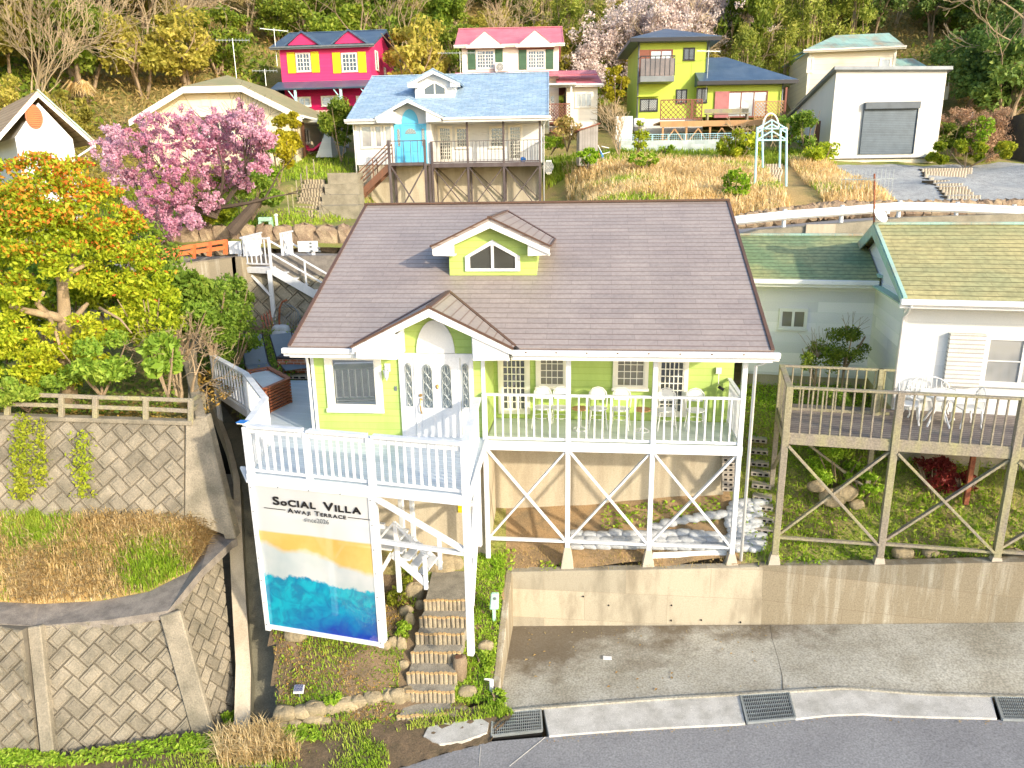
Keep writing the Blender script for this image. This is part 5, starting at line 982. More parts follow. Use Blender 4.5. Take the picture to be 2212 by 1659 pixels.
# ================================================================ UPPER LEVEL: terrain
hp = [(-50, 27, -3.2), (-20, 27.5, -3.0), (-9, 27.5, -2.75), (0, 27.5, -2.5), (8, 27, -2.2), (14, 27, -1.8), (22, 27, -1.6), (50, 27, -1.2),
      (-20, 30.5, -2.9), (-9, 30.6, -2.6), (0, 30.8, -2.4), (8, 29.5, -1.75), (14, 29.5, -1.35), (22, 29, -1.1), (50, 29, -1),
      (-20, 32, -2.0), (-9, 31.5, -1.95), (-4, 33, -2.4), (0, 34, -2.7), (3, 36, -2.7), (-5, 36, -2.6), (-6, 38.5, -2.4), (-2, 38, -2.7), (2.5, 38.5, -2.5), (-11, 35, -1.2), (-12, 38, -.2), (-13, 41, .6), (-9.5, 36, -.9), (-8.6, 40, .5), (-9, 43, 1.1), (-17, 44, 1.2), (-5, 46, .9), (0, 46, .9), (3, 44, .8), (4, 40, .6), (-22, 36, -1.0), (-28, 38, 0), (-40, 40, 1.5), (-30, 45, 3), (-22, 50, 4), (-45, 50, 6),
      (5, 34, -.5), (8, 33, -.55), (8, 37, .1), (8, 41, .75), (12, 33, -.5), (12, 37, .1), (12, 41, .75), (16, 34, -.35), (16, 40, .6), (5, 43, 1.0), (8, 47, 1.7), (13, 47, 1.7), (17, 47, 1.7), (20, 34, -.1), (20, 38, .35), (20, 43, .7), (26, 34, 0), (26, 38, .4), (27, 43, .8), (32, 40, .8), (30, 46, 1.6), (40, 46, 3), (22, 50, 2.6),
      (-12, 52, 4.2), (-5, 54, 3.2), (0, 54, 3.0), (6, 54, 3.0), (12, 54, 3.4), (22, 54, 3.2), (-12, 60, 5.0), (0, 61, 4.5), (12, 61, 4.5), (24, 60, 4.6), (35, 56, 4.5), (50, 55, 7), (50, 42, 3),
      (-50, 62, 13), (-30, 60, 10), (-20, 62, 9.5), (-10, 66, 8), (2, 68, 7.5), (14, 68, 7.5), (28, 67, 8), (45, 65, 11), (-50, 90, 33), (-20, 90, 29), (0, 92, 27), (20, 92, 27), (50, 92, 32), (-50, 120, 50), (0, 122, 48), (50, 120, 50), (80, 70, 20), (-80, 70, 20)]
for us_, Y_ in ((((1809, 362), (1900, 361), (2000, 363), (2120, 365), (2300, 372)), 41.5), (((1845, 425), (1900, 430), (2000, 433), (2120, 434), (2300, 436)), 30.5), (((1840, 395), (1950, 400), (2080, 402), (2250, 406)), 35.5)):
    hp += [tuple(W.at(u, v, y=Y_)) for u, v in us_]
hp += [tuple(W.at(u, v, y=y)) for u, v, y in ((1665, 446, 30.5), (1666, 403, 35.5), (1668, 360, 41), (1500, 436, 30.5), (1300, 436, 31), (1500, 352, 43), (1300, 350, 42), (1450, 395, 36), (1250, 395, 36), (660, 468, 33), (668, 430, 35), (680, 390, 37.8), (610, 440, 34.5), (620, 400, 37))]
hillf = rbf(hp, .08)
def hz(x, y): return float(hillf(np.array([x]), np.array([y]))[0])
def hkey(x, y):
    if x > 15.6 + (y - 30) * .13 and y < 42 - .0 * x: return 3
    if x > 3.5 and 29.5 < y < 44 and x < 18: return 1
    if y > 47 or (x < -13 and y > 37): return 2
    if 18.3 < x and 29 < y < 42: return 0
    return 0
heightfield('hillside', hillf, np.arange(-75, 76, .6), np.arange(26.6, 124, .6), lambda x, y: y > 30.2 or (y > 29 and x > 4), [X['grassgr'], X['drygr'], X['woodfloor'], X['gravel']], hkey, noise=.05)
heightfield('upper_road', lambda x, y: np.where(True, hillf(x, np.full_like(x, 28.)), 0) + .03 * (y - 28) * 0, np.arange(-50, 51, 1.), np.arange(26.2, 30.9, .3), lambda x, y: y > 28.0 or x > 0, [X['asphalt']])
def on_hill(u, v, y0=30., y1=120.):
    for Y in np.arange(y0, y1, .15):
        p = W.at(u, v, y=Y)
        if p[2] <= hz(p[0], p[1]): return (p[0], p[1], hz(p[0], p[1]))
    return W.at(u, v, y=y1)

# retaining walls of the upper road
RW = thing('road_retaining_wall', 'grey concrete retaining wall below the white guard rail', 'wall', W, (10, 26.1, -3)); 
p = [wy(1560, 520, 25.6), wy(1640, 497, 25.6), wy(1820, 483, 25.6), wy(1960, 470, 25.6), wy(2260, 460, 25.6)]
m = MB()
for i in range(len(p) - 1): m.prism([p[i] - (0, 0, 4), p[i + 1] - (0, 0, 4), p[i + 1], p[i]], (0, .5, 0))
m.obj('wall_section', X['blockdark'], RW); m = MB(); q = wy(1772, 492, 25.55); m.box(q[0] - .5, q[0] + .5, 25.5, 25.62, q[2] - 2, q[2] + .12); m.obj('buttress', X['foundation'], RW)
BW = thing('stair_block_wall', 'dark diagonal block wall and concrete parapet behind the white platform stair', 'wall', W, (-8, 27, -4.5))
a0, a1 = W.at(545, 740, y=27.6), W.at(760, 740, y=27.6)
facewall(BW, (np.array((a0[0] - 1.5, 27.0, -5.9)), np.array((a1[0] + 3, 27.0, -5.9)), np.array((a1[0] + 3, 27.7, -3.35)), np.array((a0[0] - 1.5, 27.7, -3.35))), seed=9, size=(.62, .40), mt='blockdark', depth=.06)
m = MB(); m.box(a0[0] - 3.4, a1[0] + 3, 27.7, 28.0, -5.8, -2.62); m.obj('parapet', X['capconc'], BW)
CW = thing('curved_wall', 'bare concrete wall curving down from the orange fence to the white platform', 'wall', W, (-11, 26, -4)); m = MB()
cwp = [(345, 575, 24.0), (400, 568, 24.5), (450, 562, 25.2), (500, 556, 26.5), (520, 556, 27.6)]; cw = [wy(*c) for c in cwp]; cw = [cw[0] + (-8, -.8, -.4)] + cw + [cw[-1] + (1.6, .4, -.05)]
for i in range(len(cw) - 1): m.prism([cw[i] - (0, .25, 3.6), cw[i + 1] - (0, .25, 3.6), cw[i + 1], cw[i]], (0, .35, 0))
m.obj('wall_section', X['wallmoss'], CW)
OF = thing('orange_fence', 'orange painted two-rail wooden fence above the curved concrete wall', 'fence', W, tuple(cw[3]))
op = [(300, 575, 545, 24.0), (345, 568, 540, 24.5), (383, 562, 533, 25), (418, 558, 528, 25.6), (452, 553, 523, 26.2), (487, 549, 517, 27.)]
on = [(wy(a, b - 0, d), wy(a, c, d)) for a, b, c, d in op]
for b_, t_ in on: m = MB(); m.beam(b_, t_, .13, .12, up=(0, 1, 0)); m.obj('post', X['orange'], OF)
for k in (.88, .45):
    m = MB()
    for i in range(len(on) - 1): m.beam(on[i][0] * (1 - k) + on[i][1] * k, on[i + 1][0] * (1 - k) + on[i + 1][1] * k, .06, .13)
    m.obj('rail', X['orange'], OF)

# white platform and stair down to the terrace
PF = thing('platform_stair', 'white timber landing on posts with a stair running down behind the green house', 'stair', W, (-8.5, 26, -5.5))
fz = -2.98
pc = lambda u, v: np.array(W.at(u, v, z=fz))
c = [pc(526, 576), pc(586, 578), pc(637, 560), pc(571, 558)]   # near-left, near-right, far-right, far-left
m = MB(); m.prism([tuple(x) for x in c], (0, 0, -.06)); m.obj('deck_floor', X['whitewood'], PF); m = MB()
for i in range(4): a, b = c[i], c[(i + 1) % 4]; m.beam(a + (0, 0, -.12), b + (0, 0, -.12), .05, .2)
m.obj('rim_beam', X['whitewood'], PF)
railing(PF, c[0], c[1], h=1.08, gap=.20, bw=.045, cap=(.08, .06), lo=.12); railing(PF, c[0], c[3], h=1.08, gap=.20, bw=.045, cap=(.08, .06), lo=.12)
railing(PF, c[1] + (c[2] - c[1]) * .55, c[2], h=1.15, gap=.19, bw=.045, cap=(.08, .06), lo=.12)
for k in (0, 1):
    x = c[k]; post(PF, (x[0] + (.2 if k == 0 else -.1), x[1] + .05), -5.6, fz - .1, .14)
post(PF, (c[1][0], c[1][1]), fz, fz + 1.1, .09); post(PF, tuple(c[1] + (c[2] - c[1]) * .5), fz, fz + 1.15, .09)
brace(PF, (c[0][0] + .25, c[0][1], fz - .3), (c[1][0] - .1, c[1][1], fz - 1.05), .08, .1)
s_a, s_b = c[1] + (c[2] - c[1]) * .05, c[1] + (c[2] - c[1]) * .55; dn = np.array(W.at(700, 640, y=27.0)) - s_a; dn = dn / dn[0]; run = 4.0
for s_ in (s_a, s_b):
    e_ = s_ + np.array((run, -.1, -2.45)); m = MB(); m.beam(s_ + (0, 0, -.12), e_ + (0, 0, -.12), .06, .30); m.obj('stringer', X['whitewood'], PF)
    for hh in (.95, .5): m = MB(); m.beam(s_ + (0, 0, hh), e_ + (0, 0, hh), .05, .06); m.obj('handrail', X['whitewood'], PF)
    for k in (.3, .6, .9): q = s_ * (1 - k) + e_ * k; post(PF, q, q[2] - .1, q[2] + .95, .06)
for k in range(1, 11):
    a = s_a + np.array((run, -.1, -2.45)) * k / 11; b_ = s_b + np.array((run, -.1, -2.45)) * k / 11; m = MB(); m.beam(a + (0, .03, .0), b_ - (0, .03, 0), .26, .05); m.obj('tread', X['whitewood'], PF)
# sign boards on the upper road edge
for (u0, v0, u1, v1, up_, lb) in ((494, 521, 523, 548, 516, 'blank white sign board left of the white platform'), (643, 521, 688, 543, 676, 'white sign board with small dark figures right of the white platform')):
    a, b = wy(u0, v0, 28.6), wy(u1, v1, 28.6); s_ = thing('sign_board', lb, 'sign', W, (float(a[0]), 28.6, -2.8), 'white sign boards by the upper road'); m = MB(); m.box(a[0], b[0], 28.55, 28.6, b[2], a[2]); m.obj('board', X['white'], s_)
    pu = wy(up_, v1, 28.6)[0]; m = MB(); m.box(pu - .06, pu + .06, 28.62, 28.7, -3.0, b[2] + .1); m.obj('post', X['white'], s_)
    if u0 > 600: m = MB(); [m.box(x, x + .09, 28.54, 28.549, z, z + .07) for x, z in ((pu - .1, a[2] - .25), (pu - .08, a[2] - .4), (pu + .2, a[2] - .3), (pu + .22, a[2] - .42), (pu - .1, a[2] - .12))]; m.obj('lettering', X['grey'], s_)
# stone wall and lawn behind the upper road (left)
SWL = thing('stone_wall', 'rough brown stone wall along the upper road below the small lawn', 'wall', W, (-8, 30.8, -2.4)); m = MB(); rr = random.Random(3)
x = -16.
while x < -5.2:
    w = rr.uniform(.45, 1.1); m.rock((x + w / 2, 31.0 + .04 * rr.random(), -2.25), (w * .60, .38, rr.uniform(.56, .64)), int(x * 10) + 500, 9, 6, .12); x += w * .92
m.obj('stones', X['rockdark'], SWL); m = MB(); m.box(-16.5, -5, 31.05, 31.4, -3, -1.75); m.obj('backing', X['joint'], SWL)
m = MB(); m.prism([(-17, 31.2, -1.82), (-5.4, 31.1, -1.80), (-5.2, 33.6, -1.6), (-9, 35, -1.5), (-17, 35, -1.5)], (0, 0, -.6)); m.obj('lawn', X['grassgr'], kind='structure')
gb = thing('lawn_stool', 'small pale mint plastic stool on the little lawn', 'stool', W, on_hill(575, 490)); q = np.array(W.at(575, 489, y=31.6)); m = MB(); m.box(q[0] - .3, q[0] + .25, 31.5, 31.8, q[2] + .2, q[2] + .38); m.obj('seat', X['mint'], gb, bev=.03)
for sx in (-.28, .15): m = MB(); m.box(q[0] + sx, q[0] + sx + .1, 31.5, 31.8, q[2] - .1, q[2] + .2); m.obj('leg', X['mint'], gb)
wp_ = np.array(W.at(598, 488, y=31.7)); m = MB(); m.tube([wp_ - (0, 0, .1), wp_ + (0, 0, .42)], .06, 8); m.tube([wp_ + (0, 0, .42), wp_ + (0, 0, .5)], [.1, .06], 8); m.obj('marker_post', X['white'], label='short white marker post on the little lawn', cat='post')
# log stairs left of the blue-roofed house, and retaining blocks
def hill_stair(label, us, mt='step', w0=0, side=None, name='hillside_stair', edge='logend', lift=.16, snap=False):
    t = thing(name, label, 'stair', W, tuple(np.array(W.at(*us[0][:2], y=us[0][3])))); 
    for i, (ua, va, ub, Y) in enumerate(us):
        a, b = (np.array(W.at(ua, va, y=Y)), np.array(W.at(ub, va, y=Y))) if not snap else (np.array(on_hill(ua, va, 28.)), np.array(on_hill(ub, va, 28.)))
        if snap: Y = float(a[1]); b[1] = Y; a[2] = b[2] = max(a[2], b[2])
        Yn = Y + .8 if snap else us[i + 1][3] if i + 1 < len(us) else Y + .45
        a[2] += lift; b[2] += lift; g = MB(); n = max(4, int((b[0] - a[0]) / .13))
        for k in range(n): x = a[0] + (b[0] - a[0]) * (k + .5) / n; g.tube([(x, Y, a[2] - .3), (x, Y, a[2])], .06, 6)
        g.obj('riser', X[edge], t); m = MB(); m.box(a[0], b[0], Y, Yn + .1, a[2] - .3, a[2] - .02); m.obj('tread', X[mt], t)
    return t
n = 9; hill_stair('worn steps climbing the grassy bank left of the blue-roofed house', [(632 + 3 * i, 468 - 9.5 * i, 690 + 1 * i, 33.0 + .55 * i) for i in range(n)], edge='log', lift=.08)
m = MB(); 
for i in range(4): a, b = wy(690 + 6 * i, 462 - 24 * i, 33.8 + 1.2 * i), wy(775, 470 - 22 * i, 33.8 + 1.2 * i); m.box(a[0], b[0], a[1], a[1] + 1.3, a[2] - 1.5, a[2] + .35)
m.obj('retaining_blocks', X['blockdark'], label='grey stepped concrete retaining blocks beside the worn steps', cat='wall')
for i, (u, v0, v1) in enumerate([(625, 470, 440), (634, 450, 420), (643, 432, 405), (653, 418, 390), (665, 400, 375), (680, 385, 362)]):
    p = on_hill(u, v0); h = .9; m = MB(); m.tube([p, (p[0], p[1], p[2] + h)], .03, 5); m.obj('stake', X['oldwood'], label='thin wooden stake on the grassy bank by the worn steps, number ' + ['one', 'two', 'three', 'four', 'five', 'six'][i] + ' going uphill', cat='stake', group='thin stakes along the worn steps')

# ================================================================ BLUE-ROOFED TWIN
BH = twin_shell('blue_roof_house', 'white house with faded blue slate roof and sky blue door on the level above', B, 'siding', 'trim', 'roofblue', 'roofblue', 'white', 'white', 'siding')
for a, b in ((-3.62, -3.0), (-2.92, -2.50), (-2.42, -1.98)): window(BH, a, b, -.28, .83, .1, nx=1, ny=1, frame='trim', glass='net', trim=.05)
entrance(BH, 'bluepaint', 'bluepaint', 'bluepaint', blue=True)
glazed_door(BH, .10, .86, .83, 1.6, 'trim'); glazed_door(BH, 3.78, 4.53, .83, 1.6, 'trim')
for a, b in ((1.0, 1.76), (2.80, 3.62)): window(BH, a, b, -.33, .78, 1.6, nx=4, ny=5, frame='trim', glass='dark', trim=.09)
pipe(BH, [(-4.0, -.35, 1.0), (-3.95, 0, .93), (-3.93, .03, .6), (-3.93, .03, -2.9)]); pipe(BH, [(5.9, -.45, .98), (5.72, -.3, .8), (5.66, -.06, .7), (5.66, -.06, -3.75)])
BV = veranda('veranda', 'dark brown timber veranda with cross bracing on the front of the blue-roofed house', B, 'darkdeck', 'darkdeck', 'darkdeck', False, [-4.9] * 4)
LD = thing('entrance_landing', 'dark timber landing and side stair in front of the sky blue door', 'stair', B, (-1, -.6, FL)); m = MB(); m.box(-1.95, -.12, -1.3, .08, FL - .1, FL); m.obj('deck_floor', X['darkdeck'], LD)
railing(LD, (-1.9, -1.27, FL), (-.15, -1.27, FL), h=1.08, gap=.35, bw=.03, cap=(.06, .04), lo=.02, mat_='darkdeck')
for x in (-1.92, -.15): post(LD, (x, -1.28), -4.9, .02, .12, 'darkdeck'); post(LD, (x, 0), -4.2, FL, .12, 'darkdeck')
brace(LD, (-1.85, -1.3, FL - .15), (-.2, -1.3, -3.9), .06, .1, 'darkdeck'); brace(LD, (-.2, -1.24, FL - .15), (-1.85, -1.24, -3.9), .06, .1, 'darkdeck')
for y in (-1.27, -.35):
    m = MB(); m.beam((-1.95, y, FL - .12), (-4.4, y, -3.3), .06, .3); m.obj('stringer', X['brownwood'], LD)
    for hh in (.95, .55): m = MB(); m.beam((-1.95, y, FL + hh), (-4.4, y, -3.3 + hh + .1), .04, .05); m.obj('handrail', X['brownwood'], LD)
    for k in (.0, .33, .66, 1): post(LD, (-1.95 - 2.45 * k, y), FL - .2 - 2.22 * k, FL + .97 - 2.15 * k, .05, 'brownwood')
for k in range(1, 10): x = -1.95 - 2.45 * k / 10; z = FL - 2.2 * k / 10; m = MB(); m.box(x - .14, x + .12, -1.24, -.38, z - .03, z); m.obj('tread', X['brownwood'], LD)
t = MB(); q = B.at(1130, 335, y=.9); t.rock((q[0], .9, FL + .14), (.16, .14, .13), 5); t.obj('blue_tub', X['blue'], fr=B, label='small bright blue tub on the blue house veranda floor', cat='tub')
aircon('air_conditioner', 'air conditioner unit standing at the right side of the blue-roofed house', B, (5.75, .2, -1.7), .3, .7, .8)

# ================================================================ generic far houses
def Hn(*a, **k): return thing(*a, **k)
def far(yaw, u, v, y): return Fr(yaw, W.at(u, v, y=y))
def boxwall(H, x0, x1, y0, y1, z0, z1, mt, name='wall'):
    m = MB(); m.box(x0, x1, y0, y1, z0, z1); return m.obj(name, X[mt], H)
# pink house -------------------------------------------------
K = far(.10, 615, 235, 55.0)                      # origin: lower left front corner
PK = thing('pink_house', 'two-storey hot pink house with yellow shutters and navy roof', 'house', K, (0, 0, 0))
xr = K.at(795, 150, y=0)[0]; zt = K.at(700, 97, y=0)[2]; zm = K.at(700, 183, y=0)[2]; XW = K.at(800, 150, y=0)[0]
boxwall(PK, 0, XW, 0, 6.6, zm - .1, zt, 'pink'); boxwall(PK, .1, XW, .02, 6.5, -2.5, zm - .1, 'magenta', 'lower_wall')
rise = 1.5; gable_roof(PK, -.45, XW + .45, -.45, zt - .1, 3.75, rise, 'roofnavy', rmat='roofnavy')
m = MB(); [m.prism([(x, 0, zt), (x, 6.6, zt), (x, 3.3, zt + rise - .25)], (.1, 0, 0)) for x in (0, XW - .1)]; m.obj('gable', X['pink'], PK)
slp = rise / 3.75
for u in (656, 757):
    cx_ = K.at(u, 80, y=0)[0]; g = MB(); g.prism([(cx_ - 1.05, -.3, zt + .0), (cx_ + 1.05, -.3, zt + .0), (cx_, -.3, zt + .78)], (0, .08, 0)); do = g.obj('dormer', X['pink'], PK)
    g = MB()
    for sg in (-1, 1): slab(g, (cx_, -.45, zt + .88), (cx_ + sg * 1.35, -.45, zt - .05), (cx_ + sg * 1.35, .0, zt + .05), (cx_, 2.0, zt + .88), .1)
    g.obj('dormer_roof', X['roofnavy'], do)
gutter(PK, -.5, XW + .5, -.46, zt - .1, 'grey')
for u0, u1 in ((640, 671), (738, 772)):
    a, b, z0_, z1_ = K.rect(u0, 114, u1, 156, 0); window(PK, a, b, z0_, z1_, 0, nx=2, ny=4, sash=2, frame='trim', glass='dark', trim=.07, mw=.035)
    for s0_, s1_ in ((a - .62, a - .06), (b + .06, b + .62)): m = MB(); m.box(s0_, s1_, -.05, -.01, z0_ - .05, z1_ + .05); m.obj('shutter', X['yellow'], PK)
a, b, z0_, z1_ = K.rect(643, 209, 672, 231, 0)
window(PK, a, b, z0_, z1_, .02, nx=1, ny=2, sash=2, frame='trim', glass='pale'); a, b, z0_, z1_ = K.rect(694, 207, 735, 230, 0); window(PK, a, b, z0_, z1_, .02, nx=1, ny=2, sash=2, frame='trim', glass='pale'); a, b, z0_, z1_ = K.rect(770, 207, 790, 240, 0); window(PK, a, b, z0_, z1_, .02, nx=1, ny=2, frame='trim', glass='pale')
m = MB(); slab(m, (-.3, -1.5, zm - .35), (XW + .5, -1.5, zm - .35), (XW + .5, -.001, zm + .25), (-.3, -.001, zm + .25), .1); m.obj('porch_roof', X['roofnavy'], PK)
for u in (640, 738, 797):
    x = K.at(u, 220, y=-1.3)[0]; m = MB(); m.box(x - .07, x + .07, -1.4, -1.26, -1.0, zm - .4); m.beam((x, -1.33, zm - 1.1), (x - .5, -1.33, zm - .45), .06, .06, up=(0, 1, 0)); m.obj('porch_post', mat_g if False else X['paleblue'], PK)
window(PK, 1.4, 2.1, zt - 1.5, zt - .2, XW, nx=1, ny=2, frame='trim', glass='net', face='+x'); window(PK, 3.6, 4.1, zt - 1.6, zt - 1.0, XW, nx=1, ny=1, frame='trim', glass='net', face='+x')
m = MB(); m.box(K.at(660, 240, y=-2)[0] - 2, XW + .6, -2.2, -1.9, -2.5, -.35); m.obj('porch_wall', mat('pink_rubble', (.62, .46, .38), (.45, .2, .14), rough=.9, nsc=9, lo=.48, hi=.55), PK)
# its side wings
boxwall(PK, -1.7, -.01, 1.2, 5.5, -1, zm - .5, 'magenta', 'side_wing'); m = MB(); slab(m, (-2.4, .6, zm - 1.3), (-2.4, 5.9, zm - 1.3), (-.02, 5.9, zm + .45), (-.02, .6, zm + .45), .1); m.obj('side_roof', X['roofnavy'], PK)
boxwall(PK, XW + .01, XW + 3.2, 3.0, 6.0, -1, zm - .1, 'pink', 'side_wing'); m = MB(); slab(m, (XW + .05, 2.6, zm - .1), (XW + 3.5, 2.6, zm - .1), (XW + 3.0, 4.5, zm + .75), (XW + .05, 4.5, zm + .75), .1); m.obj('side_roof', X['roofnavy'], PK)
# white house with red roof ------------------------------------
K = far(.03, 1003, 300, 56.0); RH = thing('red_roof_house', 'two-storey ivory house with red roof and dark green shutters', 'house', K, (0, 0, 0))
XW = K.at(1207, 150, y=0)[0]; zt = K.at(1100, 98, y=0)[2]; zm = K.at(1100, 158, y=0)[2]
boxwall(RH, 0, XW, 0, 6.5, -1, zt, 'ivory'); rise = 1.75; gable_roof(RH, -.45, XW + .35, -.5, zt - .05, 3.75, rise, 'roofred', rmat='roofred'); gutter(RH, -.5, XW + .4, -.5, zt, 'trim')
m = MB(); [m.prism([(x, 0, zt), (x, 6.5, zt), (x, 3.25, zt + rise - .25)], (.1, 0, 0)) for x in (0, XW - .1)]; m.obj('gable', X['ivory'], RH)
for u in (1049, 1156):
    cx_ = K.at(u, 90, y=0)[0]; g = MB(); g.prism([(cx_ - 1.1, -.62, zt + .0), (cx_ + 1.1, -.62, zt), (cx_, -.62, zt + .82)], (0, .3, 0)); g.box(cx_ - 1.35, cx_ + 1.35, -.6, -.3, zt - .22, zt - .0); do = g.obj('dormer', X['trim'], RH); g = MB()
    for sg in (-1, 1): slab(g, (cx_, -.66, zt + .88), (cx_ + sg * 1.15, -.66, zt + .0), (cx_ + sg * 1.15, -.3, zt + .05), (cx_, 1.5, zt + .88), .05)
    g.obj('dormer_roof', X['roofred'], do)
for u0, u1 in ((1028, 1069), (1138, 1178)):
    a, b, z0_, z1_ = K.rect(u0, 107, u1, 150, 0); window(RH, a, b, z0_, z1_, 0, nx=3, ny=5, sash=2, frame='trim', glass='dark', trim=.09, mw=.03)
    for s0_, s1_ in ((a - .56, a - .03), (b + .03, b + .56)): m = MB(); m.box(s0_, s1_, -.05, -.01, z0_, z1_); m.obj('shutter', X['dgreen'], RH)
    m = MB(); m.box(a - .6, b + .6, -.12, -.01, z1_ + .0, z1_ + .26); m.obj('window_hood', X['lattice'], RH)
c_ = K.at(1082, 158, y=-.5); aircon('air_conditioner', 'air conditioner on the ledge between the red-roofed house windows', K, (c_[0] - .4, -.5, zm), .85, .65, .35)
m = MB(); slab(m, (-.5, -1.2, zm - .3), (XW + 2.6, -1.2, zm - .3), (XW + 2.6, -.01, zm + .1), (-.5, -.01, zm + .1), .1); m.obj('lower_roof', X['roofred'], RH)
# right wing lower
wx0, wx1 = XW + .01, K.at(1291, 200, y=-1.0)[0]; boxwall(RH, wx0 + .5, wx1, -1.0, 4, -1, K.at(1260, 187, y=-1)[2], 'ivory', 'side_wing')
ze = K.at(1260, 182, y=-1.4)[2]; m = MB(); slab(m, (wx0 - .2, -1.5, ze), (wx1 + .3, -1.5, ze), (wx1 + .1, 1.6, ze + 1.15), (wx0 - .2, 1.6, ze + 1.15), .1); slab(m, (wx0 - .2, 1.601, ze + 1.15), (wx1 + .1, 1.601, ze + 1.15), (wx1 + .3, 4.5, ze), (wx0 - .2, 4.5, ze), .1); m.obj('side_roof', X['roofred'], RH); gutter(RH, wx0 - .2, wx1 + .35, -1.5, ze + .02, 'white')
a, b, z0_, z1_ = K.rect(1242, 200, 1279, 233, -1.0); window(RH, a, b, z0_, z1_, -1.0, nx=1, ny=1, sash=3, frame='trim', glass='net')
# little red deck with lattice
px0, px1 = K.at(1188, 250, y=-2.2)[0], K.at(1232, 250, y=-2.2)[0]; zd = K.at(1210, 263, y=-2.2)[2]; RD = thing('red_deck', 'small red-brown porch deck with lattice panels on crossed legs', 'deck', K, (px0, -2, zd)); m = MB(); m.box(px0 - .8, px1 + .1, -2.3, -.3, zd - .15, zd); m.obj('deck_floor', X['lattice'], RD)
def lattice(par, x0, x1, z0, z1, y, mt, st=.2, name='lattice_panel'):
    m = MB(); w, h = x1 - x0, z1 - z0; n = int((w + h) / st)
    for i in range(1, n):
        k = i * (w + h) / n; p = (min(k, w), max(0, k - w)); q = (max(0, k - h), min(k, h)); m.beam((x0 + p[0], y, z0 + p[1]), (x0 + q[0], y, z0 + q[1]), .04, .03, up=(0, 1, 0)); m.beam((x1 - p[0], y + .02, z0 + p[1]), (x1 - q[0], y + .02, z0 + q[1]), .04, .03, up=(0, 1, 0))
    m.box(x0, x1, y - .03, y + .03, z0 - .03, z0 + .03); m.box(x0, x1, y - .03, y + .03, z1 - .03, z1 + .03); m.box(x0 - .03, x0 + .03, y - .03, y + .03, z0, z1); m.box(x1 - .03, x1 + .03, y - .03, y + .03, z0, z1); m.obj(name, X[mt], par)
lattice(RD, px0 - .6, px1, zd + .1, zd + 1.15, -2.25, 'lattice'); post(RD, (px1 + .05, -2.28), 0 - 1, K.at(1232, 180, y=-2.2)[2], .12, 'white')
brace(RD, (px0 - .5, -2.28, zd - .2), (px1, -2.28, zd - 1.5), .1, .1, 'lattice'); brace(RD, (px1, -2.22, zd - .2), (px0 - .5, -2.22, zd - 1.5), .1, .1, 'lattice')
m = MB(); m.box(px0 - .9, px1 + .35, -2.6, -.9, K.at(1210, 181, y=-2.2)[2] - .1, K.at(1210, 181, y=-2.2)[2]); m.obj('porch_canopy', X['white'], RD)
c_ = K.at(1196, 250, y=0); window(RH, K.at(1187, 0, y=0)[0], K.at(1200, 0, y=0)[0], K.at(1190, 255, y=0)[2], K.at(1190, 205, y=0)[2], 0, nx=3, ny=5, frame='trim', glass='dark')
q = K.at(1270, 292, y=-1.8); aircon('air_conditioner', 'air conditioner outdoor unit on the ground beside the red-roofed house wing', K, (q[0] - .4, -1.8, K.at(1270, 299, y=-1.8)[2]), .8, .75, .35)
# lime two-storey house --------------------------------------
K = far(.02, 1378, 277, 52.0); LH = thing('lime_house', 'bright lime two-storey house with navy hipped roof and glass-panelled balcony', 'house', K, (0, 0, 0))
XA = K.at(1527, 100, y=0)[0]; zt = K.at(1450, 84, y=0)[2]; boxwall(LH, 0, XA, 0, 6, .6, zt, 'limeplain'); boxwall(LH, .02, XA, .03, 6, -1.5, .6, 'cube', 'foundation')
XB = K.at(1690, 200, y=-.6)[0]; zt2 = K.at(1600, 176, y=-.6)[2]; boxwall(LH, XA - .6, XB, -.6, 5.4, .6, zt2, 'limeplain', 'lower_wall')
def hip(H, x0, x1, y0, y1, ze, rise, mt, ov=.7, name='roof', flatleft=False):
    a, b, c_, d_ = x0 - ov, x1 + ov, y0 - ov, y1 + ov; hy = (d_ - c_) / 2; ym = (c_ + d_) / 2; l = a + (hy if not flatleft else 0); r_ = b - hy
    if l > r_: l = r_ = (a + b) / 2
    m = MB(); V4 = [(a, c_, ze), (b, c_, ze), (b, d_, ze), (a, d_, ze), (l, ym, ze + rise), (r_, ym, ze + rise)]
    m.add(V4, [(0, 1, 5, 4), (1, 2, 5), (2, 3, 4, 5), (3, 0, 4)]); m.box(a, b, c_, d_, ze - .22, ze - .002); 
    return m.obj(name, [X[mt]], H)
hip(LH, 0, XA, 0, 6, zt, 1.15, 'roofnavy', .75); hip(LH, XA + .02, XB, -.6, 5.4, zt2, 1.9, 'roofnavy', .7, 'lower_roof', flatleft=True)
m = MB(); m.box(-.75, XA + .75, -.76, -.7, zt - .25, zt - .02); m.box(XA - .8, XB + .75, -1.36, -1.3, zt2 - .25, zt2 - .02); m.obj('fascia', X['black'], LH)
a, b, z0_, z1_ = K.rect(1403, 107, 1453, 150, 0)
zb0, zb1 = K.at(1410, 174, y=-1.2)[2], K.at(1410, 164, y=-1.2)[2]; bx1_ = K.at(1457, 150, y=-1.2)[0]
window(LH, a, b, zb1 + .1, z1_, 0, nx=1, ny=1, sash=2, frame='lattice', glass='pale'); m = MB(); m.box(a - .7, a - .02, -.06, -.01, zb1 + .1, z1_); m.obj('storm_shutter', X['lattice'], LH)
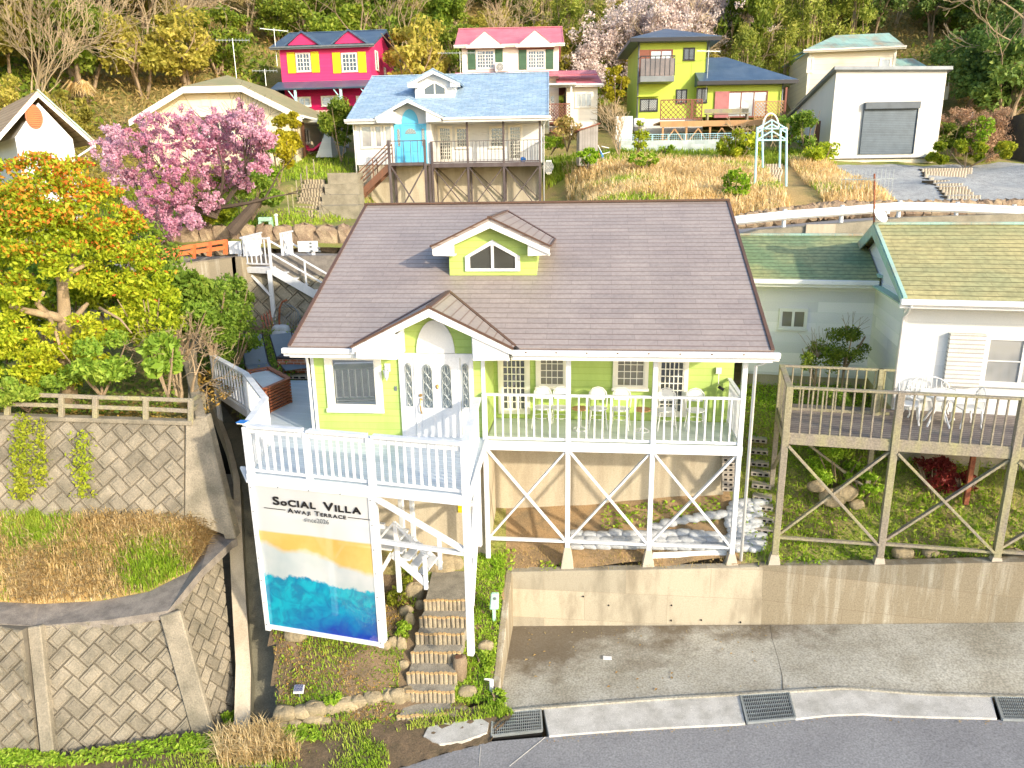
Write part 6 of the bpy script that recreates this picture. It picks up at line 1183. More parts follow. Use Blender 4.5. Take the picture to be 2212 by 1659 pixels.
m = MB(); m.box(-.12, bx1_, -1.25, -.01, zb1 - .35, zb1); m.obj('balcony_floor', X['grey'], LH); m = MB(); zr = zb1 + 1.15; m.box(-.12, bx1_, -1.23, -1.19, zb1 + .02, zr - .12); m.obj('balcony_panel', G_['brown'], LH)
m = MB(); m.box(-.14, bx1_ + .02, -1.25, -1.17, zr, zr + .05); [m.box(x - .02, x + .02, -1.25, -1.2, zb1, zr) for x in np.linspace(-.12, bx1_, 8)]; m.box(-.14, -.1, -1.2, 0, zr, zr + .05); m.box(bx1_ - .02, bx1_ + .02, -1.2, 0, zr, zr + .05); m.obj('balcony_rail', X['black'], LH)
def lw2(u0, v0, u1, v1, y, gr, gl='dark', fr_='black', sash=2): a, b, z0_, z1_ = K.rect(u0, v0, u1, v1, y); window(LH, a, b, z0_, z1_, y, nx=1, ny=1, sash=sash, frame=fr_, glass=gl, trim=.05, grille=gr)
lw2(1476, 103, 1501, 131, 0, 1); lw2(1382, 213, 1421, 241, 0, 1, 'net'); lw2(1460, 193, 1484, 224, 0, 1, 'net'); lw2(1504, 190, 1528, 223, -.6, 1)
a, b, z0_, z1_ = K.rect(1543, 197, 1657, 254, -.6); window(LH, a, b, z0_, z1_, -.6, nx=1, ny=1, sash=4, frame='lattice', glass='pale', trim=.06)
m = MB(); m.box(a - .0, a + (b - a) * .27, -.72, -.66, z0_, z1_); m.obj('storm_shutter', mat('dusty_rose_panel', (.42, .16, .16), rough=.6), LH)
a, b, z0_, z1_ = K.rect(1376, 208, 1422, 210, 0); m = MB(); m.box(a, b, -.35, -.01, z1_ - .05, z1_); m.obj('window_canopy', X['limeplain'], LH)
pipe(LH, [(-.1, -.1, zt - .2), (-.1, -.1, .2)], .05, 'grey'); pipe(LH, [(XA + .1, -.1, zt - .2), (XA + .1, -.1, zt2)], .05, 'grey'); pipe(LH, [(XB - .05, -.75, zt2 - .2), (XB - .05, -.75, 0)], .05, 'grey')
q = K.at(1381, 265, y=-.5); m = MB(); m.box(q[0] - .35, q[0] + .35, -.5, -.1, K.at(1390, 274, y=-.5)[2], K.at(1390, 255, y=-.5)[2]); m.obj('utility_cabinet', X['white'], fr=K, label='white utility cabinet against the base of the lime house', cat='cabinet', bev=.03)
# lime house deck
KD = far(.02, 1425, 292, 49.0); d0, d1 = 0, KD.at(1690, 340, y=0)[0]; DK = thing('lime_house_deck', 'reddish timber deck with lattice screens in front of the lime house', 'deck', KD, (0, 0, 0)); zd = KD.at(1550, 260, y=0)[2]
m = MB(); m.box(0, d1, 0, 2.6, zd - .1, zd); m.obj('deck_floor', X['tan'], DK); m = MB(); m.box(0, d1, -.05, -.002, zd - .35, zd - .02); m.obj('rim_beam', X['tan'], DK)
xs_ = np.linspace(.2, d1 - .2, 6)
for x in xs_: post(DK, (x, .1), zd - 1.9, zd - .36, .12, 'tan')
for i in range(5): brace(DK, (xs_[i] + .1, .1, zd - 1.3), ((xs_[i] + xs_[i + 1]) / 2, .1, zd - .45), .08, .08, 'tan'); brace(DK, (xs_[i + 1] - .1, .1, zd - 1.3), ((xs_[i] + xs_[i + 1]) / 2, .1, zd - .45), .08, .08, 'tan')
lattice(DK, 0, KD.at(1490, 300, y=0)[0] * 1.0 - 0.0, zd + .1, zd + 1.25, .0, 'lattice', .28); e0 = KD.at(1490, 300, y=0)[0]; e1 = KD.at(1513, 300, y=0)[0]; lattice(DK, e0 + .08, e1, zd + .1, zd + 1.25, .02, 'lattice', .22)
lattice(DK, KD.at(1626, 300, y=.3)[0], KD.at(1688, 300, y=.3)[0], zd + .05, zd + 1.1, .3, 'tan', .2); post(DK, (KD.at(1690, 300, y=.3)[0], .3), zd, zd + 1.9, .12, 'lattice')
zd = zd
bn = thing('garden_bench', 'low slatted bench on the lime house deck', 'bench', KD, (KD.at(1570, 330, y=.6)[0], .6, zd)); bx = KD.at(1570, 330, y=.6)[0]
for k in range(3): m = MB(); m.box(bx - 1.5, bx + 1.3, .5 + .14 * k, .6 + .14 * k, zd + .4, zd + .44); m.obj('seat_slat', X['oldwood'], bn)
m = MB(); m.box(bx - 1.5, bx + 1.3, .9, .94, zd + .5, zd + .75); m.obj('backrest', X['oldwood'], bn)
for x in (bx - 1.4, bx + 1.1): m = MB(); m.box(x, x + .1, .5, .9, zd, zd + .4); m.obj('leg', X['oldwood'], bn)
# pale blue block wall in front, with wire fence
fb = W; p0, p1 = wy(1338, 352, 45.5), wy(1650, 356, 45.5); zt_ = wy(1500, 302, 45.5)[2]; m = MB(); m.box(p0[0], p1[0], 45.5, 45.8, p0[2] - 1, zt_); PW = thing('block_wall', 'pale blue painted block wall with peeling stains below the lime house deck', 'wall', W, (float(p0[0]), 45.5, float(p0[2]))); m.obj('wall_section', X['blockwall'], PW)
m = MB(); zf = wy(1500, 289, 45.5)[2]; [m.tube([(x, 45.6, zt_), (x, 45.6, zf)], .025, 5) for x in np.linspace(p0[0], p1[0] + 2, 12)]; m.tube([(p0[0], 45.6, zf), (p1[0] + 2, 45.6, zf)], .02, 5); [m.tube([(p0[0], 45.6, z), (p1[0] + 2, 45.6, z)], .008, 4) for z in np.linspace(zt_, zf, 4)[:-1]]
[m.tube([(x, 45.6, zt_), (x, 45.6, zf)], .007, 3) for x in np.linspace(p0[0], p1[0] + 2, 80)]; m.obj('wire_fence', X['paleblue'], PW)
# cream two-storey with patina roof -----------------------------
K = far(.02, 1733, 300, 56.0); K = Fr(.16, K.o); CH_ = thing('patina_roof_house', 'tall pale peach house with rust-streaked green metal roof behind the white cube', 'house', K, (0, 0, 0)); XW = K.at(1932, 150, y=0)[0]; zt = K.at(1800, 108, y=0)[2]
boxwall(CH_, 0, XW, 0, 7, -1.5, zt, 'cream2'); m = MB(); rise = 1.5; slab(m, (-.5, -.5, zt), (XW + .4, -.5, zt), (XW + .4, 3.5, zt + rise), (2.4, 3.5, zt + rise), .1); slab(m, (2.4, 3.501, zt + rise), (XW + .4, 3.501, zt + rise), (XW + .4, 7.5, zt), (-.5, 7.5, zt), .1); slab(m, (-.5, -.5, zt - .01), (2.4, 3.5, zt + rise - .01), (1.4, 3.6, zt + .8), (-.5, 3.5, zt + .2), .1); m.obj('roof', X['roofpat'], CH_)
gutter(CH_, -.55, XW + .45, -.5, zt + .02, 'ivory'); 
for (u0, v0, u1, v1) in ((1743, 122, 1757, 157), (1739, 212, 1752, 248), (1899, 125, 1925, 150)): a, b, z0_, z1_ = K.rect(u0, v0, u1, v1, 0); window(CH_, a, b, z0_, z1_, 0, nx=1, ny=1, frame='trim', glass='net', trim=.1)
m = MB(); m.box(-.02, .14, -.03, .1, -1, zt); m.obj('corner_trim', X['ivory'], CH_); m = MB(); m.box(XW - .14, XW + .02, -.03, .1, -1, zt); m.obj('corner_trim', X['ivory'], CH_); x2 = K.at(1990, 150, y=2)[0]; boxwall(CH_, XW + .01, x2, 2, 6, -1, zt - 1.2, 'cream', 'side_wing'); m = MB(); slab(m, (XW, 1.5, zt - 1.2), (x2 + .4, 1.5, zt - 1.2), (x2, 4, zt - .2), (XW, 4, zt - .2), .1); slab(m, (XW, 4.001, zt - .2), (x2, 4.001, zt - .2), (x2 + .4, 6.5, zt - 1.2), (XW, 6.5, zt - 1.2), .1); m.obj('side_roof', X['roofpat'], CH_)
bx0_, bx1_ = K.at(2030, 180, y=.5)[0], K.at(2052, 180, y=.5)[0]; zb_ = K.at(2040, 205, y=.5)[2]; m = MB(); m.box(XW + .02, bx1_, .5, 1.9, zb_ - .3, zb_); m.box(XW + .1, bx1_, .5, .6, zb_, zb_ + .55); [m.box(x - .03, x + .03, .52, .58, zb_ + .55, zb_ + 1.5) for x in np.arange(bx0_ - 1, bx1_, .2)]; m.box(XW + .1, bx1_, .5, .6, zb_ + 1.5, zb_ + 1.58); m.obj('balcony', X['cream'], CH_)
# white cube --------------------------------------------------
K = Fr(.03, W.at(1787, 362, y=43.0)); CU = thing('white_cube_house', 'plain white single-pitch building with a large slate roller shutter', 'building', K, (0, 0, 0)); XW = K.at(2020, 350, y=0)[0]; zl, zr_ = K.at(1815, 150, y=0)[2], K.at(2026, 155, y=0)[2]; z0p = K.at(1900, 341, y=0)[2]
dy = 7.0; drop = 1.9
m = MB(); m.add([(0, 0, z0p), (XW, 0, z0p), (XW, dy, z0p), (0, dy, z0p), (0, 0, zl), (XW, 0, zr_ + .1), (XW, dy, zr_ + .1 - drop), (0, dy, zl - drop)], [(0, 1, 5, 4), (1, 2, 6, 5), (2, 3, 7, 6), (3, 0, 4, 7), (4, 5, 6, 7), (3, 2, 1, 0)]); m.obj('wall', X['cube'], CU)
m = MB(); m.box(.06, XW - .06, .06, dy - .1, -1.2, z0p - .001); m.obj('plinth', mat('cream_plinth', (.74, .68, .52), rough=.7), CU); m = MB(); m.box(-.02, XW + .02, -.03, dy, z0p - .05, z0p + .0); m.obj('base_flashing', X['black'], CU)
m = MB(); slab(m, (-.22, -.25, zl + .14), (XW + .15, -.25, zr_ + .24), (XW + .15, dy + .1, zr_ + .24 - drop), (-.22, dy + .1, zl + .14 - drop), .18); m.obj('roof', X['grey'], CU)
a, b, z0_, z1_ = K.rect(1860, 221, 1978, 333, 0); m = MB(); m.box(a + .02, b - .02, -.06, -.01, z0_, z1_ - .35); m.obj('roller_shutter', X['shutter'], CU); m = MB(); m.box(a, b, -.28, -.01, z1_ - .36, z1_); m.box(a, a + .06, -.12, -.062, z0_, z1_ - .37); m.box(b - .06, b, -.12, -.062, z0_, z1_ - .37); m.obj('shutter_housing', X['slate'], CU, bev=.02)
m = MB(); m.box(-.03, -.005, 1.6, 2.3, 0, 2.6); m.obj('side_door', X['brownwood'], CU); pipe(CU, [(-.08, 3.2, 3.2), (-.08, 3.2, 0)], .05, 'cube')
# cream half-hipped house on the left ------------------------------
K = Fr(.06, W.at(640, 350, y=42.0)); CR = thing('cream_house', 'cream house with half-hipped olive roof behind the pink blossom tree', 'house', K, (0, 0, 0)); 
XL = K.at(318, 300, y=0)[0]; xe = K.at(615, 300, y=0)[0]; xe = .0; zt = K.at(640, 240, y=0)[2]; zap = K.at(480, 176, y=0)[2]
gl, gr = K.at(405, 190, y=0)[0], K.at(530, 190, y=0)[0]; zg = K.at(470, 192, y=0)[2]; zL = K.at(318, 243, y=0)[2]
m = MB(); m.prism([(XL, 0, -3), (xe, 0, -3), (xe, 0, zt - .1), (gr, 0, zg - .05), (gl, 0, zg - .05), (XL, 0, zt - .1)], (0, 8, 0)); m.obj('wall', X['cream'], CR)
m = MB(); cxr = (gl + gr) / 2; rl, rr_ = XL - .6, xe + .7; sl_ = (zg - zt) / (xe - gr); zeR = zt - .1 - .5 * sl_ * .0; dpt = 8.6
apz = zg + (gr - cxr) * abs(sl_); hipd = 1.6
edge = lambda x: zg + .1 - max(0, abs(x - cxr) - (gr - cxr)) * abs(sl_)
m.add([(rr_, -.5, edge(rr_)), (gr, -.5, zg + .1), (gl, -.5, zg + .1), (rl, -.5, edge(rl)), (rr_, dpt, edge(rr_)), (rl, dpt, edge(rl)), (cxr, hipd, apz + .1), (cxr, dpt, apz + .1)], [(0, 4, 7, 6, 1), (3, 2, 6, 7, 5), (1, 6, 2)]); ro = m.obj('roof', X['roofolive'], CR, fix=False); so = ro.modifiers.new('s', 'SOLIDIFY'); so.thickness = .12
m = MB()
for p, q in (((rr_, edge(rr_)), (gr, zg + .1)), ((gr, zg + .1), (gl, zg + .1)), ((gl, zg + .1), (rl, edge(rl)))): m.prism([(p[0], -.56, p[1] - .02), (q[0], -.56, q[1] - .02), (q[0], -.56, q[1] - .34), (p[0], -.56, p[1] - .34)], (0, .05, 0))
m.obj('bargeboard', X['trim'], CR); gutter(CR, rr_ - .05, rr_ + .1, -.5, edge(rr_), 'white')
m = MB(); m.box(rr_ - .05, rr_ + .08, -.5, dpt, edge(rr_) - .12, edge(rr_)); m.obj('gutter', X['trim'], CR)
for u0, u1 in ((435, 451), (456, 470)): a, b, z0_, z1_ = K.rect(u0, 205, u1, 230, 0); m = MB(); m.box(a, b, -.04, -.01, z0_, z1_); m.obj('attic_shutter', X['cream'], CR)
a, b, z0_, z1_ = K.rect(405, 248, 505, 255, 0); m = MB(); m.box(a, b, -.8, -.01, z0_, z0_ + .08); m.obj('awning', X['cream2'], CR)
a, b, z0_, z1_ = K.rect(425, 258, 505, 325, 0); window(CR, a, b, z0_, z1_, 0, nx=1, ny=1, sash=3, frame='trim', glass='dark'); a, b, z0_, z1_ = K.rect(537, 272, 580, 300, 0); window(CR, a, b, z0_, z1_, 0, nx=1, ny=1, sash=2, frame='trim', glass='dark'); window(CR, 1.6, 2.6, zt - 1.6, zt - .7, xe, nx=1, ny=1, sash=2, frame='trim', glass='dark', face='+x')
pipe(CR, [(rr_, -.4, edge(rr_) - .1), (xe + .05, -.1, zt - .5), (xe + .05, -.1, -1)], .05, 'trim')
# covered side terrace with hammock right of the cream house
Kc = Fr(.06, W.at(655, 335, y=43.0)); CT = thing('covered_terrace', 'white roofed side terrace on a dark post right of the cream house', 'shelter', Kc, (0, 0, 0)); u_ = lambda u, v, y=0: Kc.at(u, v, y=y)
r0, r1 = u_(645, 258)[0], u_(708, 258)[0]; zr0 = u_(670, 258)[2]; m = MB(); m.box(r0, r1, 0, 4, zr0 - .15, zr0); m.obj('roof', X['ac'], CT); post(CT, (u_(655, 300)[0], .1), -.3, zr0 - .15, .14, 'brownwood'); m = MB(); m.box(r0 + .3, r1, 3.9, 4, -.4, zr0 - .15); m.obj('back_wall', X['siding'], CT)
a = u_(672, 290, 3.8); window(CT, a[0], a[0] + 2.2, .6, 1.9, 3.88, nx=1, ny=1, sash=3, frame='white', glass='pale')
hb = MB(); pts = [u_(657, 313, .5), u_(665, 322, .5), u_(678, 320, .5), u_(693, 306, .5)]; hb.prism([(p[0], .5, p[2]) for p in pts] + [(p[0], .5, p[2] - .12) for p in pts[::-1]], (0, .7, 0)); hb.obj('hammock', X['pinkfab'], fr=Kc, label='fuchsia hammock slung under the covered side terrace', cat='hammock')
m = MB(); q0, q1 = u_(682, 340, -.2), u_(712, 270, -.2); m.prism([(q0[0], -.2, q0[2]), (q1[0], -.2, q0[2]), (q1[0], -.2, q1[2]), (q1[0] - .1, -.2, q1[2])], (0, 3, 0)); m.obj('slatted_screen', X['siding'], CT)
# white gable house far left -----------------------------------
K = Fr(-.72, W.at(163, 372, y=33.0)); WG = thing('white_gable_house', 'white gabled house with an oval orange louvre at the left edge', 'house', K, (0, 0, 0)); u_ = lambda u, v, y=0: K.at(u, v, y=y)
xe = u_(160, 320)[0]; ap = u_(80, 208); ze = u_(160, 300)[2]; hw = xe - ap[0]; m = MB(); m.prism([(ap[0] - hw, 0, -5), (xe, 0, -5), (xe, 0, ze), (ap[0], 0, ap[2] - .25), (ap[0] - hw, 0, ze)], (0, 8, 0)); m.obj('wall', X['siding'], WG)
sl_ = (ap[2] + .15 - (ze - .1)) / (hw + .7); m = MB(); 
for sg in (-1, 1): slab(m, (ap[0], -.16, ap[2] + .2), (ap[0] + sg * (hw + .8), -.16, ap[2] + .2 - sl_ * (hw + .8)), (ap[0] + sg * (hw + .8), 8.5, ap[2] + .2 - sl_ * (hw + .8)), (ap[0], 8.5, ap[2] + .2), .1)
m.obj('roof', X['rooftan'], WG); m = MB()
for sg in (-1, 1): x1 = ap[0] + sg * (hw + .8); z1 = ap[2] + .2 - sl_ * (hw + .8); m.prism([(ap[0], -.20, ap[2] + .18), (x1, -.20, z1), (x1, -.20, z1 - .22), (ap[0], -.20, ap[2] - .04)], (0, .05, 0))
m.obj('bargeboard', X['trim'], WG); m = MB(); m.beam((ap[0], -.27, ap[2] + .24), (ap[0] + hw + .8, -.27, ap[2] + .24 - sl_ * (hw + .8)), .06, .06); m.obj('verge_flashing', X['roofpat'], WG)
c_ = u_(73, 252); m = MB(); rx_, rz_ = (u_(92, 252)[0] - u_(54, 252)[0]) / 2, (u_(73, 226)[2] - u_(73, 279)[2]) / 2; ov = [(c_[0] + rx_ * math.cos(a) , -.06, c_[2] + rz_ * math.sin(a)) for a in np.linspace(0, 6.283, 25)[:-1]]; m.prism(ov, (0, .05, 0)); vo = m.obj('oval_louvre', X['terra'], WG)
m = MB(); [m.box(c_[0] - rx_ * .8 * math.cos(math.asin(k)), c_[0] + rx_ * .8 * math.cos(math.asin(k)), -.10, -.061, c_[2] + rz_ * k - .02, c_[2] + rz_ * k + .03) for k in np.linspace(-.75, .75, 10)]; m.obj('louvre_slats', X['orange'], vo)
pipe(WG, [(xe + .7, -.3, ze - .3), (xe + .1, -.1, ze - .7), (xe + .05, -.1, -2)], .05)
# small grey roof behind lime house
K = Fr(0, W.at(1535, 170, y=64)); GRH = thing('grey_roof_shed', 'small grey-roofed building peeping out right behind the lime house', 'shed', K, (0, 0, 0)); w_ = K.at(1598, 170, y=0)[0]; boxwall(GRH, 0, w_, 0, 3, -4, .3, 'ivory'); gable_roof(GRH, -.2, w_ + .2, -.3, .3, 1.8, .75, 'grey', rmat='grey')
# patina hill house behind
# ---------------------------------------------------------------- guard rail
GRl = thing('guard_rail', 'white steel guard rail with round posts along the upper road', 'guard rail', W, (10, 26, -2))
gp = [(1540, 473), (1585, 468), (1698, 456), (1823, 447), (1948, 437), (2073, 440), (2196, 446), (2330, 452)]
gw = [wy(u, v, 25.9) for u, v in gp]; m = MB(); prof = [(0, -.145), (-.07, -.09), (-.02, -.03), (-.02, .03), (-.07, .09), (0, .145)]
for i in range(len(gw) - 1):
    a, b = gw[i] - (0, 0, .14), gw[i + 1] - (0, 0, .14); n = len(prof); m.add([(a[0], a[1] + p[0], a[2] + p[1]) for p in prof] + [(b[0], b[1] + p[0], b[2] + p[1]) for p in prof], [(j, j + 1, n + j + 1, n + j) for j in range(n - 1)])
go = m.obj('beam', X['white'], GRl, fix=False); so = go.modifiers.new('s', 'SOLIDIFY'); so.thickness = .012
for g in gw[2:]: m = MB(); m.tube([g + (0, .12, -.95), g + (0, .12, .06)], .07, 10); m.obj('post', X['white'], GRl, smooth=False)
# stone rows below gravel
SR = thing('kerb_stones', 'row of brown boulders along the foot of the dry slope behind the guard rail', 'wall', W, (12, 29, -1.6)); m = MB()
for i in range(34):
    u = 1600 + i * 19; v = np.interp(u, [1600, 1800, 2250], [462, 436, 432]) + 12; p = wy(u, v, 29.2); m.rock((p[0], 29.2, p[2] - .1), (.24 + .06 * (i % 3), .22, .34), 300 + i, 8, 5, .2)
m.obj('stones', X['rockdark'], SR)
def slope_stair(label, ua, ub, va, vb_, Y0, Y1, n, dx=0, lift=.3, edge='log'):
    us = []
    for i in range(n):
        f = i / (n - 1); u0 = ua[0] + (ua[1] - ua[0]) * f; u1 = ub[0] + (ub[1] - ub[0]) * f; us.append((u0, va + (vb_ - va) * f, u1, Y0 + (Y1 - Y0) * f))
    return hill_stair(label, us, mt='soil', edge=edge, lift=.12, snap=True)
slope_stair('log steps running up the grey gravel slope right of the white cube', (2045, 1990), (2113, 2058), 430, 370, 31.5, 39.5, 10, edge='conc')
slope_stair('straight narrow log steps under the pale blue garden arch', (1645, 1648), (1689, 1686), 448, 360, 30.5, 41, 15, edge='conc')
# garden arch
GA = thing('garden_arch', 'pale blue metal garden arch with a pitched top over the narrow steps', 'arch', W, tuple(W.at(1665, 420, y=34)))
pt = lambda u, v, y: np.array(W.at(u, v, y=y))
f0, f1 = 33.5, 35.5
L0, R0_, L1, R1 = (1632, 386), (1691, 397), (1637, 352), (1686, 352)
m = MB(); r = .05
for (u, v, uu, vv) in ((1630, 408, 1636, 300), (1698, 412, 1699, 302)): m.tube([pt(u, v, f0), pt(uu, 275 if u < 1660 else 277, f0)], r, 6)
for (u, v, uu) in ((1648, 352, 1646), (1684, 352, 1686)): m.tube([pt(u, v + 10, f1), pt(uu, 275, f1)], r, 6)
m.obj('upright', X['paleblue'], GA); m = MB()
for vv in (275, 284, 299):
    for Y in (f0,): m.tube([pt(1635, vv + 3, Y), pt(1667, vv - 16, Y), pt(1699, vv + 3, Y)], .035, 6)
for vv in (278, 303): m.tube([pt(1635, vv, f0), pt(1699, vv, f0)], .035, 6)
for u in (1635, 1667, 1699): m.tube([pt(u, 303 if u != 1667 else 303, f0), pt(u, 277 if u != 1667 else 259, f0)], .03, 6)
m.tube([pt(1635, 276, f0), pt(1646, 276, f1)], .03, 6); m.tube([pt(1699, 276, f0), pt(1686, 276, f1)], .03, 6); m.obj('top_frame', X['paleblue'], GA)
m = MB(); m.tube([pt(1648 + 17 * (1 - math.cos(a)), 275 - 30 * math.sin(a), f1) for a in np.linspace(0, math.pi, 12)], .04, 6); m.obj('rear_hoop', X['trim'], GA)
# shed planks, chair, pots between houses
K = Fr(0, W.at(1251, 345, y=40)); SH = thing('plank_shed', 'weathered grey lean-to of upright planks between the two terraces', 'shed', K, (0, 0, 0)); w_ = K.at(1291, 330, y=0)[0]; h0, h1 = K.at(1260, 283, y=0)[2], K.at(1291, 268, y=0)[2]; m = MB(); m.prism([(0, 0, -.3), (w_, 0, -.3), (w_, 0, h1), (0, 0, h0)], (0, 1.6, 0)); m.obj('wall', mat('grey_planks', (.33, .31, .29), (.26, .24, .22), rough=.9, pat='lapu', pitch=.14, line=.12, lw=.7), SH); m = MB(); slab(m, (-.1, -.1, h0 + .06), (w_ + .1, -.1, h1 + .06), (w_ + .1, 1.8, h1 + .06), (-.1, 1.8, h0 + .06), .06); m.obj('roof', X['lattice'], SH)
cs = on_hill(1303, 352, 36); fc = thing('folding_chair', 'white and blue folding garden chair beside the plank shed', 'chair', W, cs); x, y, z = cs
m = MB(); m.tube([(x - .3, y, z + .9), (x - .05, y, z + .45), (x + .05, y, z + .02)], .025, 6); m.tube([(x - .05, y, z + .45), (x + .35, y, z + .55)], .025, 6); m.tube([(x + .3, y, z + .75), (x - .1, y, z + .85)], .025, 6); m.obj('frame', X['white'], fc); m = MB(); m.prism([(x - .2, y - .1, z + .7), (x - .02, y - .1, z + .4), (x + .1, y - .1, z + .1), (x - .05, y - .1, z + .1)], (0, .3, 0)); m.obj('fabric_seat', X['blue'], fc)
cs = on_hill(1287, 352, 36); m = MB(); m.tube([(0, 0, 0), (0, 0, .45)], [.14, .2], 12); m.tube([(0, 0, .45), (0, 0, .5)], .22, 12); m.obj('plant_pot', X['terra'], loc=cs, label='red terracotta pot left of the folding chair', cat='plant pot') if False else m.obj('plant_pot', X['terra'], fr=Fr(0, cs), label='red terracotta pot left of the folding chair', cat='plant pot')
K = Fr(0, W.at(1330, 300, y=46)); m = MB(); m.box(0, K.at(1366, 290, y=0)[0], 0, .12, -1.6, K.at(1340, 251, y=0)[2]); m.obj('screen_panel', mat('pale_grey_panel', (.62, .64, .62), rough=.7), fr=K, label='pale grey garden screen left of the lime house', cat='screen')
# dark slate retaining wall far right
m = MB(); a, b, c_, d_ = wy(2085, 345, 46), wy(2240, 375, 42), wy(2240, 238, 42), wy(2100, 272, 46); m.prism([a - (0, 0, 1), b - (0, 0, 1), c_, d_], (.5, .6, 0)); m.obj('slate_wall', X['brackwater'], label='dark wet-looking stone retaining wall at the right edge above the gravel', cat='wall')
pb_ = on_hill(2086, 330, 40); m = MB(); m.tube([(0, 0, 0), (0, 0, 2.2)], .1, 8); m.obj('bollard_post', X['grey'], fr=Fr(0, pb_), label='dark grey post standing right of the white cube', cat='post')
# TV aerials
antenna('tv_aerial', 'fishbone aerial on a tall mast above the cream house roof', W, W.at(512, 178, y=47), 2.4, .1, 11, 1.9)
antenna('tv_aerial', 'small aerial left of the pink house roof on a leaning mast', W, W.at(599, 143, y=55), 2.4, .6, 8, 1.9)
antenna('tv_aerial', 'low aerial just above the right end of the cream house roof', W, W.at(575, 186, y=50), 1.0, .1, 8, 1.5)
antenna('tv_aerial', 'fishbone aerial fixed to the left wall of the red-roofed house', W, W.at(995, 165, y=55), 1.6, .05, 13, 3.0)
antenna('tv_aerial', 'aerial on the roof corner of the lime house', W, W.at(1525, 215, y=51), 3.0, .2, 6, 1.6)
# ================================================================ WHITE NEIGHBOUR (frame N)
NF = -.98
NH = thing('white_house', 'white sided neighbour house with mossy green shingle roofs at the right', 'house', N, (5, 2, -1.5))
m = MB(); m.box(2.38, 16, 2.2, 7.9, NF - .02, 1.42); m.obj('wall', X['siding'], NH); m = MB()
m.prism([(2.38, 2.2, 1.42), (2.38, 7.9, 1.42), (2.38, 5.0, 2.52)], (.1, 0, 0)); m.box(2.36, 2.40, 2.2, 7.9, NF, 1.42); m.obj('gable', X['sidinglifted'], NH)
m = MB(); m.box(2.42, 16, 2.25, 7.8, -3.6, NF - .021); m.box(-.40, 2.37, 5.0, 7.6, -3, -1.06); m.obj('foundation', X['foundation'], NH)
m = MB(); m.box(-.45, 2.37, 4.95, 7.7, -1.05, 1.45); m.obj('wing_wall', X['sidinglifted'], NH)
m = MB(); m.prism([(-.45, 4.95, 1.45), (-.45, 7.7, 1.45), (-.45, 7.0, 2.1)], (.1, 0, 0)); m.obj('wing_gable', X['sidinglifted'], NH)
sr = .365
rf = gable_roof(NH, 2.16, 17, 1.62, 1.47, 3.38, 1.24, 'roofgreen', rmat='roofpat'); gutter(NH, 2.1, 17, 1.62, 1.46, 'white', .06)
m = MB(); slab(m, (-.95, 4.5, 1.44), (2.34, 4.5, 1.44), (2.34, 7.05, 2.30), (-.95, 7.05, 2.30), .1); slab(m, (-.95, 7.051, 2.30), (2.34, 7.051, 2.30), (2.34, 8.2, 1.9), (-.95, 8.2, 1.9), .1); ro = m.obj('wing_roof', X['roofteal'], NH); m = MB(); m.beam((-.97, 7.05, 2.31), (2.34, 7.05, 2.31), .2, .05); m.box(2.30, 2.375, 4.5, 7.0, 1.5, 1.56); m.obj('ridge_cap', X['roofpat'], ro)
gutter(NH, -.9, 2.3, 4.5, 1.44, 'white')
m = MB(); m.prism([(2.14, 1.6, 1.34), (2.14, 1.6, 1.46), (2.14, 5.0, 2.70), (2.14, 8.4, 1.46), (2.14, 8.4, 1.2), (2.14, 5.0, 2.44)], (.03, 0, 0)); m.box(2.17, 2.42, 1.62, 7.9, 1.30, 1.33); m.obj('bargeboard', X['roofpat'], NH)
m = MB(); m.box(2.335, 2.42, 2.15, 2.235, NF, 1.3); m.obj('corner_trim', X['white'], NH)
a, b, z0_, z1_ = N.rect(1682, 666, 1744, 712, 4.95); window(NH, a, b, z0_, z1_, 4.95, nx=1, ny=1, sash=2, frame='white', glass='screen', trim=.05)
a, b, z0_, z1_ = N.rect(2121, 725, 2222, 834, 2.2); window(NH, a, b + .6, z0_, z1_, 2.2, nx=1, ny=2, sash=2, frame='white', glass='net', trim=.06)
a2 = N.rect(2042, 722, 2119, 828, 2.2); m = MB(); m.box(a2[0], a2[1], 2.08, 2.197, z0_ - .02, z1_ + .03); m.obj('storm_shutter_box', X['whiteslat'], NH)
pipe(NH, [(2.3, 1.55, 1.35), (2.34, 1.9, 1.15), (2.32, 2.12, 1.0), (2.32, 2.12, -.9)], .035)
m = MB(); q = N.at(1650, 700, y=4.9); 
# rooftop aerial + dish on the gable
an = thing('tv_aerial', 'rusty-masted aerial with a white satellite dish on the peak of the white house', 'antenna', N, (2.2, 5.0, 2.7)); b0 = N.at(1888, 492, y=5.0); t0 = N.at(1889, 375, y=5.0)
m = MB(); m.tube([b0, t0], .022, 6); m.obj('mast', X['rust'], an); m = MB(); z = t0[2] - .12; x = t0[0]
m.beam((x - .62, 4.99, z), (x + .12, 4.99, z - .02), .02, .02)
for i in range(14): k = x - .6 + i * .05; m.beam((k, 4.99, z - .05), (k, 4.99, z + .05), .008, .008); m.beam((k, 4.9, z), (k, 5.1, z), .008, .008)
g_ = N.at(1830, 392, y=5.05)
for i in range(14): k = x - .62 + i * .085 - .05; m.beam((k, 5.12, z - .22), (k, 5.12, z + .22), .008, .008)
m.beam((x - .66, 5.12, z + .0), (x + .5, 5.12, z + .0), .012, .012); m.obj('antenna_array', X['steel'], an)
d_ = np.array(N.at(1900, 466, y=4.8)); m = MB(); ax = np.array((.55, -.6, .55)); ax /= np.linalg.norm(ax); s1 = np.cross(ax, (0, 0, 1)); s1 /= np.linalg.norm(s1); s2 = np.cross(s1, ax); vs = [tuple(d_)]; nr, na = 3, 16
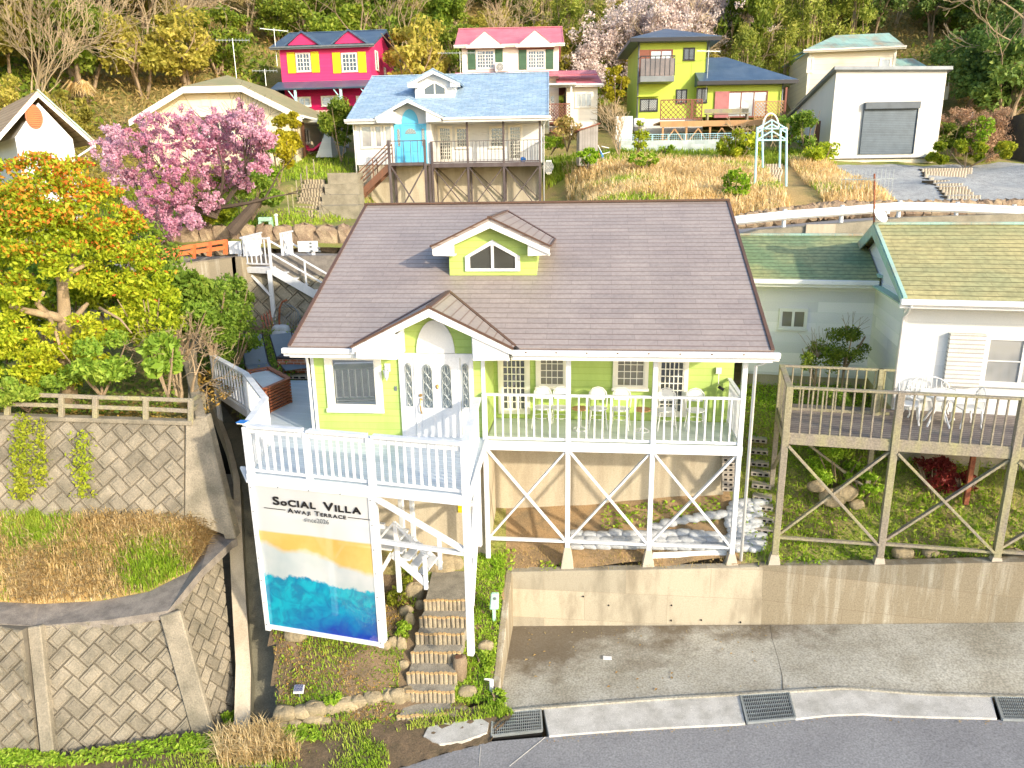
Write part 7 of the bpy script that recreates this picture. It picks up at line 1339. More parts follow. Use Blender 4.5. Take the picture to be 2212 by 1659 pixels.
for r in range(1, nr + 1):
    for k in range(na): a = 2 * math.pi * k / na; rr = .20 * r / nr; vs.append(tuple(d_ + s1 * rr * math.cos(a) + s2 * rr * math.sin(a) + ax * rr * rr * 1.0))
fs = [(0, 1 + k, 1 + (k + 1) % na) for k in range(na)] + [(1 + (r - 1) * na + k, 1 + r * na + k, 1 + r * na + (k + 1) % na, 1 + (r - 1) * na + (k + 1) % na) for r in range(1, nr) for k in range(na)]
m.add(vs, fs); do = m.obj('dish', X['white'], an, fix=False, smooth=True); m = MB(); m.tube([tuple(d_ + s2 * -.18), tuple(d_ + ax * .22 - s2 * .05)], .01, 5); e_ = d_ + ax * .22 - s2 * .05; m.box(e_[0] - .03, e_[0] + .03, e_[1] - .03, e_[1] + .03, e_[2] - .03, e_[2] + .03); m.tube([tuple(d_), (b0[0], b0[1], d_[2] - .05)], .02, 5); m.obj('feed_arm', X['white'], do)
# ---------------------------------------------------------------- weathered deck
ND = thing('weathered_deck', 'weathered grey timber deck on tall cross-braced posts in front of the white house', 'deck', N, (4, 0, NF)); SP = 1.92
m = MB(); m.box(.03, 15, 0, 2.19, NF - .04, NF); m.box(.05, 2.3, 2.19, 1.75 + .0 if False else 2.2, NF - .04, NF); m.obj('deck_floor', X['olddeck'], ND)
xs_ = [0, SP, 2 * SP + .06, 3 * SP + .1, 4 * SP]; zb_ = [-3.50, -3.34, -3.10, -2.95, -2.85]
for i, x in enumerate(xs_):
    post(ND, (x, 0), zb_[i], 0.0 if i else .0, .125, 'oldwood')
    m = MB(); g = zb_[i]; m.add([(x - .13, -.12, g - .30), (x + .13, -.12, g - .30), (x + .13, .13, g - .30), (x - .13, .13, g - .30), (x - .075, -.075, g), (x + .075, -.075, g), (x + .075, .075, g), (x - .075, .075, g)], [(0, 3, 2, 1), (4, 5, 6, 7), (0, 1, 5, 4), (1, 2, 6, 5), (2, 3, 7, 6), (3, 0, 4, 7)]); m.obj('footing', X['conc'], ND)
    post(ND, (x + .02, 1.7), -3.2 + i * .1, 0 if i < 2 else NF, .10, 'oldwood' if i != 3 else 'rust')
for i in range(4):
    a, b = xs_[i] + .063, xs_[i + 1] - .063
    m = MB(); m.box(a, b, -.03, .03, NF - .17, NF + .01); m.obj('rim_beam', X['oldwood'], ND, bev=.005)
    railing(ND, (a, 0, NF), (b, 0, NF), h=.98, gap=.175, bw=.036, mat_='oldwood', cap=(.11, .04), lo=.03)
    zt, zb = NF - .2, -3.08 + .07 * i; brace(ND, (a, -.035, zt), (b, -.035, zb), .045, .085, 'oldwood'); brace(ND, (b, .03, zt), (a, .03, zb + .02), .045, .085, 'oldwood'); m = MB(); m.beam((a, 0, zb - .05), (b, 0, zb - .0), .05, .07, up=(0, 1, 0)); m.obj('tie_beam', X['oldwood'], ND)
railing(ND, (0, .05, NF), (.02, 1.66, NF), h=.98, gap=.17, bw=.036, mat_='oldwood', cap=(.11, .04), lo=.03); railing(ND, (.07, 1.7, NF), (2.2, 1.72, NF), h=.98, gap=.175, bw=.036, mat_='oldwood', cap=(.08, .04), lo=.03)
m = MB(); m.beam((0, .05, NF - .12), (0, 1.7, NF - .12), .05, .18); m.obj('rim_beam', X['oldwood'], ND); brace(ND, (0, .06, NF - .25), (.02, 1.65, -2.3), .05, .08, 'oldwood'); brace(ND, (0.03, 1.65, NF - .25), (1.9, 1.65, -2.6), .05, .08, 'oldwood')
brace(ND, (xs_[3] + .4, .8, NF - .1), (xs_[3] + .15, .9, -2.6), .09, .09, 'rust', 'pipe_strut') if False else post(ND, N.at(2100, 1000, y=1.2), -2.6, NF - .05, .09, 'rust')
# garden bistro set on it
def ornate(label, loc, yaw, wide=.62):
    t = thing('garden_chair', label, 'chair', N, (0, 0, 0), 'ornate white garden furniture on the weathered deck'); wm = X['white']
    m = MB(); m.box(-wide / 2, wide / 2, -.25, .2, .43, .46); m.obj('seat', wm, t, bev=.01)
    m = MB(); arch = [(wide * .52 * math.cos(a), .2 + .05 * math.sin(a), .46 + .46 * math.sin(a) ** .8 if math.sin(a) > 0 else .46) for a in np.linspace(0.02, math.pi - .02, 13)]; m.tube(arch, .016, 6)
    for k in np.linspace(-.8, .8, 8): h = .44 * math.sqrt(max(0, 1 - k * k)); m.tube([(k * wide / 2, .2, .46), (k * wide / 2, .24, .46 + h)], .012, 5)
    for s_ in (-1, 1): m.tube([(s_ * wide * .38 + .07 * math.cos(a), .235, .72 + .07 * math.sin(a)) for a in np.linspace(0, 5, 9)], .01, 5)
    m.tube([(-wide * .45, .22, .62), (wide * .45, .22, .62)], .01, 5); m.obj('backrest', wm, t)
    for s_ in (-1, 1):
        m = MB(); m.tube([(s_ * wide / 2, .2, .66), (s_ * (wide / 2 + .05), 0, .68), (s_ * (wide / 2 + .04), -.2, .62), (s_ * wide / 2, -.2, .46)], .016, 6); m.obj('armrest', wm, t)
        for sy in (-.22, .18): m = MB(); m.tube([(s_ * (wide / 2 - .03), sy, .45), (s_ * (wide / 2 + .02), sy * 1.05, .22), (s_ * (wide / 2 - .01), sy * 1.1, .1), (s_ * (wide / 2 + .03), sy * 1.2, 0)], [.022, .026, .018, .022], 6); m.obj('leg', wm, t)
    t.location = N.w(loc); t.scale = (.92,) * 3; t.rotation_euler = (0, 0, -N.yaw + yaw); return t
ornate('ornate white bench with a round arched back behind the little table on the weathered deck', (2.95, 1.85, NF), 0, .95); ornate('ornate white armchair left of the little table, turned sideways on the weathered deck', (2.42, 1.35, NF), R(80), .45); ornate('ornate white armchair right of the little table, turned sideways on the weathered deck', (3.5, 1.3, NF), R(-80), .45)
t = thing('garden_table', 'low ornate white garden table in front of the arched bench', 'table', N, (0, 0, 0)); m = MB(); m.tube([(0, 0, .62), (0, 0, .65)], .36, 20); m.obj('table_top', X['white'], t)
for k in range(4): a = k * math.pi / 2 + .7; m = MB(); m.tube([(.2 * math.cos(a), .2 * math.sin(a), .62), (.1 * math.cos(a), .1 * math.sin(a), .35), (.28 * math.cos(a), .28 * math.sin(a), 0)], .02, 6); m.obj('leg', X['white'], t)
t.location = N.w((2.95, 1.25, NF))

# ================================================================ rear terrace left of the green house
Tz = -1.07
tf = thing('turf_mat', 'bright green artificial turf under the loungers', 'mat', M, (-5, 5, Tz)); m = MB(); m.prism([(-7.3, 5.2, Tz + .0), (-3.9, 5.2, Tz), (-3.9, 9.5, Tz), (-7.8, 9.5, Tz)], (0, 0, .03)); o = m.obj('turf', X['turf'], tf)
def lounger(label, u0, v0, u1, v1, w=.66):
    # foot end (u0,v0) to head end (u1,v1) on the terrace
    a, b = np.array(M.at(u0, v0, z=Tz + .35)), np.array(M.at(u1, v1, z=Tz + .95)); b = a + (b - a) / np.linalg.norm((b - a)[:2]) * 1.85; b[2] = Tz + 1.0
    t = thing('sun_lounger', label, 'sun lounger', M, tuple(a), 'slate grey sun loungers on the terrace'); d = (b - a)[:2]; d /= np.linalg.norm(d); s_ = np.array((-d[1], d[0]))
    P3 = lambda k, side, z: (a[0] + d[0] * k + s_[0] * side, a[1] + d[1] * k + s_[1] * side, z)
    prof_ = [(0, Tz + .33), (.5, Tz + .36), (.95, Tz + .33), (1.3, Tz + .62), (1.85, Tz + 1.05)]; m = MB()
    for i in range(4): k0, z0 = prof_[i]; k1, z1 = prof_[i + 1]; m.prism([P3(k0, -w / 2, z0), P3(k0, w / 2, z0), P3(k1, w / 2, z1), P3(k1, -w / 2, z1)], (0, 0, -.02))
    m.obj('sling', X['fabric'], t); m = MB()
    for sd_ in (-1, 1): m.tube([P3(k, sd_ * w / 2, z) for k, z in prof_], .02, 6)
    m.obj('frame', X['black'], t)
    for sd_ in (-1, 1):
        for k in (.25, 1.05): m = MB(); m.tube([P3(k, sd_ * w / 2, Tz + .33), P3(k + .1, sd_ * w / 2, Tz + .02)], .018, 6); m.obj('leg', X['black'], t)
lounger('slate grey sun lounger nearer the shrubs, left of the other one', 563, 800, 546, 736); lounger('slate grey sun lounger right behind the brick fire pit', 640, 795, 610, 730)
# brick fire pit
a = M.at(595, 805, z=Tz + .12); b = M.at(664, 800, z=Tz + .12); FPt = thing('brick_fire_pit', 'square red brick fire pit with a black rim and logs inside', 'fire pit', M, (a[0], a[1], Tz)); x0, x1, y0 = a[0] + .05, a[0] + .98, a[1] + .1; y1 = y0 + .95; zt = Tz + .52
m = MB(); m.box(x0, x1, y0, y0 + .12, Tz + .1, zt); m.box(x0, x1, y1 - .12, y1, Tz + .1, zt); m.box(x0, x0 + .12, y0 + .121, y1 - .121, Tz + .1, zt); m.box(x1 - .12, x1, y0 + .121, y1 - .121, Tz + .1, zt); m.obj('brickwork', X['brick'], FPt)
m = MB(); m.box(x0 - .03, x1 + .03, y0 - .03, y0 + .2, zt + .002, zt + .05); m.box(x0 - .03, x1 + .03, y1 - .2, y1 + .03, zt + .002, zt + .05); m.box(x0 - .03, x0 + .2, y0 + .201, y1 - .201, zt + .002, zt + .05); m.box(x1 - .2, x1 + .03, y0 + .201, y1 - .201, zt + .002, zt + .05); m.obj('rim', X['black'], FPt)
m = MB(); m.box(x0 + .13, x1 - .13, y0 + .13, y1 - .13, Tz + .12, Tz + .3); m.obj('ash_bed', X['dark'], FPt)
for k in range(4): m = MB(); m.tube([(x0 + .3 + .1 * k, y0 + .25, zt - .02), (x0 + .22 + .13 * k, y1 - .28, zt + .03)], .035, 7); m.obj('log', X['tan'], FPt)
m = MB(); bx_ = x0 - .02
for k in range(9):
    xx = bx_ + k * .2
    m.box(xx, xx + .195, y0 - .35, y0 - .05, Tz - .0, Tz + .09)
    m.box(xx, xx + .195, y0 - .35, y0 - .3, Tz + .09, Tz + .10)
ho = m.obj('hollow_blocks', X['conc'], fr=M, label='row of pale hollow blocks laid in front of the brick fire pit', cat='blocks'); m = MB(); [m.box(bx_ + k * .2 + .03, bx_ + k * .2 + .17, y0 - .354, y0 - .349, Tz + .02, Tz + .075) for k in range(9)]; m.obj('hollow', X['dark'], ho)
# hot tub box with slatted brown surround
HT = thing('covered_tub', 'low square tub with a pale cover and brown horizontal slats', 'tub', M, M.at(590, 870, z=FL)); c = [M.at(574, 868, z=FL + .02), M.at(625, 872, z=FL + .02)]; z1 = FL + .62
p0, p1 = np.array(M.at(572, 845, z=z1)), np.array(M.at(624, 822, z=z1)); p2, p3 = np.array(M.at(580, 798, z=z1)), np.array(M.at(535, 806, z=z1))
cyc = [p0, p1, p2, p3]; cen = sum(cyc) / 4
m = MB()
for k in range(8):
    z = FL + .03 + k * .078
    for i in range(4):
        a, b = cyc[i].copy(), cyc[(i + 1) % 4].copy(); a[2] = b[2] = z + .03; e_ = (b - a) * .04; m.beam(a - e_, b + e_, .04, .045)
m.obj('slats', X['redwood'], HT); m = MB()
for q in cyc: r_ = q + (cen - q) * .1; m.beam((r_[0], r_[1], FL), (r_[0], r_[1], z1 + .03), .09, .09, up=(0, 1, 0))
for i in (0, 1, 2): a, b = cyc[i].copy(), cyc[(i + 1) % 4].copy(); a[2] = b[2] = z1 + .06; m.beam(a, b, .12, .03)
m.obj('corner_post', X['redwood'], HT); m = MB(); m.prism([tuple(q + (cen - q) * .08 + (0, 0, .0)) for q in cyc], (0, 0, -.05)); m.obj('cover', X['bluewater'], HT)
# egg swing seat
e = np.array(M.at(603, 728, z=Tz + .3)); SW = thing('hanging_egg_chair', 'round wire egg chair with pale grey cushions on a curved stand', 'chair', M, (e[0], e[1], Tz)); s_ = lambda u, v: np.array(M.at(u, v, y=e[1]))
ctr = s_(620, 690); rad = abs(s_(648, 690)[0] - s_(592, 690)[0]) / 2; m = MB()
m.tube([ctr + (rad * math.cos(a), 0, rad * 1.15 * math.sin(a)) for a in np.linspace(0, 6.283, 25)], .02, 6)
for k in (.35, .7): m.tube([ctr + (rad * .9 * math.cos(a) * math.sqrt(1 - k * k * .6), .5 * k, rad * math.sin(a) * math.sqrt(1 - k * k * .6)) for a in np.linspace(0, 6.283, 25)], .011, 5)
for k in range(10): a = math.pi * (k + .5) / 10; m.tube([ctr + (rad * math.cos(a), .0, rad * 1.1 * math.sin(a)), ctr + (rad * .5 * math.cos(a), .55, rad * .4 * math.sin(a)), ctr + (rad * math.cos(-a), 0, -rad * 1.1 * math.sin(a))], .009, 4)
m.obj('wire_shell', X['grey'], SW); m = MB(); h_ = s_(611, 648); f_ = s_(605, 728); f_[2] = Tz; m.tube([f_, s_(603, 690), s_(604, 665), s_(610, 652), s_(620, 648)], .035, 8); m.obj('stand', X['rust'], SW)
for (u, v, w_, hh, dd) in ((607, 712, .34, .18, .0), (611, 725, .36, .22, -.12), (626, 728, .28, .15, -.1)): m = MB(); q = s_(u, v); m.rock((q[0], q[1] + dd, q[2]), (w_, .22, hh), u, 10, 6, .05); m.obj('cushion', X['cushion'], SW, smooth=True)
# leaning red boards
q = M.at(590, 725, z=Tz); m = MB(); [m.beam((q[0] - .1 + .12 * k, q[1] - .4, Tz), (q[0] - .45 + .12 * k, q[1] + .1, Tz + 1.0), .05, .05) for k in range(4)]; m.obj('folded_frame', X['redwood'], fr=M, label='bundle of reddish wooden bars leaning by the egg chair', cat='frame')

# ---------------------------------------------------------------- sandbags and blocks under the veranda
SB = X['sandbag']; OD = ['first', 'second', 'third', 'fourth', 'fifth', 'sixth', 'seventh', 'eighth', 'ninth', 'tenth', 'eleventh', 'twelfth']
def sandbag():
    m = MB(); m.rock((0, 0, 0), (.23, .13, .075), 77, 12, 6, .07); o = m.obj('sandbag', SB, label='x', cat='sandbag', group='white sandbags under the veranda', smooth=True); return o
sb0 = sandbag(); sbn = 0
def put_bag(x, y, z, yaw, lab):
    global sbn
    o = sb0 if sbn == 0 else copy_tree(sb0); sbn += 1; o.location = M.w((x, y, z)); o.rotation_euler = (random.uniform(-.06, .06), random.uniform(-.05, .05), yaw - M.yaw); k = random.uniform(.9, 1.08); o.scale = (k, k, k * random.uniform(.9, 1.2)); o['label'] = lab
for r_, (vv, yy_, n_) in enumerate(((1188, .35, 12), (1175, .52, 12), (1162, .70, 11))):
    for i in range(n_):
        u = 1246 + i * 29 + 8 * (r_ % 2); q = M.loc(on_yard(u, vv - 3)); put_bag(q[0], q[1], q[2] + .05 + .0 * r_, random.uniform(-.1, .1), 'white sandbag, ' + ['front', 'middle', 'back'][r_] + ' row of the long low stack, ' + OD[i] + ' from left')
for r_ in range(9):
    for i in range(4):
        u = 1590 + 17 * i - (8 - r_) * 2.0 + (r_ < 4) * 8; q = M.loc(on_yard(u, 1190 - r_ * 12.0)); put_bag(q[0], q[1], q[2] + .07, random.uniform(.2, .6), 'white sandbag in the heap right of the veranda, ' + OD[r_] + ' layer, ' + OD[i] + ' from left')
for i in range(8):
    u = 1420 + 24 * i; q = M.loc(on_yard(u, 1142 - i * 4)); put_bag(q[0], q[1], q[2] + .06, random.uniform(-.2, .2), 'white sandbag in the short upper row near the right end, ' + OD[i] + ' from left')
def hollow_block(): 
    t = thing('hollow_block', 'x', 'concrete block', M, (0, 0, 0), 'hollow concrete blocks stacked as steps'); m = MB(); m.box(-.2, .2, -.1, .1, 0, .1); m.obj('body', X['hollow'], t, bev=.005); m = MB(); [m.box(x - .035, x + .035, -.105, -.099, .025, .075) for x in (-.12, 0, .12)]; m.obj('hollow', X['dark'], t); return t
hb0 = hollow_block()
for i in range(8):
    o = hb0 if i == 0 else copy_tree(hb0); q = M.at(1577, 1058 - i * 10.5, y=1.15 + .06 * i); o.location = M.w(q); o.rotation_euler = (0, 0, -M.yaw); o['label'] = 'hollow concrete block in the pile at the right foundation end, ' + OD[i] + ' from bottom'
for i in range(9):
    o = copy_tree(hb0); q = on_yard(1652 - 2 * i, 1150 - 24 * i); o.location = (q[0], q[1], q[2] + .0); o.rotation_euler = (0, 0, -M.yaw - .2); o['label'] = 'hollow block step in the weedy strip between the two houses, ' + OD[i] + ' from bottom'; o.scale = (1.1, 1.2, 1)
pp = thing('white_pipes', 'bundle of long white pipes lying at the foot of the sandbags', 'pipes', M, (4.6, .2, -4)); m = MB(); [m.tube([M.at(1410, 1196 + 4 * k, y=.18 - .03 * k), M.at(1570, 1190 + 4 * k, y=.18 - .03 * k)], .03, 6) for k in range(3)]; m.obj('pipe', X['white'], pp)
# small things near the stair
q = on_yard(648, 1512); sg = thing('solar_light', 'small square solar garden light standing in the grass by the stone edging', 'light', Fr(0, q), (0, 0, 0)); m = MB(); m.tube([(0, 0, 0), (0, 0, .18)], .012, 5); m.obj('stake', X['grey'], sg); m = MB(); m.add([(-.085, -.05, .195), (.085, -.05, .195), (.085, .06, .275), (-.085, .06, .275)], [(0, 1, 2, 3)]); o = m.obj('solar_panel', X['solar'], sg, fix=False); m = MB(); m.prism([(-.1, -.06, .155), (.1, -.06, .155), (.1, .07, .245), (-.1, .07, .245)], (0, 0, .012)); m.obj('housing', X['white'], sg)
q = on_yard(1068, 1345); mp2 = thing('mint_post', 'pale mint green meter post on the weedy bank right of the steps', 'post', Fr(0, q), (0, 0, 0)); m = MB(); m.box(-.035, .035, -.03, .03, -.1, .35); m.obj('stem', X['mint'], mp2); m = MB(); m.prism([(-.10, -.05, .30), (.10, -.05, .30), (.11, -.05, .68), (-.06, -.05, .68)], (0, .1, 0)); m.obj('head', X['mint'], mp2, bev=.02); m = MB(); m.tube([(.02, -.06, .58), (.02, -.045, .58)], .035, 10); m.obj('dial', X['grey'], mp2)
q = on_yard(1062, 1495); m = MB(); m.tube([(0, 0, 0), (0, 0, .28)], .045, 10); m.tube([(0, 0, .28), (-.14, -.03, .32)], .02, 6); m.obj('standpipe', X['white'], fr=Fr(0, q), label='short white standpipe at the foot of the bank by the side wall', cat='pipe', smooth=True)
q = on_yard(994, 1462); st_ = thing('hollow_stump', 'weathered hollow tree stump standing beside the lower steps', 'stump', Fr(0, q), (0, 0, 0)); m = MB(); m.tube([(0, 0, -.1), (0, 0, .15), (.01, .0, .3), (0, .02, .42)], [.17, .14, .15, .13], 12, cap=True); m.obj('wood', X['bark'], st_, smooth=True); m = MB(); m.tube([(-.01, -.01, .40), (-.01, -.01, .435)], .08, 10); m.obj('hollow', X['brownwood'], st_)
q = unG(1312, 1422, .025); m = MB(); m.box(-.09, .09, -.05, .05, 0, .02); m.obj('white_paper', X['white'], fr=Fr(.1, q), label='small white card lying alone on the forecourt', cat='litter')
q = wy(995, 1098, 15.3); 
lf = MB(); rr = random.Random(9)
for i in range(260):
    p = unG(rr.uniform(1130, 2200), rr.uniform(1360, 1490), .03) if i < 70 else (unG(rr.uniform(1120, 2100), 1356 + abs(rr.gauss(0, 12)), .035) if i < 160 else (lambda u: unG(u, bot(u) + 6 + abs(rr.gauss(0, 4)), .012))(rr.uniform(1180, 2200))); s_ = rr.uniform(.02, .05) if i < 70 else rr.uniform(.01, .026); a = rr.uniform(0, 6); lf.add([(p[0] - s_ * math.cos(a), p[1] - s_ * math.sin(a), p[2]), (p[0] + s_ * .5 * math.sin(a), p[1] - s_ * .5 * math.cos(a), p[2] + .012), (p[0] + s_ * math.cos(a), p[1] + s_ * math.sin(a), p[2] + .004), (p[0] - s_ * .5 * math.sin(a), p[1] + s_ * .5 * math.cos(a), p[2] + .014)], [(0, 1, 2, 3)])
lf.obj('fallen_leaves', mat('fallen_leaf', (.35, .20, .06), (.5, .42, .2), rough=.8, nsc=.5), label='scattered dry leaves and bits on the forecourt', cat='leaves', kind='stuff', fix=False)

# ================================================================ VEGETATION
LM = dict(
    tree=leafmat('yellow_green_leaves', [(.20, .29, .015), (.38, .46, .025), (.56, .55, .04)], trans=.42), tip=leafmat('red_orange_new_leaves', [(.60, .38, .03), (.62, .20, .03), (.55, .06, .03)]),
    shrub=leafmat('mid_green_leaves', [(.12, .22, .025), (.22, .35, .04), (.38, .47, .07)], trans=.4), weed=leafmat('bright_weed_leaves', [(.20, .36, .02), (.33, .50, .04), (.48, .56, .08)], big=1.2), fern=leafmat('yellow_fern', [(.26, .34, .03), (.42, .42, .04)]),
    grass=leafmat('green_grass_blades', [(.20, .34, .02), (.34, .48, .04), (.48, .52, .09)], big=.8), dry=leafmat('dry_straw_blades', [(.56, .40, .16), (.76, .58, .29), (.86, .72, .44)], trans=.4, big=.8), drymix=leafmat('mixed_dry_grass', [(.24, .26, .05), (.45, .32, .11), (.62, .44, .19)], trans=.25, big=.6),
    blossom=leafmat('pink_blossom', [(.80, .32, .49), (.92, .52, .67), (.95, .72, .81)], trans=.4), white=leafmat('white_cherry_blossom', [(.60, .50, .46), (.76, .66, .60)], trans=.3),
    gold=leafmat('golden_conifer_leaves', [(.36, .34, .02), (.55, .46, .02)]), lime=leafmat('lime_conifer_leaves', [(.16, .32, .01), (.30, .42, .03)]),
    ever=leafmat('forest_evergreen', [(.09, .16, .015), (.20, .28, .03), (.36, .40, .05)], big=.25, trans=.42), olive=leafmat('forest_olive', [(.22, .22, .03), (.40, .36, .06), (.55, .46, .12)], big=.25, trans=.42), bamboo=leafmat('bamboo_leaves', [(.18, .24, .03), (.34, .38, .06), (.52, .50, .12)], big=.3, trans=.42), dark=leafmat('dark_evergreen', [(.06, .12, .025), (.14, .22, .045), (.26, .33, .07)], big=.3),
    twig=mat('forest_twig', (.40, .31, .19), (.28, .22, .13), rough=.9, nsc=.5), red=leafmat('dark_red_leaves', [(.16, .02, .02), (.34, .05, .04)]), litter=leafmat('leaf_litter', [(.30, .17, .05), (.50, .30, .06), (.60, .46, .12)], trans=.1), brownleaf=leafmat('russet_twigs', [(.34, .20, .12), (.48, .32, .20)]), vine=leafmat('vine_leaves', [(.26, .34, .02), (.45, .46, .04)], big=1.))
def quads(centers, size, up=.35, asp=.6, jit=.35, nrm=None):
    n = len(centers); c = np.asarray(centers); th = rng.uniform(0, 2 * np.pi, n); nz = np.clip(rng.normal(up, .5, n), -.9, 1)
    h = np.sqrt(1 - nz ** 2); N_ = np.stack([h * np.cos(th), h * np.sin(th), nz], 1)
    if nrm is not None: N_ = N_ * .6 + nrm * .8; N_ /= np.linalg.norm(N_, axis=1)[:, None]
    r = rng.normal(size=(n, 3)); a = np.cross(N_, r); a /= np.linalg.norm(a, axis=1)[:, None] + 1e-9; b = np.cross(N_, a)
    s = (np.asarray(size) * rng.uniform(1 - jit, 1 + jit, n))[:, None]
    V = np.stack([c - a * s, c - b * s * asp * .8 + N_ * s * .12, c + a * s, c + b * s * asp * .8 + N_ * s * .12], 1)
    return V.reshape(-1, 3), np.arange(4 * n).reshape(n, 4)
def clumps(cs, rs, per, size, shell=.55, flat=.75, **k):
    C_ = []; 
    for c, r in zip(cs, rs):
        n = int(per * r * r) if per > 0 else int(-per); d = rng.normal(size=(n, 3)); d /= np.linalg.norm(d, axis=1)[:, None]; rad = rng.uniform(shell, 1.05, n) ** .8
        p = d * rad[:, None] * r; p[:, 2] *= flat; C_.append(p + np.asarray(c))
    return np.concatenate(C_)
def foliage(name, pts, size, mats, parent=None, mi=None, label=None, cat=None, group=None, kind=None, **k):
    V, F4 = quads(pts, size, **k); o = bpy.data.objects.new(name, raw_mesh(name, V, F4, mats, mi)); C.objects.link(o)
    if parent: o.parent = parent
    return tag(o, label, cat, group, kind)
def branches(m, p, d, ln, r, depth, rr, spread=.5, up=.1, n=(2, 3), tips=None, seg=3, minr=.006, sides=6):
    p = np.array(p, float); d = np.array(d, float); pts = [p.copy()]; rs = [r]
    for s in range(seg):
        d = d + np.array([rr.uniform(-1, 1) for _ in range(3)]) * .16 + np.array((0, 0, up)); d /= np.linalg.norm(d); p = p + d * ln / seg; pts.append(p.copy()); rs.append(max(minr, r * (1 - .45 * (s + 1) / seg)))
    m.tube(pts, rs, sides if r > .03 else (4 if r > .012 else 3), cap=False)
    if tips is not None and depth <= 1: tips.append(p.copy()); tips.append(pts[1])
    if depth <= 0: return
    for i in range(rr.randint(*n)):
        a = np.array([rr.uniform(-1, 1) for _ in range(3)]); a -= d * (a @ d); a /= np.linalg.norm(a) + 1e-6; nd = d * (1 - spread * .5) + a * spread; nd /= np.linalg.norm(nd)
        q = pts[rr.randint(1, seg)] if rr.random() < .45 else p
        branches(m, q, nd, ln * rr.uniform(.6, .82), max(minr, rs[-1] * rr.uniform(.65, .85)), depth - 1, rr, spread, up, n, tips, seg, minr, sides)
def tree(name, label, base, mk, group=None, cat='tree', **kw):
    t = thing(name, label, cat, Fr(0, base), (0, 0, 0), group); mk(t); return t
# ---- big tree at left with red-tipped top
base = np.array(wy(150, 870, 17.0)); base[2] = UTZ
BT = thing('red_tipped_tree', 'big spreading yellow-green tree with orange red tips at the left, behind the wooden fence', 'tree', W, (0, 0, 0)); rr = random.Random(5)
m = MB(); tw = lambda u, v, y: tuple(wy(u, v, y))
m.tube([tuple(base), tw(140, 740, 17), tw(140, 690, 17), tw(137, 640, 17), tw(133, 600, 17)], [.20, .17, .15, .13, .10], 9)
for seq, r0 in (([(140, 690, 17), (105, 680, 16.7), (60, 672, 16.5), (20, 660, 16.3)], .13), ([(140, 700, 17), (165, 685, 17.2), (180, 665, 17.4), (190, 655, 17.5)], .10), ([(105, 682, 16.7), (80, 655, 16.6), (95, 630, 16.6)], .09), ([(133, 612, 17), (150, 590, 17.2), (190, 570, 17.5), (230, 555, 17.8)], .07), ([(133, 612, 17), (110, 580, 16.8), (90, 540, 16.8)], .07), ([(137, 640, 17), (160, 560, 17.5), (150, 480, 17.8), (140, 420, 18)], .07),
                ([(90, 540, 16.8), (60, 470, 17), (40, 420, 17)], .05), ([(105, 682, 16.7), (120, 715, 16.5), (128, 745, 16.3)], .06), ([(230, 555, 17.8), (270, 520, 18)], .04), ([(215, 665, 16.8), (260, 690, 16.7), (285, 720, 16.6)], .04)): m.tube([tw(*s) for s in seq], [r0 * (1 - .6 * i / (len(seq) - 1)) for i in range(len(seq))], 7)
m.obj('trunk', X['barktan'], BT, smooth=True)
cs = []; rs = []
for (u, v, y, r) in [(20, 380, 17, .75), (75, 370, 17.3, .7), (120, 385, 17.6, .75), (170, 372, 18, .6), (30, 430, 16.6, .85), (95, 430, 16.9, .9), (160, 430, 17.4, .85), (215, 420, 17.9, .6), (10, 490, 16.4, .8), (60, 490, 16.5, .85), (120, 480, 16.9, .8), (190, 490, 17.4, .9), (250, 480, 17.8, .7), (295, 510, 18, .55), (20, 550, 16.2, .75), (80, 560, 16.6, .6), (200, 540, 17.4, .7), (260, 550, 17.8, .8), (315, 555, 18, .55), (340, 590, 18, .45),
                 (15, 610, 16.3, .65), (60, 610, 16.9, .5), (190, 600, 17.8, .6), (240, 610, 17.8, .7), (300, 620, 17.8, .65), (345, 650, 17.6, .5), (25, 720, 16.2, .6), (60, 740, 16.1, .6), (20, 780, 16.1, .65), (80, 790, 16.3, .6), (130, 780, 16.5, .55), (170, 750, 16.8, .55), (200, 720, 17.1, .6), (250, 690, 17.4, .5), (280, 650, 17.5, .6), (150, 810, 16.6, .5), (60, 820, 16.2, .5), (200, 780, 16.9, .5), (0, 680, 16.2, .5), (-40, 400, 16.6, .9), (-40, 500, 16.4, .9), (-40, 620, 16.3, .9), (-40, 740, 16.2, .8), (310, 690, 17.3, .4), (110, 740, 16.5, .45), (100, 575, 16.3, .42), (165, 600, 16.5, .36), (55, 640, 16.1, .4), (180, 690, 16.3, .36), (85, 715, 16.2, .4), (150, 545, 16.6, .5)]:
    cs.append(wy(u, v, y)); rs.append(r * 1.0)
sub = []; sr_ = []
for c, r in zip(cs, rs):
    for k in range(7): d = rng.normal(size=3); d /= np.linalg.norm(d); sub.append(np.array(c) + d * r * .62 * (1, 1, .7)); sr_.append(r * rng.uniform(.32, .5))
pts = clumps(sub, sr_, 1500, 0, shell=.3, flat=.6)
ztop = np.array([c[2] for c in cs]); cc = np.array(cs); near = np.argmin(np.linalg.norm(pts[:, None, :] - cc[None], axis=2), axis=1); rel = (pts[:, 2] - cc[near][:, 2]) / np.array(rs)[near]; hfac = np.clip((pts[:, 2] - (-2.6)) / 2.0, 0, 1)
mi = ((rel > -.1) & (rng.random(len(pts)) < (.02 + .38 * hfac ** 1.7))).astype(int)
foliage('crown', pts, .055, [LM['tree'], LM['tip']], BT, mi, up=.5)
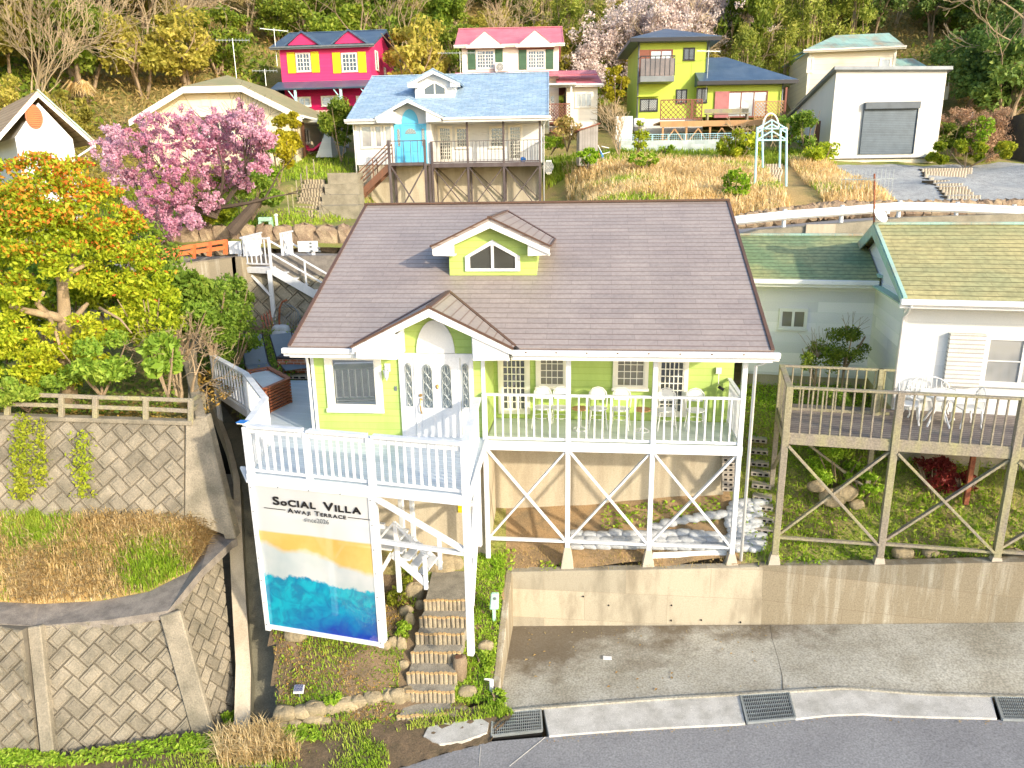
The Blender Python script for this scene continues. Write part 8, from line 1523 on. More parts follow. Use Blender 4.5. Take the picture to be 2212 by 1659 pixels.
# ---- pink blossom tree
base = np.array(wy(525, 490, 30.2)); PT = thing('pink_blossom_tree', 'broad cherry tree covered in pink blossom in front of the cream house', 'tree', W, (0, 0, 0)); m = MB(); rr = random.Random(8); tips = []
b0 = tuple(wy(500, 500, 29.8)); m.tube([b0, tuple(wy(540, 455, 29.9)), tuple(wy(560, 430, 30))], [.26, .2, .15], 8)
for k in range(8):
    a = math.pi * (k / 7.); d = (-math.cos(a) * 1.1 if k else -1, rr.uniform(-.4, .4), .25 + .5 * math.sin(a)); branches(m, wy(470, 470 - 3 * k, 30), d, 2.0, .09, 3, rr, .55, .03, (2, 3), tips)
m.obj('trunk', X['barkdark'], PT); 
px = [(250, 305, .8), (230, 330, .9), (270, 350, 1.0), (300, 320, 1.0), (320, 290, .9), (345, 270, .7), (300, 395, .9), (340, 350, 1.1), (380, 300, 1.0), (400, 270, .8), (440, 285, .9), (480, 265, .7), (520, 255, .6), (545, 250, .5), (540, 285, .7), (500, 300, .9), (450, 330, 1.1), (400, 350, 1.1), (350, 400, 1.0), (320, 430, .8), (300, 460, .6), (335, 470, .8), (370, 450, .9), (380, 410, .9), (430, 390, .9), (480, 370, .9), (520, 340, .8), (560, 320, .6), (560, 355, .5), (520, 385, .6), (455, 430, .6), (350, 500, .6), (325, 505, .5), (400, 440, .6), (260, 380, .6), (505, 265, .5), (565, 295, .4), (245, 285, .35), (415, 480, .4), (370, 490, .5), (445, 300, 1.), (490, 330, .9), (580, 305, .3)]
cs = [wy(u, v, 29.2 + rng.uniform(-1.2, 1.4)) for u, v, r in px]; sub = []; sr_ = []
for c, (u, v, r) in zip(cs, px):
    for k in range(22): d = rng.normal(size=3); d /= np.linalg.norm(d); sub.append(np.array(c) + d * r * rng.uniform(.3, 1.) * (1, 1, .9)); sr_.append(rng.uniform(.10, .20))
foliage('crown', clumps(sub, sr_, -52, 0, shell=.2, flat=.9), .048, [LM['blossom']], PT, up=.3, asp=.8)
for c in cs[::3]: m = MB(); branches(m, np.array(c) - (0, 0, .6), (rng.uniform(-.5, .5), 0, .8), .9, .03, 2, rr, .6, .02, (2, 3)); m.obj('limb', X['barkdark'], PT)
# ---- shrubs generic
def shrub(label, u, v, y, w, h, mt, n=2500, size=.06, name='shrub', group=None, stems=5, z=None, cat='shrub', flat=1.0, shell=.35, bark='bark', lump=14, depth=None):
    b = wy(u, v, y); z = b[2] if z is None else z; t = thing(name, label, cat, Fr(0, (b[0], b[1], z)), (0, 0, 0), group); rr = random.Random(int(u * 7 + v)); m = MB()
    for k in range(stems): a = rr.uniform(0, 6.28); m.tube([(0, 0, -.1), (w * .2 * math.cos(a), w * .2 * math.sin(a), h * .4), (w * .35 * math.cos(a), w * .35 * math.sin(a), h * .8)], [.03, .022, .01], 5)
    m.obj('stem', X[bark], t); sub = []; sr_ = []
    for k in range(lump): d = rng.normal(size=3); d /= np.linalg.norm(d); q = d * (w * .36, (depth or w) * .36, h * .33); sub.append(q + (0, 0, h * .58)); sr_.append(rng.uniform(.16, .26) * min(w, h))
    p = clumps(sub, sr_, -int(n / lump), 0, shell=shell); p = p[p[:, 2] > .02]; foliage('foliage', p, size, LM[mt] if isinstance(mt, str) else mt, t, up=.4); return t
UT = UTZ - .05
shrub('leafy rhododendron-like shrub with long leaves at the top of the tree terrace', 400, 745, 19, 2.1, 2.0, 'shrub', 4200, .10, stems=9); shrub('tall green shrub nearest the terrace wall corner beside the ditch', 460, 765, 19.5, 1.5, 2.1, 'shrub', 3800, .055, stems=7)
shrub('slender green shrub left of the sun loungers', 505, 742, 22, 1.7, 2.1, 'shrub', 5200, .055, stems=8); shrub('rounded green bush behind the slender shrub, beside the white post', 522, 722, 24.5, 1.1, 1.6, 'shrub', 4400, .055, stems=6); shrub('low dark green bush at the feet of the slender shrubs', 508, 790, 20.5, 1.6, 1.1, 'shrub', 2600, .05)
shrub('dark green undergrowth bush behind the fence under the big tree', 220, 850, 16.6, 2.0, 1.5, 'shrub', 4200, .06); shrub('low green bush behind the left end of the wooden fence', 60, 880, 16.2, 2.2, 1.0, 'shrub', 3600, .055); shrub('broad-leaved young plant behind the right end of the wooden fence', 362, 850, 16.4, .8, 1.5, 'shrub', 420, .13, stems=4)
shrub('yellow-green bush in the shade right of the big tree', 330, 760, 17.6, 1.7, 1.7, 'tree', 3600, .06, stems=6); shrub('dense shrub filling the middle of the tree terrace', 400, 770, 18, 1.8, 1.4, 'shrub', 2600, .06, stems=8); shrub('bush at the back of the tree terrace below the orange fence', 335, 700, 20.5, 2.4, 1.6, 'tree', 3600, .07)
shrub('green bush at the left edge under the big tree', 10, 840, 16.8, 1.6, 1.4, 'shrub', 3000, .06)
for i, (u, v) in enumerate(((20, 760), (90, 740), (160, 720), (235, 700), (300, 690))): shrub(['leafy bush filling the back left corner behind the big tree', 'leafy bush directly behind the big tree fork', 'leafy bush behind the big tree, right of its trunk', 'leafy bush between the big tree and the curved wall', 'leafy bush below the left end of the orange fence'][i], u, v, 20.5, 2.6, 2.9, 'tree' if i % 2 else 'shrub', 3600, .075)
# bare tangled small tree on the terrace
t = thing('bare_small_tree', 'small leafless tangled tree right of the big tree on the terrace', 'tree', Fr(0, (wy(385, 855, 17.2)[0], 17.2, UTZ)), (0, 0, 0)); m = MB(); rr = random.Random(2)
for k in range(5): branches(m, (rr.uniform(-.3, .3), 0, 0), (rr.uniform(-.5, .5), rr.uniform(-.3, .3), 1), .8, .05, 5, rr, .6, .0, (2, 3), None, 3, .006)
m.obj('trunk', X['barktan'], t)
# cone-like golden and lime conifers right of the cream house
shrub('golden conifer, the tallest of the clipped pair beside the cream house', 632, 345, 39, 1.5, 2.5, 'gold', 3000, .09, 'conifer', stems=2, cat='conifer'); shrub('golden conifer lower down the bank beside the worn steps', 602, 400, 36.5, 1.9, 2.5, 'gold', 3400, .09, 'conifer', stems=4, cat='conifer'); shrub('bright lime conifer between the pink blossom and the golden conifer', 572, 440, 34, 1.5, 3.0, 'lime', 3200, .08, 'conifer', stems=2, cat='conifer')
shrub('loose leafy shrub right under the pink blossom tree', 545, 470, 31.5, 3.2, 2.0, 'shrub', 4200, .10, stems=12); shrub('yellowish shrub at the foot of the pink blossom tree', 440, 500, 31, 3.0, 1.5, 'tree', 3000, .08, stems=10)
shrub('dark green shrub squeezed between the covered terrace and the blue-roofed house', 737, 345, 41, 2.0, 3.2, 'ever', 3200, .09, stems=4)
shrub('dark green shrub behind the left corner of the blue-roofed house', 745, 305, 44, 1.6, 2.0, 'ever', 2200, .09, stems=4)
# neighbour plants
q = N.w((1.5, 3.6, -1.5)); 
def npl(label, u0, v0, y, w, h, mt, **k): p = N.at(u0, v0, y=y); q = N.w(p); b_ = yz(q[0], q[1]); return shrub(label, 0, 0, 1, w, h, mt, z=0, **k), q, b_
for lab, u, top_, wpx, red in (('round clipped shrub with wispy shoots, left of the two behind the weathered deck', 1765, 745, 1.05, 0), ('taller wispy shrub, right of the two behind the weathered deck', 1828, 715, 1.15, 0)):
    p = N.at(u, top_ + 35, y=3.3); q = N.w(p); t = shrub(lab, 1000 + u, 500, 20, wpx, 1.0, 'ever', n=2400, size=.035, stems=3); t.location = (q[0], q[1], q[2] - .50); m = MB(); m.tube([(0, 0, -1.6), (0, 0, .4)], .03, 6); m.obj('trunk', X['barktan'], t)
    m = MB(); rr = random.Random(u); [branches(m, (0, 0, .6), (rr.uniform(-.8, .8), rr.uniform(-.4, .4), .8), .45, .008, 1, rr, .3, .03, (1, 2), None, 3, .004) for k in range(10)]; m.obj('shoot', X['bark'], t)
for lab, u, v, y, w, h, mt, n in (('dark red leaved shrub in front of the foundation under the weathered deck', 2010, 1085, 1.6, 1.1, .9, 'red', 1500), ('smaller dark red shrub right of the other red one', 2075, 1090, 1.6, .7, .6, 'red', 700), ('orange-flecked green shrub behind the boulders under the weathered deck', 1805, 1085, 1.7, 1.4, 1.0, 'weed', 2400), ('yellow green shrub right of the first braces under the weathered deck', 1860, 1100, 1.5, 1.2, .6, 'weed', 1600), ('dry reddish shrub behind the back rail of the weathered deck', 1795, 900, 2.6, .9, .9, 'shrub', 900)):
    p = N.w(N.at(u, v, y=y)); t = shrub(lab, 3000 + u, v, 20, w, h, mt, n=n, size=.04, stems=6); t.location = (p[0], p[1], max(p[2] - .1, yz(p[0], p[1]) - .1))
for i, (u, v, r) in enumerate([(1762, 1050, .22), (1800, 1075, .35), (1825, 1065, .3), (1850, 1090, .2), (1950, 1195, .25), (2010, 1195, .2), (2190, 1200, .25)]): p = N.w(N.at(u, v, y=1.2 if i < 4 else .35)); stone(['tan boulder at the upper left under the weathered deck', 'largest tan boulder under the weathered deck', 'boulder just right of the largest under the weathered deck', 'lowest of the boulder cluster under the weathered deck', 'flat stone on the wall edge between the second and third deck posts', 'second flat stone on the wall edge right of the middle deck post', 'stone on the wall edge near the right picture edge'][i], (p[0], p[1], max(p[2], yz(p[0], p[1]))), (r, r * .7, r * .6), 70 + i)

# ---- blades / weeds scatter (stuff)
def blades(name, P0, h, w, mats, label, lean=.5, mi=None, cat='grass'):
    P0 = np.asarray(P0); n = len(P0); a = rng.uniform(0, 6.283, n); hh = (h * rng.uniform(.5, 1.3, n))[:, None]; dv = np.stack([np.cos(a), np.sin(a), np.zeros(n)], 1); sd_ = np.stack([-np.sin(a), np.cos(a), np.zeros(n)], 1) * w; up = np.array((0, 0, 1.)); l1 = (lean * rng.uniform(.2, 1.2, n))[:, None]
    b0, b1 = P0 - sd_, P0 + sd_; m0, m1 = P0 + up * hh * .6 + dv * hh * l1 * .35 - sd_ * .8, P0 + up * hh * .6 + dv * hh * l1 * .35 + sd_ * .8; t0 = P0 + up * hh * (1 - .35 * l1) + dv * hh * l1; t1 = t0 + sd_ * .2
    V = np.stack([b0, b1, m1, m0, t1, t0], 1).reshape(-1, 3); k = np.arange(n) * 6; F4 = np.concatenate([np.stack([k, k + 1, k + 2, k + 3], 1), np.stack([k + 3, k + 2, k + 4, k + 5], 1)])
    o = bpy.data.objects.new(name, raw_mesh(name, V, F4, mats)); C.objects.link(o); return tag(o, label, cat, None, 'stuff')
def sample(f, n, mask=None):
    s = rng.random((n, 2)); P_ = np.array([f(a, b) for a, b in s]); return P_
# left dry terrace
P_ = np.array([terr(a, b) for a, b in rng.random((15000, 2))]); g = np.sin(P_[:, 0] * 1.9) + np.sin(P_[:, 1] * 2.7 + P_[:, 0]) + rng.normal(0, .5, len(P_))
blades('dry_grass', P_[g > -.55], .25, .011, LM['dry'], 'tall straw-coloured dry grass covering the ledge above the lower block wall', 1.15); blades('green_grass', P_[g <= -.55], .18, .009, LM['grass'], 'patches of green grass among the straw on the ledge above the lower block wall', .6)
CHY, CHXX = np.array([c[1] for c in CH]), np.array([c[0] for c in CH])
def yard_pts_in(n, box, test=None):
    n = int(n); a = rng.uniform(box[0], box[1], n); b = rng.uniform(box[2], box[3], n)
    w = M.o[None, :2] + np.stack([a, b], 1) @ M.E[:2, :2]; x, y = w[:, 0], w[:, 1]
    ok = np.where(a > 5.9, (((w - N.o[None, :2]) @ N.E[:2, :2].T)[:, 1] > -.1), np.where(a > .42, b > -.22, np.where((a > 0) & (b < -.2), b > -3.0, (x > np.interp(y, CHY, CHXX) + .26) & (b > -3.78 - .12 * (a + 1)))))
    if test is not None: ok &= test(a, b)
    x, y = x[ok], y[ok]; return np.stack([x, y, yardf(x, y)], 1)
SG = (-4.6, 0, -3.75, -1.0); slopeG = lambda a, b: ~((a > -1.45) & (a < -.35) & (b > -3.3))
P_ = yard_pts_in(15000, SG, slopeG); nz_ = np.sin(P_[:, 0] * 3.1 + 1) + np.sin(P_[:, 1] * 3.7 + P_[:, 0] * 1.3) + rng.normal(0, .5, len(P_)); blades('weeds', P_[nz_ > -.05], .10, .009, LM['weed'], 'green weeds on the garden slope under the banner', .9); blades('dry_weeds', P_[nz_ <= -.05][::2], .06, .008, LM['drymix'], 'withered brown weeds on the garden slope under the banner', 1.0)
P_ = yard_pts_in(3000, SG, slopeG); foliage('leafy_weeds', P_[np.sin(P_[:, 0] * 4 + P_[:, 1] * 2) > -.2] + (0, 0, .04), .035, [LM['weed']], label='small leafy weeds scattered on the garden slope', cat='weeds', kind='stuff', up=.8)
P_ = yard_pts_in(3600, SG, slopeG); foliage('leaf_litter', P_ + (0, 0, .015), .028, [LM['litter']], label='dead leaves scattered on the garden slope', cat='leaves', kind='stuff', up=1.0)
P_ = yard_pts_in(3400, (-.38, .42, -3.0, .2)); blades('weeds', P_, .11, .009, LM['weed'], 'green weeds on the narrow bank between the steps and the side wall', .9); foliage('leafy_weeds', P_[::3] + (0, 0, .05), .04, [LM['weed']], label='leafy weeds on the narrow bank right of the steps', cat='weeds', kind='stuff', up=.8)
# under the veranda: sparse
P_ = yard_pts_in(2400, (.1, 5.4, -.2, 1.5), lambda a, b: ((a > 2.6) & (b > .9)) | ((a < .6) & (b < .4)) | ((a > 1.2) & (a < 1.75) & (b < .1))); foliage('leafy_weeds', P_ + (0, 0, .05), .05, [LM['weed']], label='green weeds in the dirt under the veranda', cat='weeds', kind='stuff', up=.8)
P_ = yard_pts_in(900, (.3, 5.4, -.2, .5)); blades('dry_weeds', P_, .07, .006, LM['drymix'], 'thin dry weeds in the orange dirt under the veranda', 1.0)
# between houses and under the neighbour deck
P_ = yard_pts_in(26000, (5.75, 15, -1.5, 5.0)); nz_ = np.sin(P_[:, 0] * 2.1) + np.sin(P_[:, 1] * 2.7 + P_[:, 0] * .7) + rng.normal(0, .5, len(P_)); foliage('ground_cover', np.concatenate([P_[nz_ > -1.0] + np.stack([np.zeros((nz_ > -1.0).sum()), np.zeros((nz_ > -1.0).sum()), np.abs(rng.normal(0, .09, (nz_ > -1.0).sum()))], 1)]), .045, [LM['weed']], label='thick bright green ground cover under the weathered deck', cat='ground cover', kind='stuff', up=.7)
blades('grass', P_[::3], .2, .009, LM['grass'], 'long green grass under and beside the weathered deck', .8)
# left of house beside the ditch
P_ = yard_pts_in(10000, (-8, -4.3, -2.0, 6.5)); blades('grass', P_, .13, .010, LM['grass'], 'green grass strip between the ditch and the white deck', .7); foliage('ground_cover', P_[::3] + (0, 0, .06), .04, [LM['weed']], label='low leafy plants along the ditch beside the white deck', cat='ground cover', kind='stuff', up=.6)
P_ = yard_pts_in(8000, (-11, -6.4, 4.5, 10)); P_[:, 2] += np.abs(rng.normal(0, .25, len(P_))); foliage('ground_cover', P_, .06, [LM['shrub']], label='dark leafy cover at the feet of the shrubs beside the loungers', cat='ground cover', kind='stuff', up=.5)
# verge grass
s = rng.random((16000, 2)); V_ = np.array([verge_at(a, b) for a, b in s]); keep = (np.sin(s[:, 0] * 37) + np.sin(s[:, 1] * 7 + s[:, 0] * 15) + rng.normal(0, .6, len(s)) > -.3) & ~((s[:, 0] > .62) & (s[:, 1] > .35)) ; blades('verge_grass', V_[keep], .09, .008, LM['grass'], 'bright green grass on the verge along the road', .7)
P_ = V_[(s[:, 0] < .5) & (s[:, 1] < .35)]; foliage('leafy_weeds', P_ + (0, 0, .06), .05, [LM['weed']], label='lush green weeds along the foot of the lower block wall', cat='weeds', kind='stuff', up=.7)
P_ = V_[(s[:, 0] > .28) & (s[:, 0] < .44) & (s[:, 1] < .6)]; blades('dry_grass', P_, .34, .009, LM['dry'], 'tuft of tall dry straw at the foot of the lower block wall', .9)
q = [(x, y, z) for x, y, z in [tuple(np.array(W.at(rng.uniform(490, 528), v, z=-10.55)) * 1.0) for v in rng.uniform(1500, 1590, 500)]]; 
# vines hanging on the upper wall
def vine(label, uu, v0, v1, w, n):
    pts = []; f = [(wy(-60, 905, 15.7), wy(-60, 1112, 15.0))]
    for i in range(n):
        v = v0 + (v1 - v0) * rng.random() ** .8; k = (v - 905) / 207; u = uu + rng.normal(0, w * (1 - .4 * abs(k - .5))); p = wy(u, v, 15.7 - .7 * k - .08 - abs(rng.normal(0, .04))); pts.append(p)
    return foliage('hanging_vine', np.array(pts), .045, [LM['vine']], label=label, cat='vine', up=.2)
vine('thick yellow-green vine hanging down the upper wall near the left edge', 48, 890, 1080, 14, 900); vine('shorter thin vine just right of the thick one on the upper wall', 88, 900, 1050, 8, 350); vine('detached vine patch growing on the middle of the upper wall', 178, 930, 1075, 14, 420)
P_ = np.stack([rng.uniform(-13, wy(430, 900, 15.9)[0], 5200), rng.uniform(15.9, 20.5, 5200), np.full(5200, UTZ - .0)], 1); foliage('leaf_litter', P_ + (0, 0, .02), .05, [LM['litter']], label='yellow and brown fallen leaves on the tree terrace', cat='leaves', kind='stuff', up=1.0)
P_ = np.stack([rng.uniform(-14, -7.6, 6500), rng.uniform(16.2, 24, 6500), UTZ + np.abs(rng.normal(0, .2, 6500))], 1); P_ = P_[P_[:, 0] < np.interp(P_[:, 1], [15, 24], [-7.2, -11])]; foliage('ground_cover', P_, .06, [LM['shrub']], label='dark leafy undergrowth on the tree terrace', cat='ground cover', kind='stuff', up=.5)
# ferns / plants near the stair
for i, (u, v, w, lb) in enumerate([(880, 1255, .5, 'bright yellow-green fern tuft below the white stair'), (858, 1300, .55, 'spreading fern left of the upper garden steps'), (870, 1370, .4, 'small weed clump left of the middle steps'), (505, 1560, .45, 'green weed clump at the foot of the concrete ditch kerb'), (1045, 1440, .5, 'lush weed clump right of the hollow stump'), (1075, 1520, .4, 'weed tuft by the leftmost kerb grate'), (240, 1290, .5, 'bright green weed clump in the dry grass ledge'), (720, 1520, .35, 'weed tuft on the stone edging')]):
    q = on_yard(u, v) if i not in (3, 6) else (tuple(W.at(u, v, z=-10.5)) if i == 3 else tuple(W.at(u, v, y=13.7)))
    t = shrub(lb, 5000 + u, v, 20, w, w * .8, 'fern' if i < 2 else 'weed', n=520, size=.045, name='weed_clump', cat='plant', stems=3, flat=.6); t.location = (q[0], q[1], q[2] - .1)
# ---- mid slope dry grass and plants
def hill_pts(n, x0, x1, y0, y1, test=None):
    x = rng.uniform(x0, x1, n); y = rng.uniform(y0, y1, n); z = hillf(x, y); P_ = np.stack([x, y, z], 1)
    return P_[test(x, y)] if test is not None else P_
def notstair(x, y):
    # keep clear of the arch steps and gravel
    return ~((x > 11.55 + (y - 31) * .2 - .15) & (x < 12.7 + (y - 31) * .22)) & ~(x > 15.2 + (y - 30) * .14)
P_ = hill_pts(30000, 3.0, 18.0, 29.6, 43, notstair); nz_ = np.sin(P_[:, 0] * .9) + np.sin(P_[:, 1] * 1.1 + P_[:, 0] * .5) + rng.normal(0, .6, len(P_)); blades('dry_grass', P_[nz_ > -1.1], .42, .022, LM['dry'], 'sea of straw-coloured dry grass on the slope behind the guard rail', .8); blades('grass', P_[nz_ <= -1.1], .3, .02, LM['grass'], 'green grass patches in the dry slope behind the guard rail', .7)
P_ = hill_pts(9000, 2.0, 17.0, 41, 45.4); blades('grass', P_, .4, .025, LM['grass'], 'green weeds along the top of the dry slope below the houses', .7)
P_ = hill_pts(16000, -20, -4.2, 31, 44, lambda x, y: ~((x > -11.5) & (x < -8.0) & (y > 33) & (y < 38))); blades('grass', P_, .28, .022, LM['grass'], 'green grassy bank around the worn steps and cream house', .7)
P_ = hill_pts(2500, -17, -5.5, 31.2, 33.5); blades('lawn_grass', P_ + (0, 0, .1), .12, .02, LM['grass'], 'small bright lawn above the stone wall', .5)
for i, (u, v, y, w, h, mt, n, lb, nm) in enumerate([(1588, 436, 31.5, 1.2, 1.3, 'lime', 700, 'spiky bright green palm-like plant at the foot of the narrow steps', 'spiky_plant'), (1592, 352, 41, 2.6, 1.7, 'tree', 2400, 'big mound of yellowish strap leaves left of the garden arch', 'strap_leaf_plant'), (1268, 362, 38, 1.3, .9, 'lime', 900, 'bright green tuft at the left end of the dry slope', 'grass_tuft'), (1390, 362, 38, 1.8, .7, 'weed', 1100, 'low rounded green bush at the top of the dry slope', 'shrub'), (1380, 340, 43, 1.0, 2.0, 'tree', 500, 'thin sapling in front of the lime house cabinet', 'sapling'), (1337, 345, 42, 2.4, 3.2, 'twigtree', 0, 'bare twiggy bush left of the lime house', 'bare_bush'), (1330, 235, 49, 1.6, 2.6, 'gold', 1800, 'orange-yellow conifer between the red-roofed and lime houses', 'conifer'),
    (1740, 345, 43, 1.6, 3.2, 'shrub', 1500, 'loose green sapling right of the garden arch', 'sapling'), (1770, 370, 40, 1.6, 1.6, 'tree', 1400, 'weedy clump at the left foot of the white cube', 'shrub'), (2085, 362, 41, 5.6, 1.4, 'tree', 4200, 'low clipped hedge right of the white cube', 'hedge'), (2110, 330, 42, 1.4, 1.9, 'lime', 900, 'bright green sapling above the hedge', 'sapling'), (2050, 340, 43, 1.6, 2.0, 'ever', 1300, 'dark shrub right behind the white cube corner', 'shrub'), (1700, 330, 44, 1.4, 2.2, 'shrub', 1300, 'shrub against the pale blue wall right of the arch', 'shrub'), (1190, 330, 43, 1.8, .9, 'weed', 1300, 'green bush right of the blue-roofed house veranda', 'shrub'), (1225, 325, 42, 1.5, 1.8, 'drymix', 900, 'tall dry grass tuft right of the blue-roofed house', 'grass_tuft'), (1440, 350, 43, 1.0, .9, 'weed', 700, 'small weeds against the pale blue wall', 'shrub')]):
    if mt == 'twigtree':
        q = wy(u, v, y); t = thing(nm, lb, 'bush', Fr(0, tuple(q)), (0, 0, 0)); m = MB(); rr = random.Random(3); [branches(m, (0, 0, 0), (rr.uniform(-.5, .5), rr.uniform(-.5, .5), 1), 1.2, .04, 4, rr, .45, .05, (2, 3), None, 3, .012) for k in range(5)]; m.obj('stem', LM['twig'], t); continue
    shrub(lb, u, v, y, w, h, mt, n=n, size=.10 if h > 1 else .08, name=nm, stems=5, cat={'conifer': 'conifer', 'hedge': 'hedge'}.get(nm, 'plant'), lump=16)
# small russet bare tree right of cube, tall bare tree far right
for lb, u, v, y, ln, dp, k_, sd_ in (('spreading leafless tree with russet buds right of the white cube', 2068, 345, 44, 1.15, 5, 3, 3), ('bare branched sapling in front of the lime house deck', 1608, 352, 42, 1.1, 4, 2, 12)):
    q = wy(u, v, y); t = thing('bare_tree', lb, 'tree', Fr(0, tuple(q)), (0, 0, 0)); m = MB(); rr = random.Random(sd_); tips = []; [branches(m, (0, 0, 0), (rr.uniform(-.6, .6), rr.uniform(-.3, .3), 1), ln, .09, dp, rr, .55, -.02, (2, 3), tips, 3, .016) for k in range(k_)]; m.obj('trunk', LM['twig'], t)
    if tips and 'russet' in lb: foliage('buds', clumps(tips, [.22] * len(tips), -14, 0), .05, [LM['brownleaf']], t)
# ================================================================ FOREST
def proto_leafy(kind, seed):
    rr = random.Random(seed); t = thing('forest_tree', 'x', 'tree', W, (0, 0, 0)); m = MB()
    if kind == 'bamboo':
        t.name = 'bamboo_clump'
        for k in range(12):
            a = rr.uniform(0, 6.28); r = rr.uniform(0, .9); x, y = r * math.cos(a), r * math.sin(a); h = rr.uniform(5, 8); lx = rr.uniform(-.8, .8); m.tube([(x, y, 0), (x + lx * .2, y, h * .6), (x + lx, y, h)], [.05, .04, .015], 5)
        m.obj('culms', X['barktan'], t); C_ = []
        for k in range(60):
            z = rr.uniform(1.5, 8.2); w_ = 1.7 * (1 - abs(z - 4.5) / 6); a = rr.uniform(0, 6.28); C_.append((w_ * math.cos(a) * rr.random() ** .5, w_ * math.sin(a) * rr.random() ** .5, z))
        p = clumps(C_, [rr.uniform(.4, .75) for _ in C_], -62, 0, shell=.1, flat=1.0); foliage('foliage', p, .17, [LM['bamboo']], t, up=.0, asp=.35); return t
    h = rr.uniform(2.0, 3.0); tips = []; 
    for k in range(3): branches(m, (0, 0, -.3), (rr.uniform(-.4, .4), rr.uniform(-.4, .4), 1), h, .13, 2, rr, .5, .05, (2, 3), tips)
    m.obj('trunk', X['bark'], t); C_ = []; R_ = []
    for k in range(34):
        d = rng.normal(size=3); d /= np.linalg.norm(d); q = d * np.array((2.1, 2.1, 1.9)) * rng.uniform(.5, 1.05) + (0, 0, 3.3); 
        if q[2] < .5: continue
        C_.append(q); R_.append(rng.uniform(.45, .85))
    p = clumps(C_, R_, -115, 0, shell=.35, flat=.75); foliage('crown', p, .155, [LM[kind]], t, up=.45); return t
def proto_bare(seed, lean=0):
    rr = random.Random(seed); t = thing('bare_tree', 'x', 'tree', W, (0, 0, 0)); m = MB()
    for k in range(2 + seed % 2): branches(m, (rr.uniform(-.3, .3), 0, -.3), (rr.uniform(-.35, .35) + lean, rr.uniform(-.3, .1), 1), rr.uniform(2.0, 2.6), .085, 6, rr, .42, .05, (2, 3), None, 3, .011, 5)
    m.obj('trunk', LM['twig'], t); return t
def proto_white():
    rr = random.Random(31); t = thing('white_cherry', 'pale white-pink cherry tree in bloom on the hill beside the lime house', 'tree', W, (0, 0, 0)); m = MB(); tips = []
    for k in range(6): branches(m, (0, 0, -.3), (rr.uniform(-.8, .8), rr.uniform(-.5, .5), 1), 2.6, .12, 3, rr, .5, .0, (2, 3), tips)
    m.obj('trunk', X['barkdark'], t); sub = [np.array(q) + rng.normal(0, .5, 3) for q in tips for _ in range(3)]; foliage('crown', clumps(sub, [.45] * len(sub), -45, 0, shell=.2), .085, [LM['white']], t, asp=.8); return t
protos = {k: [proto_leafy(k, s) for s in sds] for k, sds in (('ever', (1, 2, 3)), ('olive', (4, 5)), ('dark', (6, 7)), ('bamboo', (8, 9)))}; protos['bare'] = [proto_bare(s, l) for s, l in ((11, .3), (12, .1), (13, .45), (14, -.2))]
used = set(); rf_ = random.Random(77)
if True: cnt = 0
names_ = {'ever': 'leafy green tree', 'olive': 'yellowish olive-green tree', 'dark': 'dark evergreen tree', 'bamboo': 'feathery bamboo clump', 'bare': 'leafless pale-branched tree'}
def where(px):
    for lim, s_ in ((180, 'above the louvred gable'), (420, 'above the cream roof'), (600, 'above the pink blossom'), (860, 'behind the pink house'), (980, 'right of the pink house'), (1230, 'behind the red-roofed house'), (1380, 'left of the lime house'), (1560, 'behind the lime house'), (1730, 'left of the peach house'), (1960, 'behind the peach house'), (3000, 'right of the white cube')):
        if px < lim: return s_
labs = []
def place(kind, x, y, sc):
    z = hz(x, y); pr = protos[kind][rf_.randrange(len(protos[kind]))]; d = np.array((x, y, z + 3)); px = 1106 + 1591 * (d @ _R) / (d @ _F); py = 829.5 - 1591 * (d @ _U) / (d @ _F)
    if not (-60 < px < 2270): return
    if py < -140 or d @ _F < 5: return
    row = 'lower row' if y < 62 else ('middle of the slope' if y < 74 else 'high on the hill')
    lab = f'{names_[kind]} on the wooded hill {where(px)}, {row}'
    if pr.name not in used: o = pr; used.add(pr.name)
    else: o = copy_tree(pr)
    labs.append((o, names_[kind], where(px), px, y)); o['group'] = {'bamboo': 'bamboo clumps on the wooded hill', 'bare': 'leafless trees on the wooded hill'}.get(kind, 'leafy trees on the wooded hill')
    o.location = (x, y, z - .2); o.rotation_euler = (0, 0, rf_.uniform(-.5, .5) if kind == 'bare' else rf_.uniform(0, 6.28)); o.scale = (sc * rf_.uniform(.9, 1.1), sc * rf_.uniform(.9, 1.1), sc * rf_.uniform(.9, 1.15)); o['_pix'] = 0; del o['_pix']
def kind_at(px):
    r = rf_.random()
    if px < 500: return 'bare' if r < .52 else ('olive' if r < .70 else 'ever')
    if px < 700: return 'ever' if r < .45 else ('bare' if r < .72 else 'olive')
    if px < 1000: return 'ever' if r < .5 else ('bamboo' if r < .7 else ('olive' if r < .9 else 'bare'))
    if px < 1330: return 'olive' if r < .4 else ('bamboo' if r < .75 else ('bare' if r < .85 else 'ever'))
    if px < 1560: return 'ever' if r < .4 else ('bare' if r < .6 else 'olive')
    if px < 1850: return 'bamboo' if r < .6 else ('ever' if r < .85 else 'dark')
    return 'dark' if r < .42 else ('ever' if r < .62 else ('bare' if r < .84 else 'bamboo'))
cnt = 0
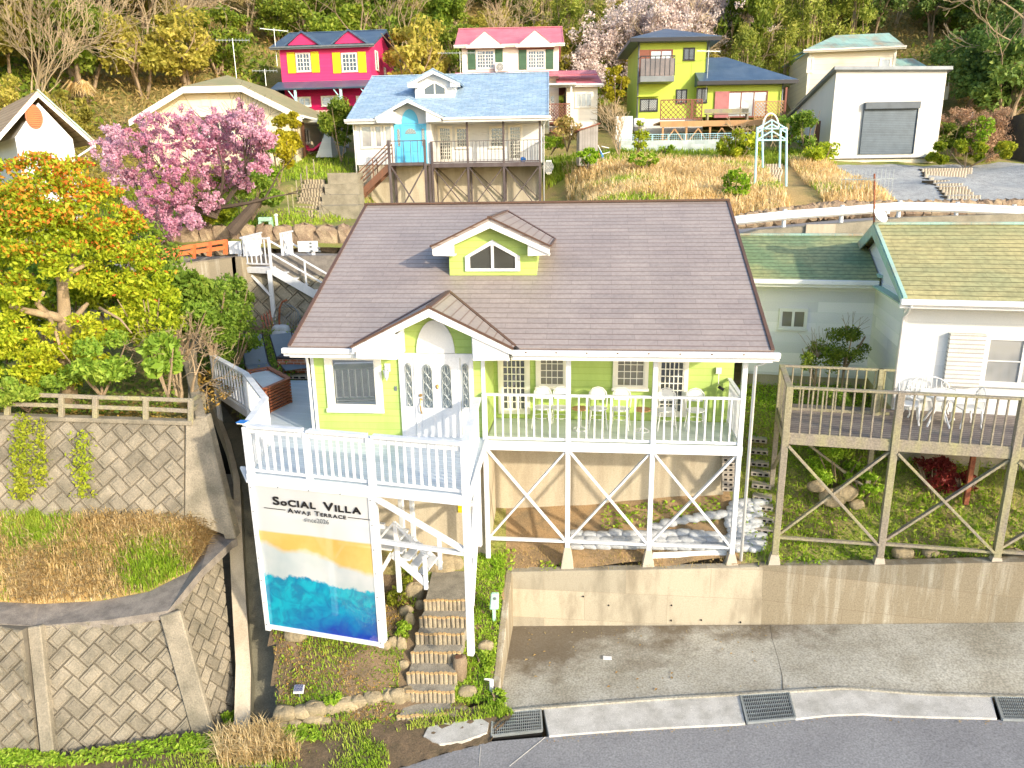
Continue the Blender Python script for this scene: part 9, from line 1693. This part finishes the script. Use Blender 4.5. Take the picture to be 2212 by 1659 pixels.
for (y0, stepx) in ((39.5, 3.0), (43, 3.0), (47, 2.8), (50.5, 3.0), (54, 3.4), (58, 3.6), (62, 3.5), (65, 3.6), (68.5, 3.7), (72, 3.9), (76, 4.2), (81, 4.6), (87, 5.4)):
    x = -y0 * .78
    while x < y0 * .80:
        xx = x + rf_.uniform(-1, 1); yy_ = y0 + rf_.uniform(-1.3, 1.3); px = 1106 + 1591 * xx / yy_ * .97; x += stepx
        # keep the built terraces clear
        if yy_ < 64 and 560 < px < 880 and yy_ > 50: continue
        if yy_ < 65 and 960 < px < 1320: continue
        if yy_ < 61 and 1320 < px < 1720 : continue
        if yy_ < 66 and 1715 < px < 2010: continue
        if yy_ < 52 and px > 300 and px < 2080: continue
        if yy_ < 49 and px > 1700: continue
        if yy_ < 55 and 2080 < px: 
            place('dark' if rf_.random() < .6 else 'ever', xx, yy_, rf_.uniform(.7, .95)); continue
        if yy_ < 46 and px > 320: continue
        if yy_ < 46 and px > 40 and yy_ < 41: continue
        k = kind_at(px)
        if yy_ < 46 and k == 'bare': k = 'olive'
        place(k, xx, yy_, rf_.uniform(.85, 1.25) * (1.2 if k == 'bare' else 1) * (.62 if yy_ < 49 and k != 'bare' else 1) * (.8 if k == 'bamboo' and yy_ < 65 else 1)); cnt += 1
from collections import defaultdict
gl_ = defaultdict(list)
for o, nm, wh, px, y in labs: gl_[(nm, wh)].append((y, px, o))
NUM = ['first', 'second', 'third', 'fourth', 'fifth', 'sixth', 'seventh', 'eighth', 'ninth', 'tenth', 'eleventh', 'twelfth']
for (nm, wh), lst in gl_.items():
    bands = defaultdict(list)
    for y, px, o in lst: bands['lowest on the hill' if y < 56 else ('on the lower hill' if y < 63.5 else ('on the middle hill' if y < 70 else ('on the upper hill' if y < 78 else 'topmost on the hill')))].append((px, o))
    for bd, l2 in bands.items():
        l2.sort(key=lambda t: t[0])
        for i, (px, o) in enumerate(l2): o['label'] = f"{nm} {wh}, {bd}" + (f", {NUM[min(i, 11)]} from left" if len(l2) > 1 else '')
for x, y in ((13.4, 69), (15.6, 68), (11.4, 66)):
    if x == 13.4: wt = proto_white(); o = wt
    else: o = copy_tree(wt)
    o.location = (x, y, hz(x, y)); o.scale = (1.2,) * 3; o['group'] = 'white cherry trees on the hill'; o['label'] = {13.4: 'white-pink blossoming cherry directly behind the lime house roof', 15.6: 'white-pink blossoming cherry right of the other two, behind the lime house', 11.4: 'white-pink blossoming cherry leftmost of the three, lower down beside the lime house'}[x]
# round-crowned evergreen right of the lime roof
o = copy_tree(protos['ever'][0]); o.location = (18.9, 63, hz(18.9, 63) + 1.2); o.scale = (1.05, 1.0, 1.55); o['label'] = 'dense round-crowned evergreen just right of the lime house roof'
for (u, v, y) in ((1990, 190, 60),):
    pass
for k, (u, v, y, s_) in enumerate(((2160, 300, 50, 1.15), (2110, 280, 52, 1.0), (2230, 250, 52, 1.2), (2080, 235, 56, 1.1))):
    o = copy_tree(protos['dark'][k % 2]); q = wy(u, v, y); o.location = (q[0], q[1], hz(q[0], q[1]) - .3); o.scale = (s_, s_, s_); o['label'] = ['dark glossy evergreen nearest the right picture edge above the slate wall', 'dark evergreen left of the glossy one above the slate wall', 'dark evergreen cut by the right picture edge, upper', 'dark evergreen behind the russet-budded tree'][k]; o['group'] = 'leafy trees on the wooded hill'
# tall bare tree against the right edge
t = thing('tall_bare_tree', 'tall leafless tree with long pale limbs at the top right edge', 'tree', Fr(0, tuple(wy(2195, 200, 50))), (0, 0, 0)); m = MB(); rr = random.Random(41); m.tube([(0, 0, -3), (0, 0, 2), (-.2, 0, 5), (-.5, 0, 9)], [.2, .17, .13, .06], 7)
for z, d in ((1.5, -1), (2.6, -1), (3.5, 1), (4.3, -1), (5.2, -1), (6.2, 1), (6.8, -1)): branches(m, (-.05 * z, 0, z), (d, rr.uniform(-.3, .3), .55), 2.2, .07, 4, rr, .4, .03, (2, 3), None, 3, .018)
m.obj('trunk', LM['twig'], t)
# palm
q = on_hill(185, 265, 38); q = tuple(wy(185, 262, 50)); q = (q[0], q[1], min(q[2], hz(q[0], q[1]) + 0)); t = thing('fan_palm', 'small fan palm with hanging dead fronds on the bank behind the white gabled house', 'palm', Fr(0, (q[0], q[1], q[2] + .2)), (0, 0, 0)); m = MB(); m.tube([(0, 0, -.5), (0, 0, 3.2)], [.16, .13], 8); m.obj('trunk', X['bark'], t)
def fronds(n, z0, up, mt, nm):
    Pq = []; Fq = []
    for k in range(n):
        a = rng.uniform(0, 6.28); e = up + rng.uniform(-.3, .3); d = np.array((math.cos(a) * math.cos(e), math.sin(a) * math.cos(e), math.sin(e))); s1 = np.cross(d, (0, 0, 1)); s1 /= np.linalg.norm(s1); c0 = np.array((0, 0, z0)) + d * .7
        for j in range(11): b = (j - 5) / 5 * 1.1; dd = d * math.cos(b) + s1 * math.sin(b); tip = c0 + dd * .9 + (0, 0, -.18); i0 = len(Pq); w_ = np.cross(dd, (0, 0, 1)) * .05; Pq += [c0 - w_, c0 + w_, tip + w_ * .2, tip - w_ * .2]; Fq.append((i0, i0 + 1, i0 + 2, i0 + 3))
    o = bpy.data.objects.new(nm, raw_mesh(nm, np.array(Pq), np.array(Fq), LM[mt])); C.objects.link(o); o.parent = t
fronds(20, 3.2, .6, 'lime', 'frond'); fronds(14, 2.7, -.9, 'dry', 'dead_frond')
# undergrowth on the hill
P_ = hill_pts(150000, -60, 60, 46, 92, lambda x, y: (np.abs(x) < y * .8) & ~((y < 64) & (x > -18) & (x < 33))); P_[:, 2] += np.abs(rng.normal(0, .55, len(P_))); nn_ = np.sin(P_[:, 0] * .33) + np.sin(P_[:, 1] * .41 + P_[:, 0] * .2) + rng.normal(0, .5, len(P_)) - (P_[:, 0] < -14) * .5
foliage('undergrowth', P_[nn_ > 0], .22, [LM['ever']], label='green undergrowth covering the wooded hill', cat='undergrowth', kind='stuff', up=.4); foliage('dry_undergrowth', P_[nn_ <= 0], .20, [LM['drymix']], label='brownish dry brush between the hill trees', cat='undergrowth', kind='stuff', up=.3, asp=.3)
P_ = hill_pts(12000, -40, -13, 36, 48); P_[:, 2] += np.abs(rng.normal(0, .3, len(P_))); foliage('brush', P_, .14, [LM['olive']], label='olive brush on the bank behind the white gabled house', cat='undergrowth', kind='stuff', up=.3, asp=.4)
for k in protos:
    for p in protos[k]:
        if p.name not in used:
            for c_ in list(p.children): bpy.data.objects.remove(c_)
            bpy.data.objects.remove(p)
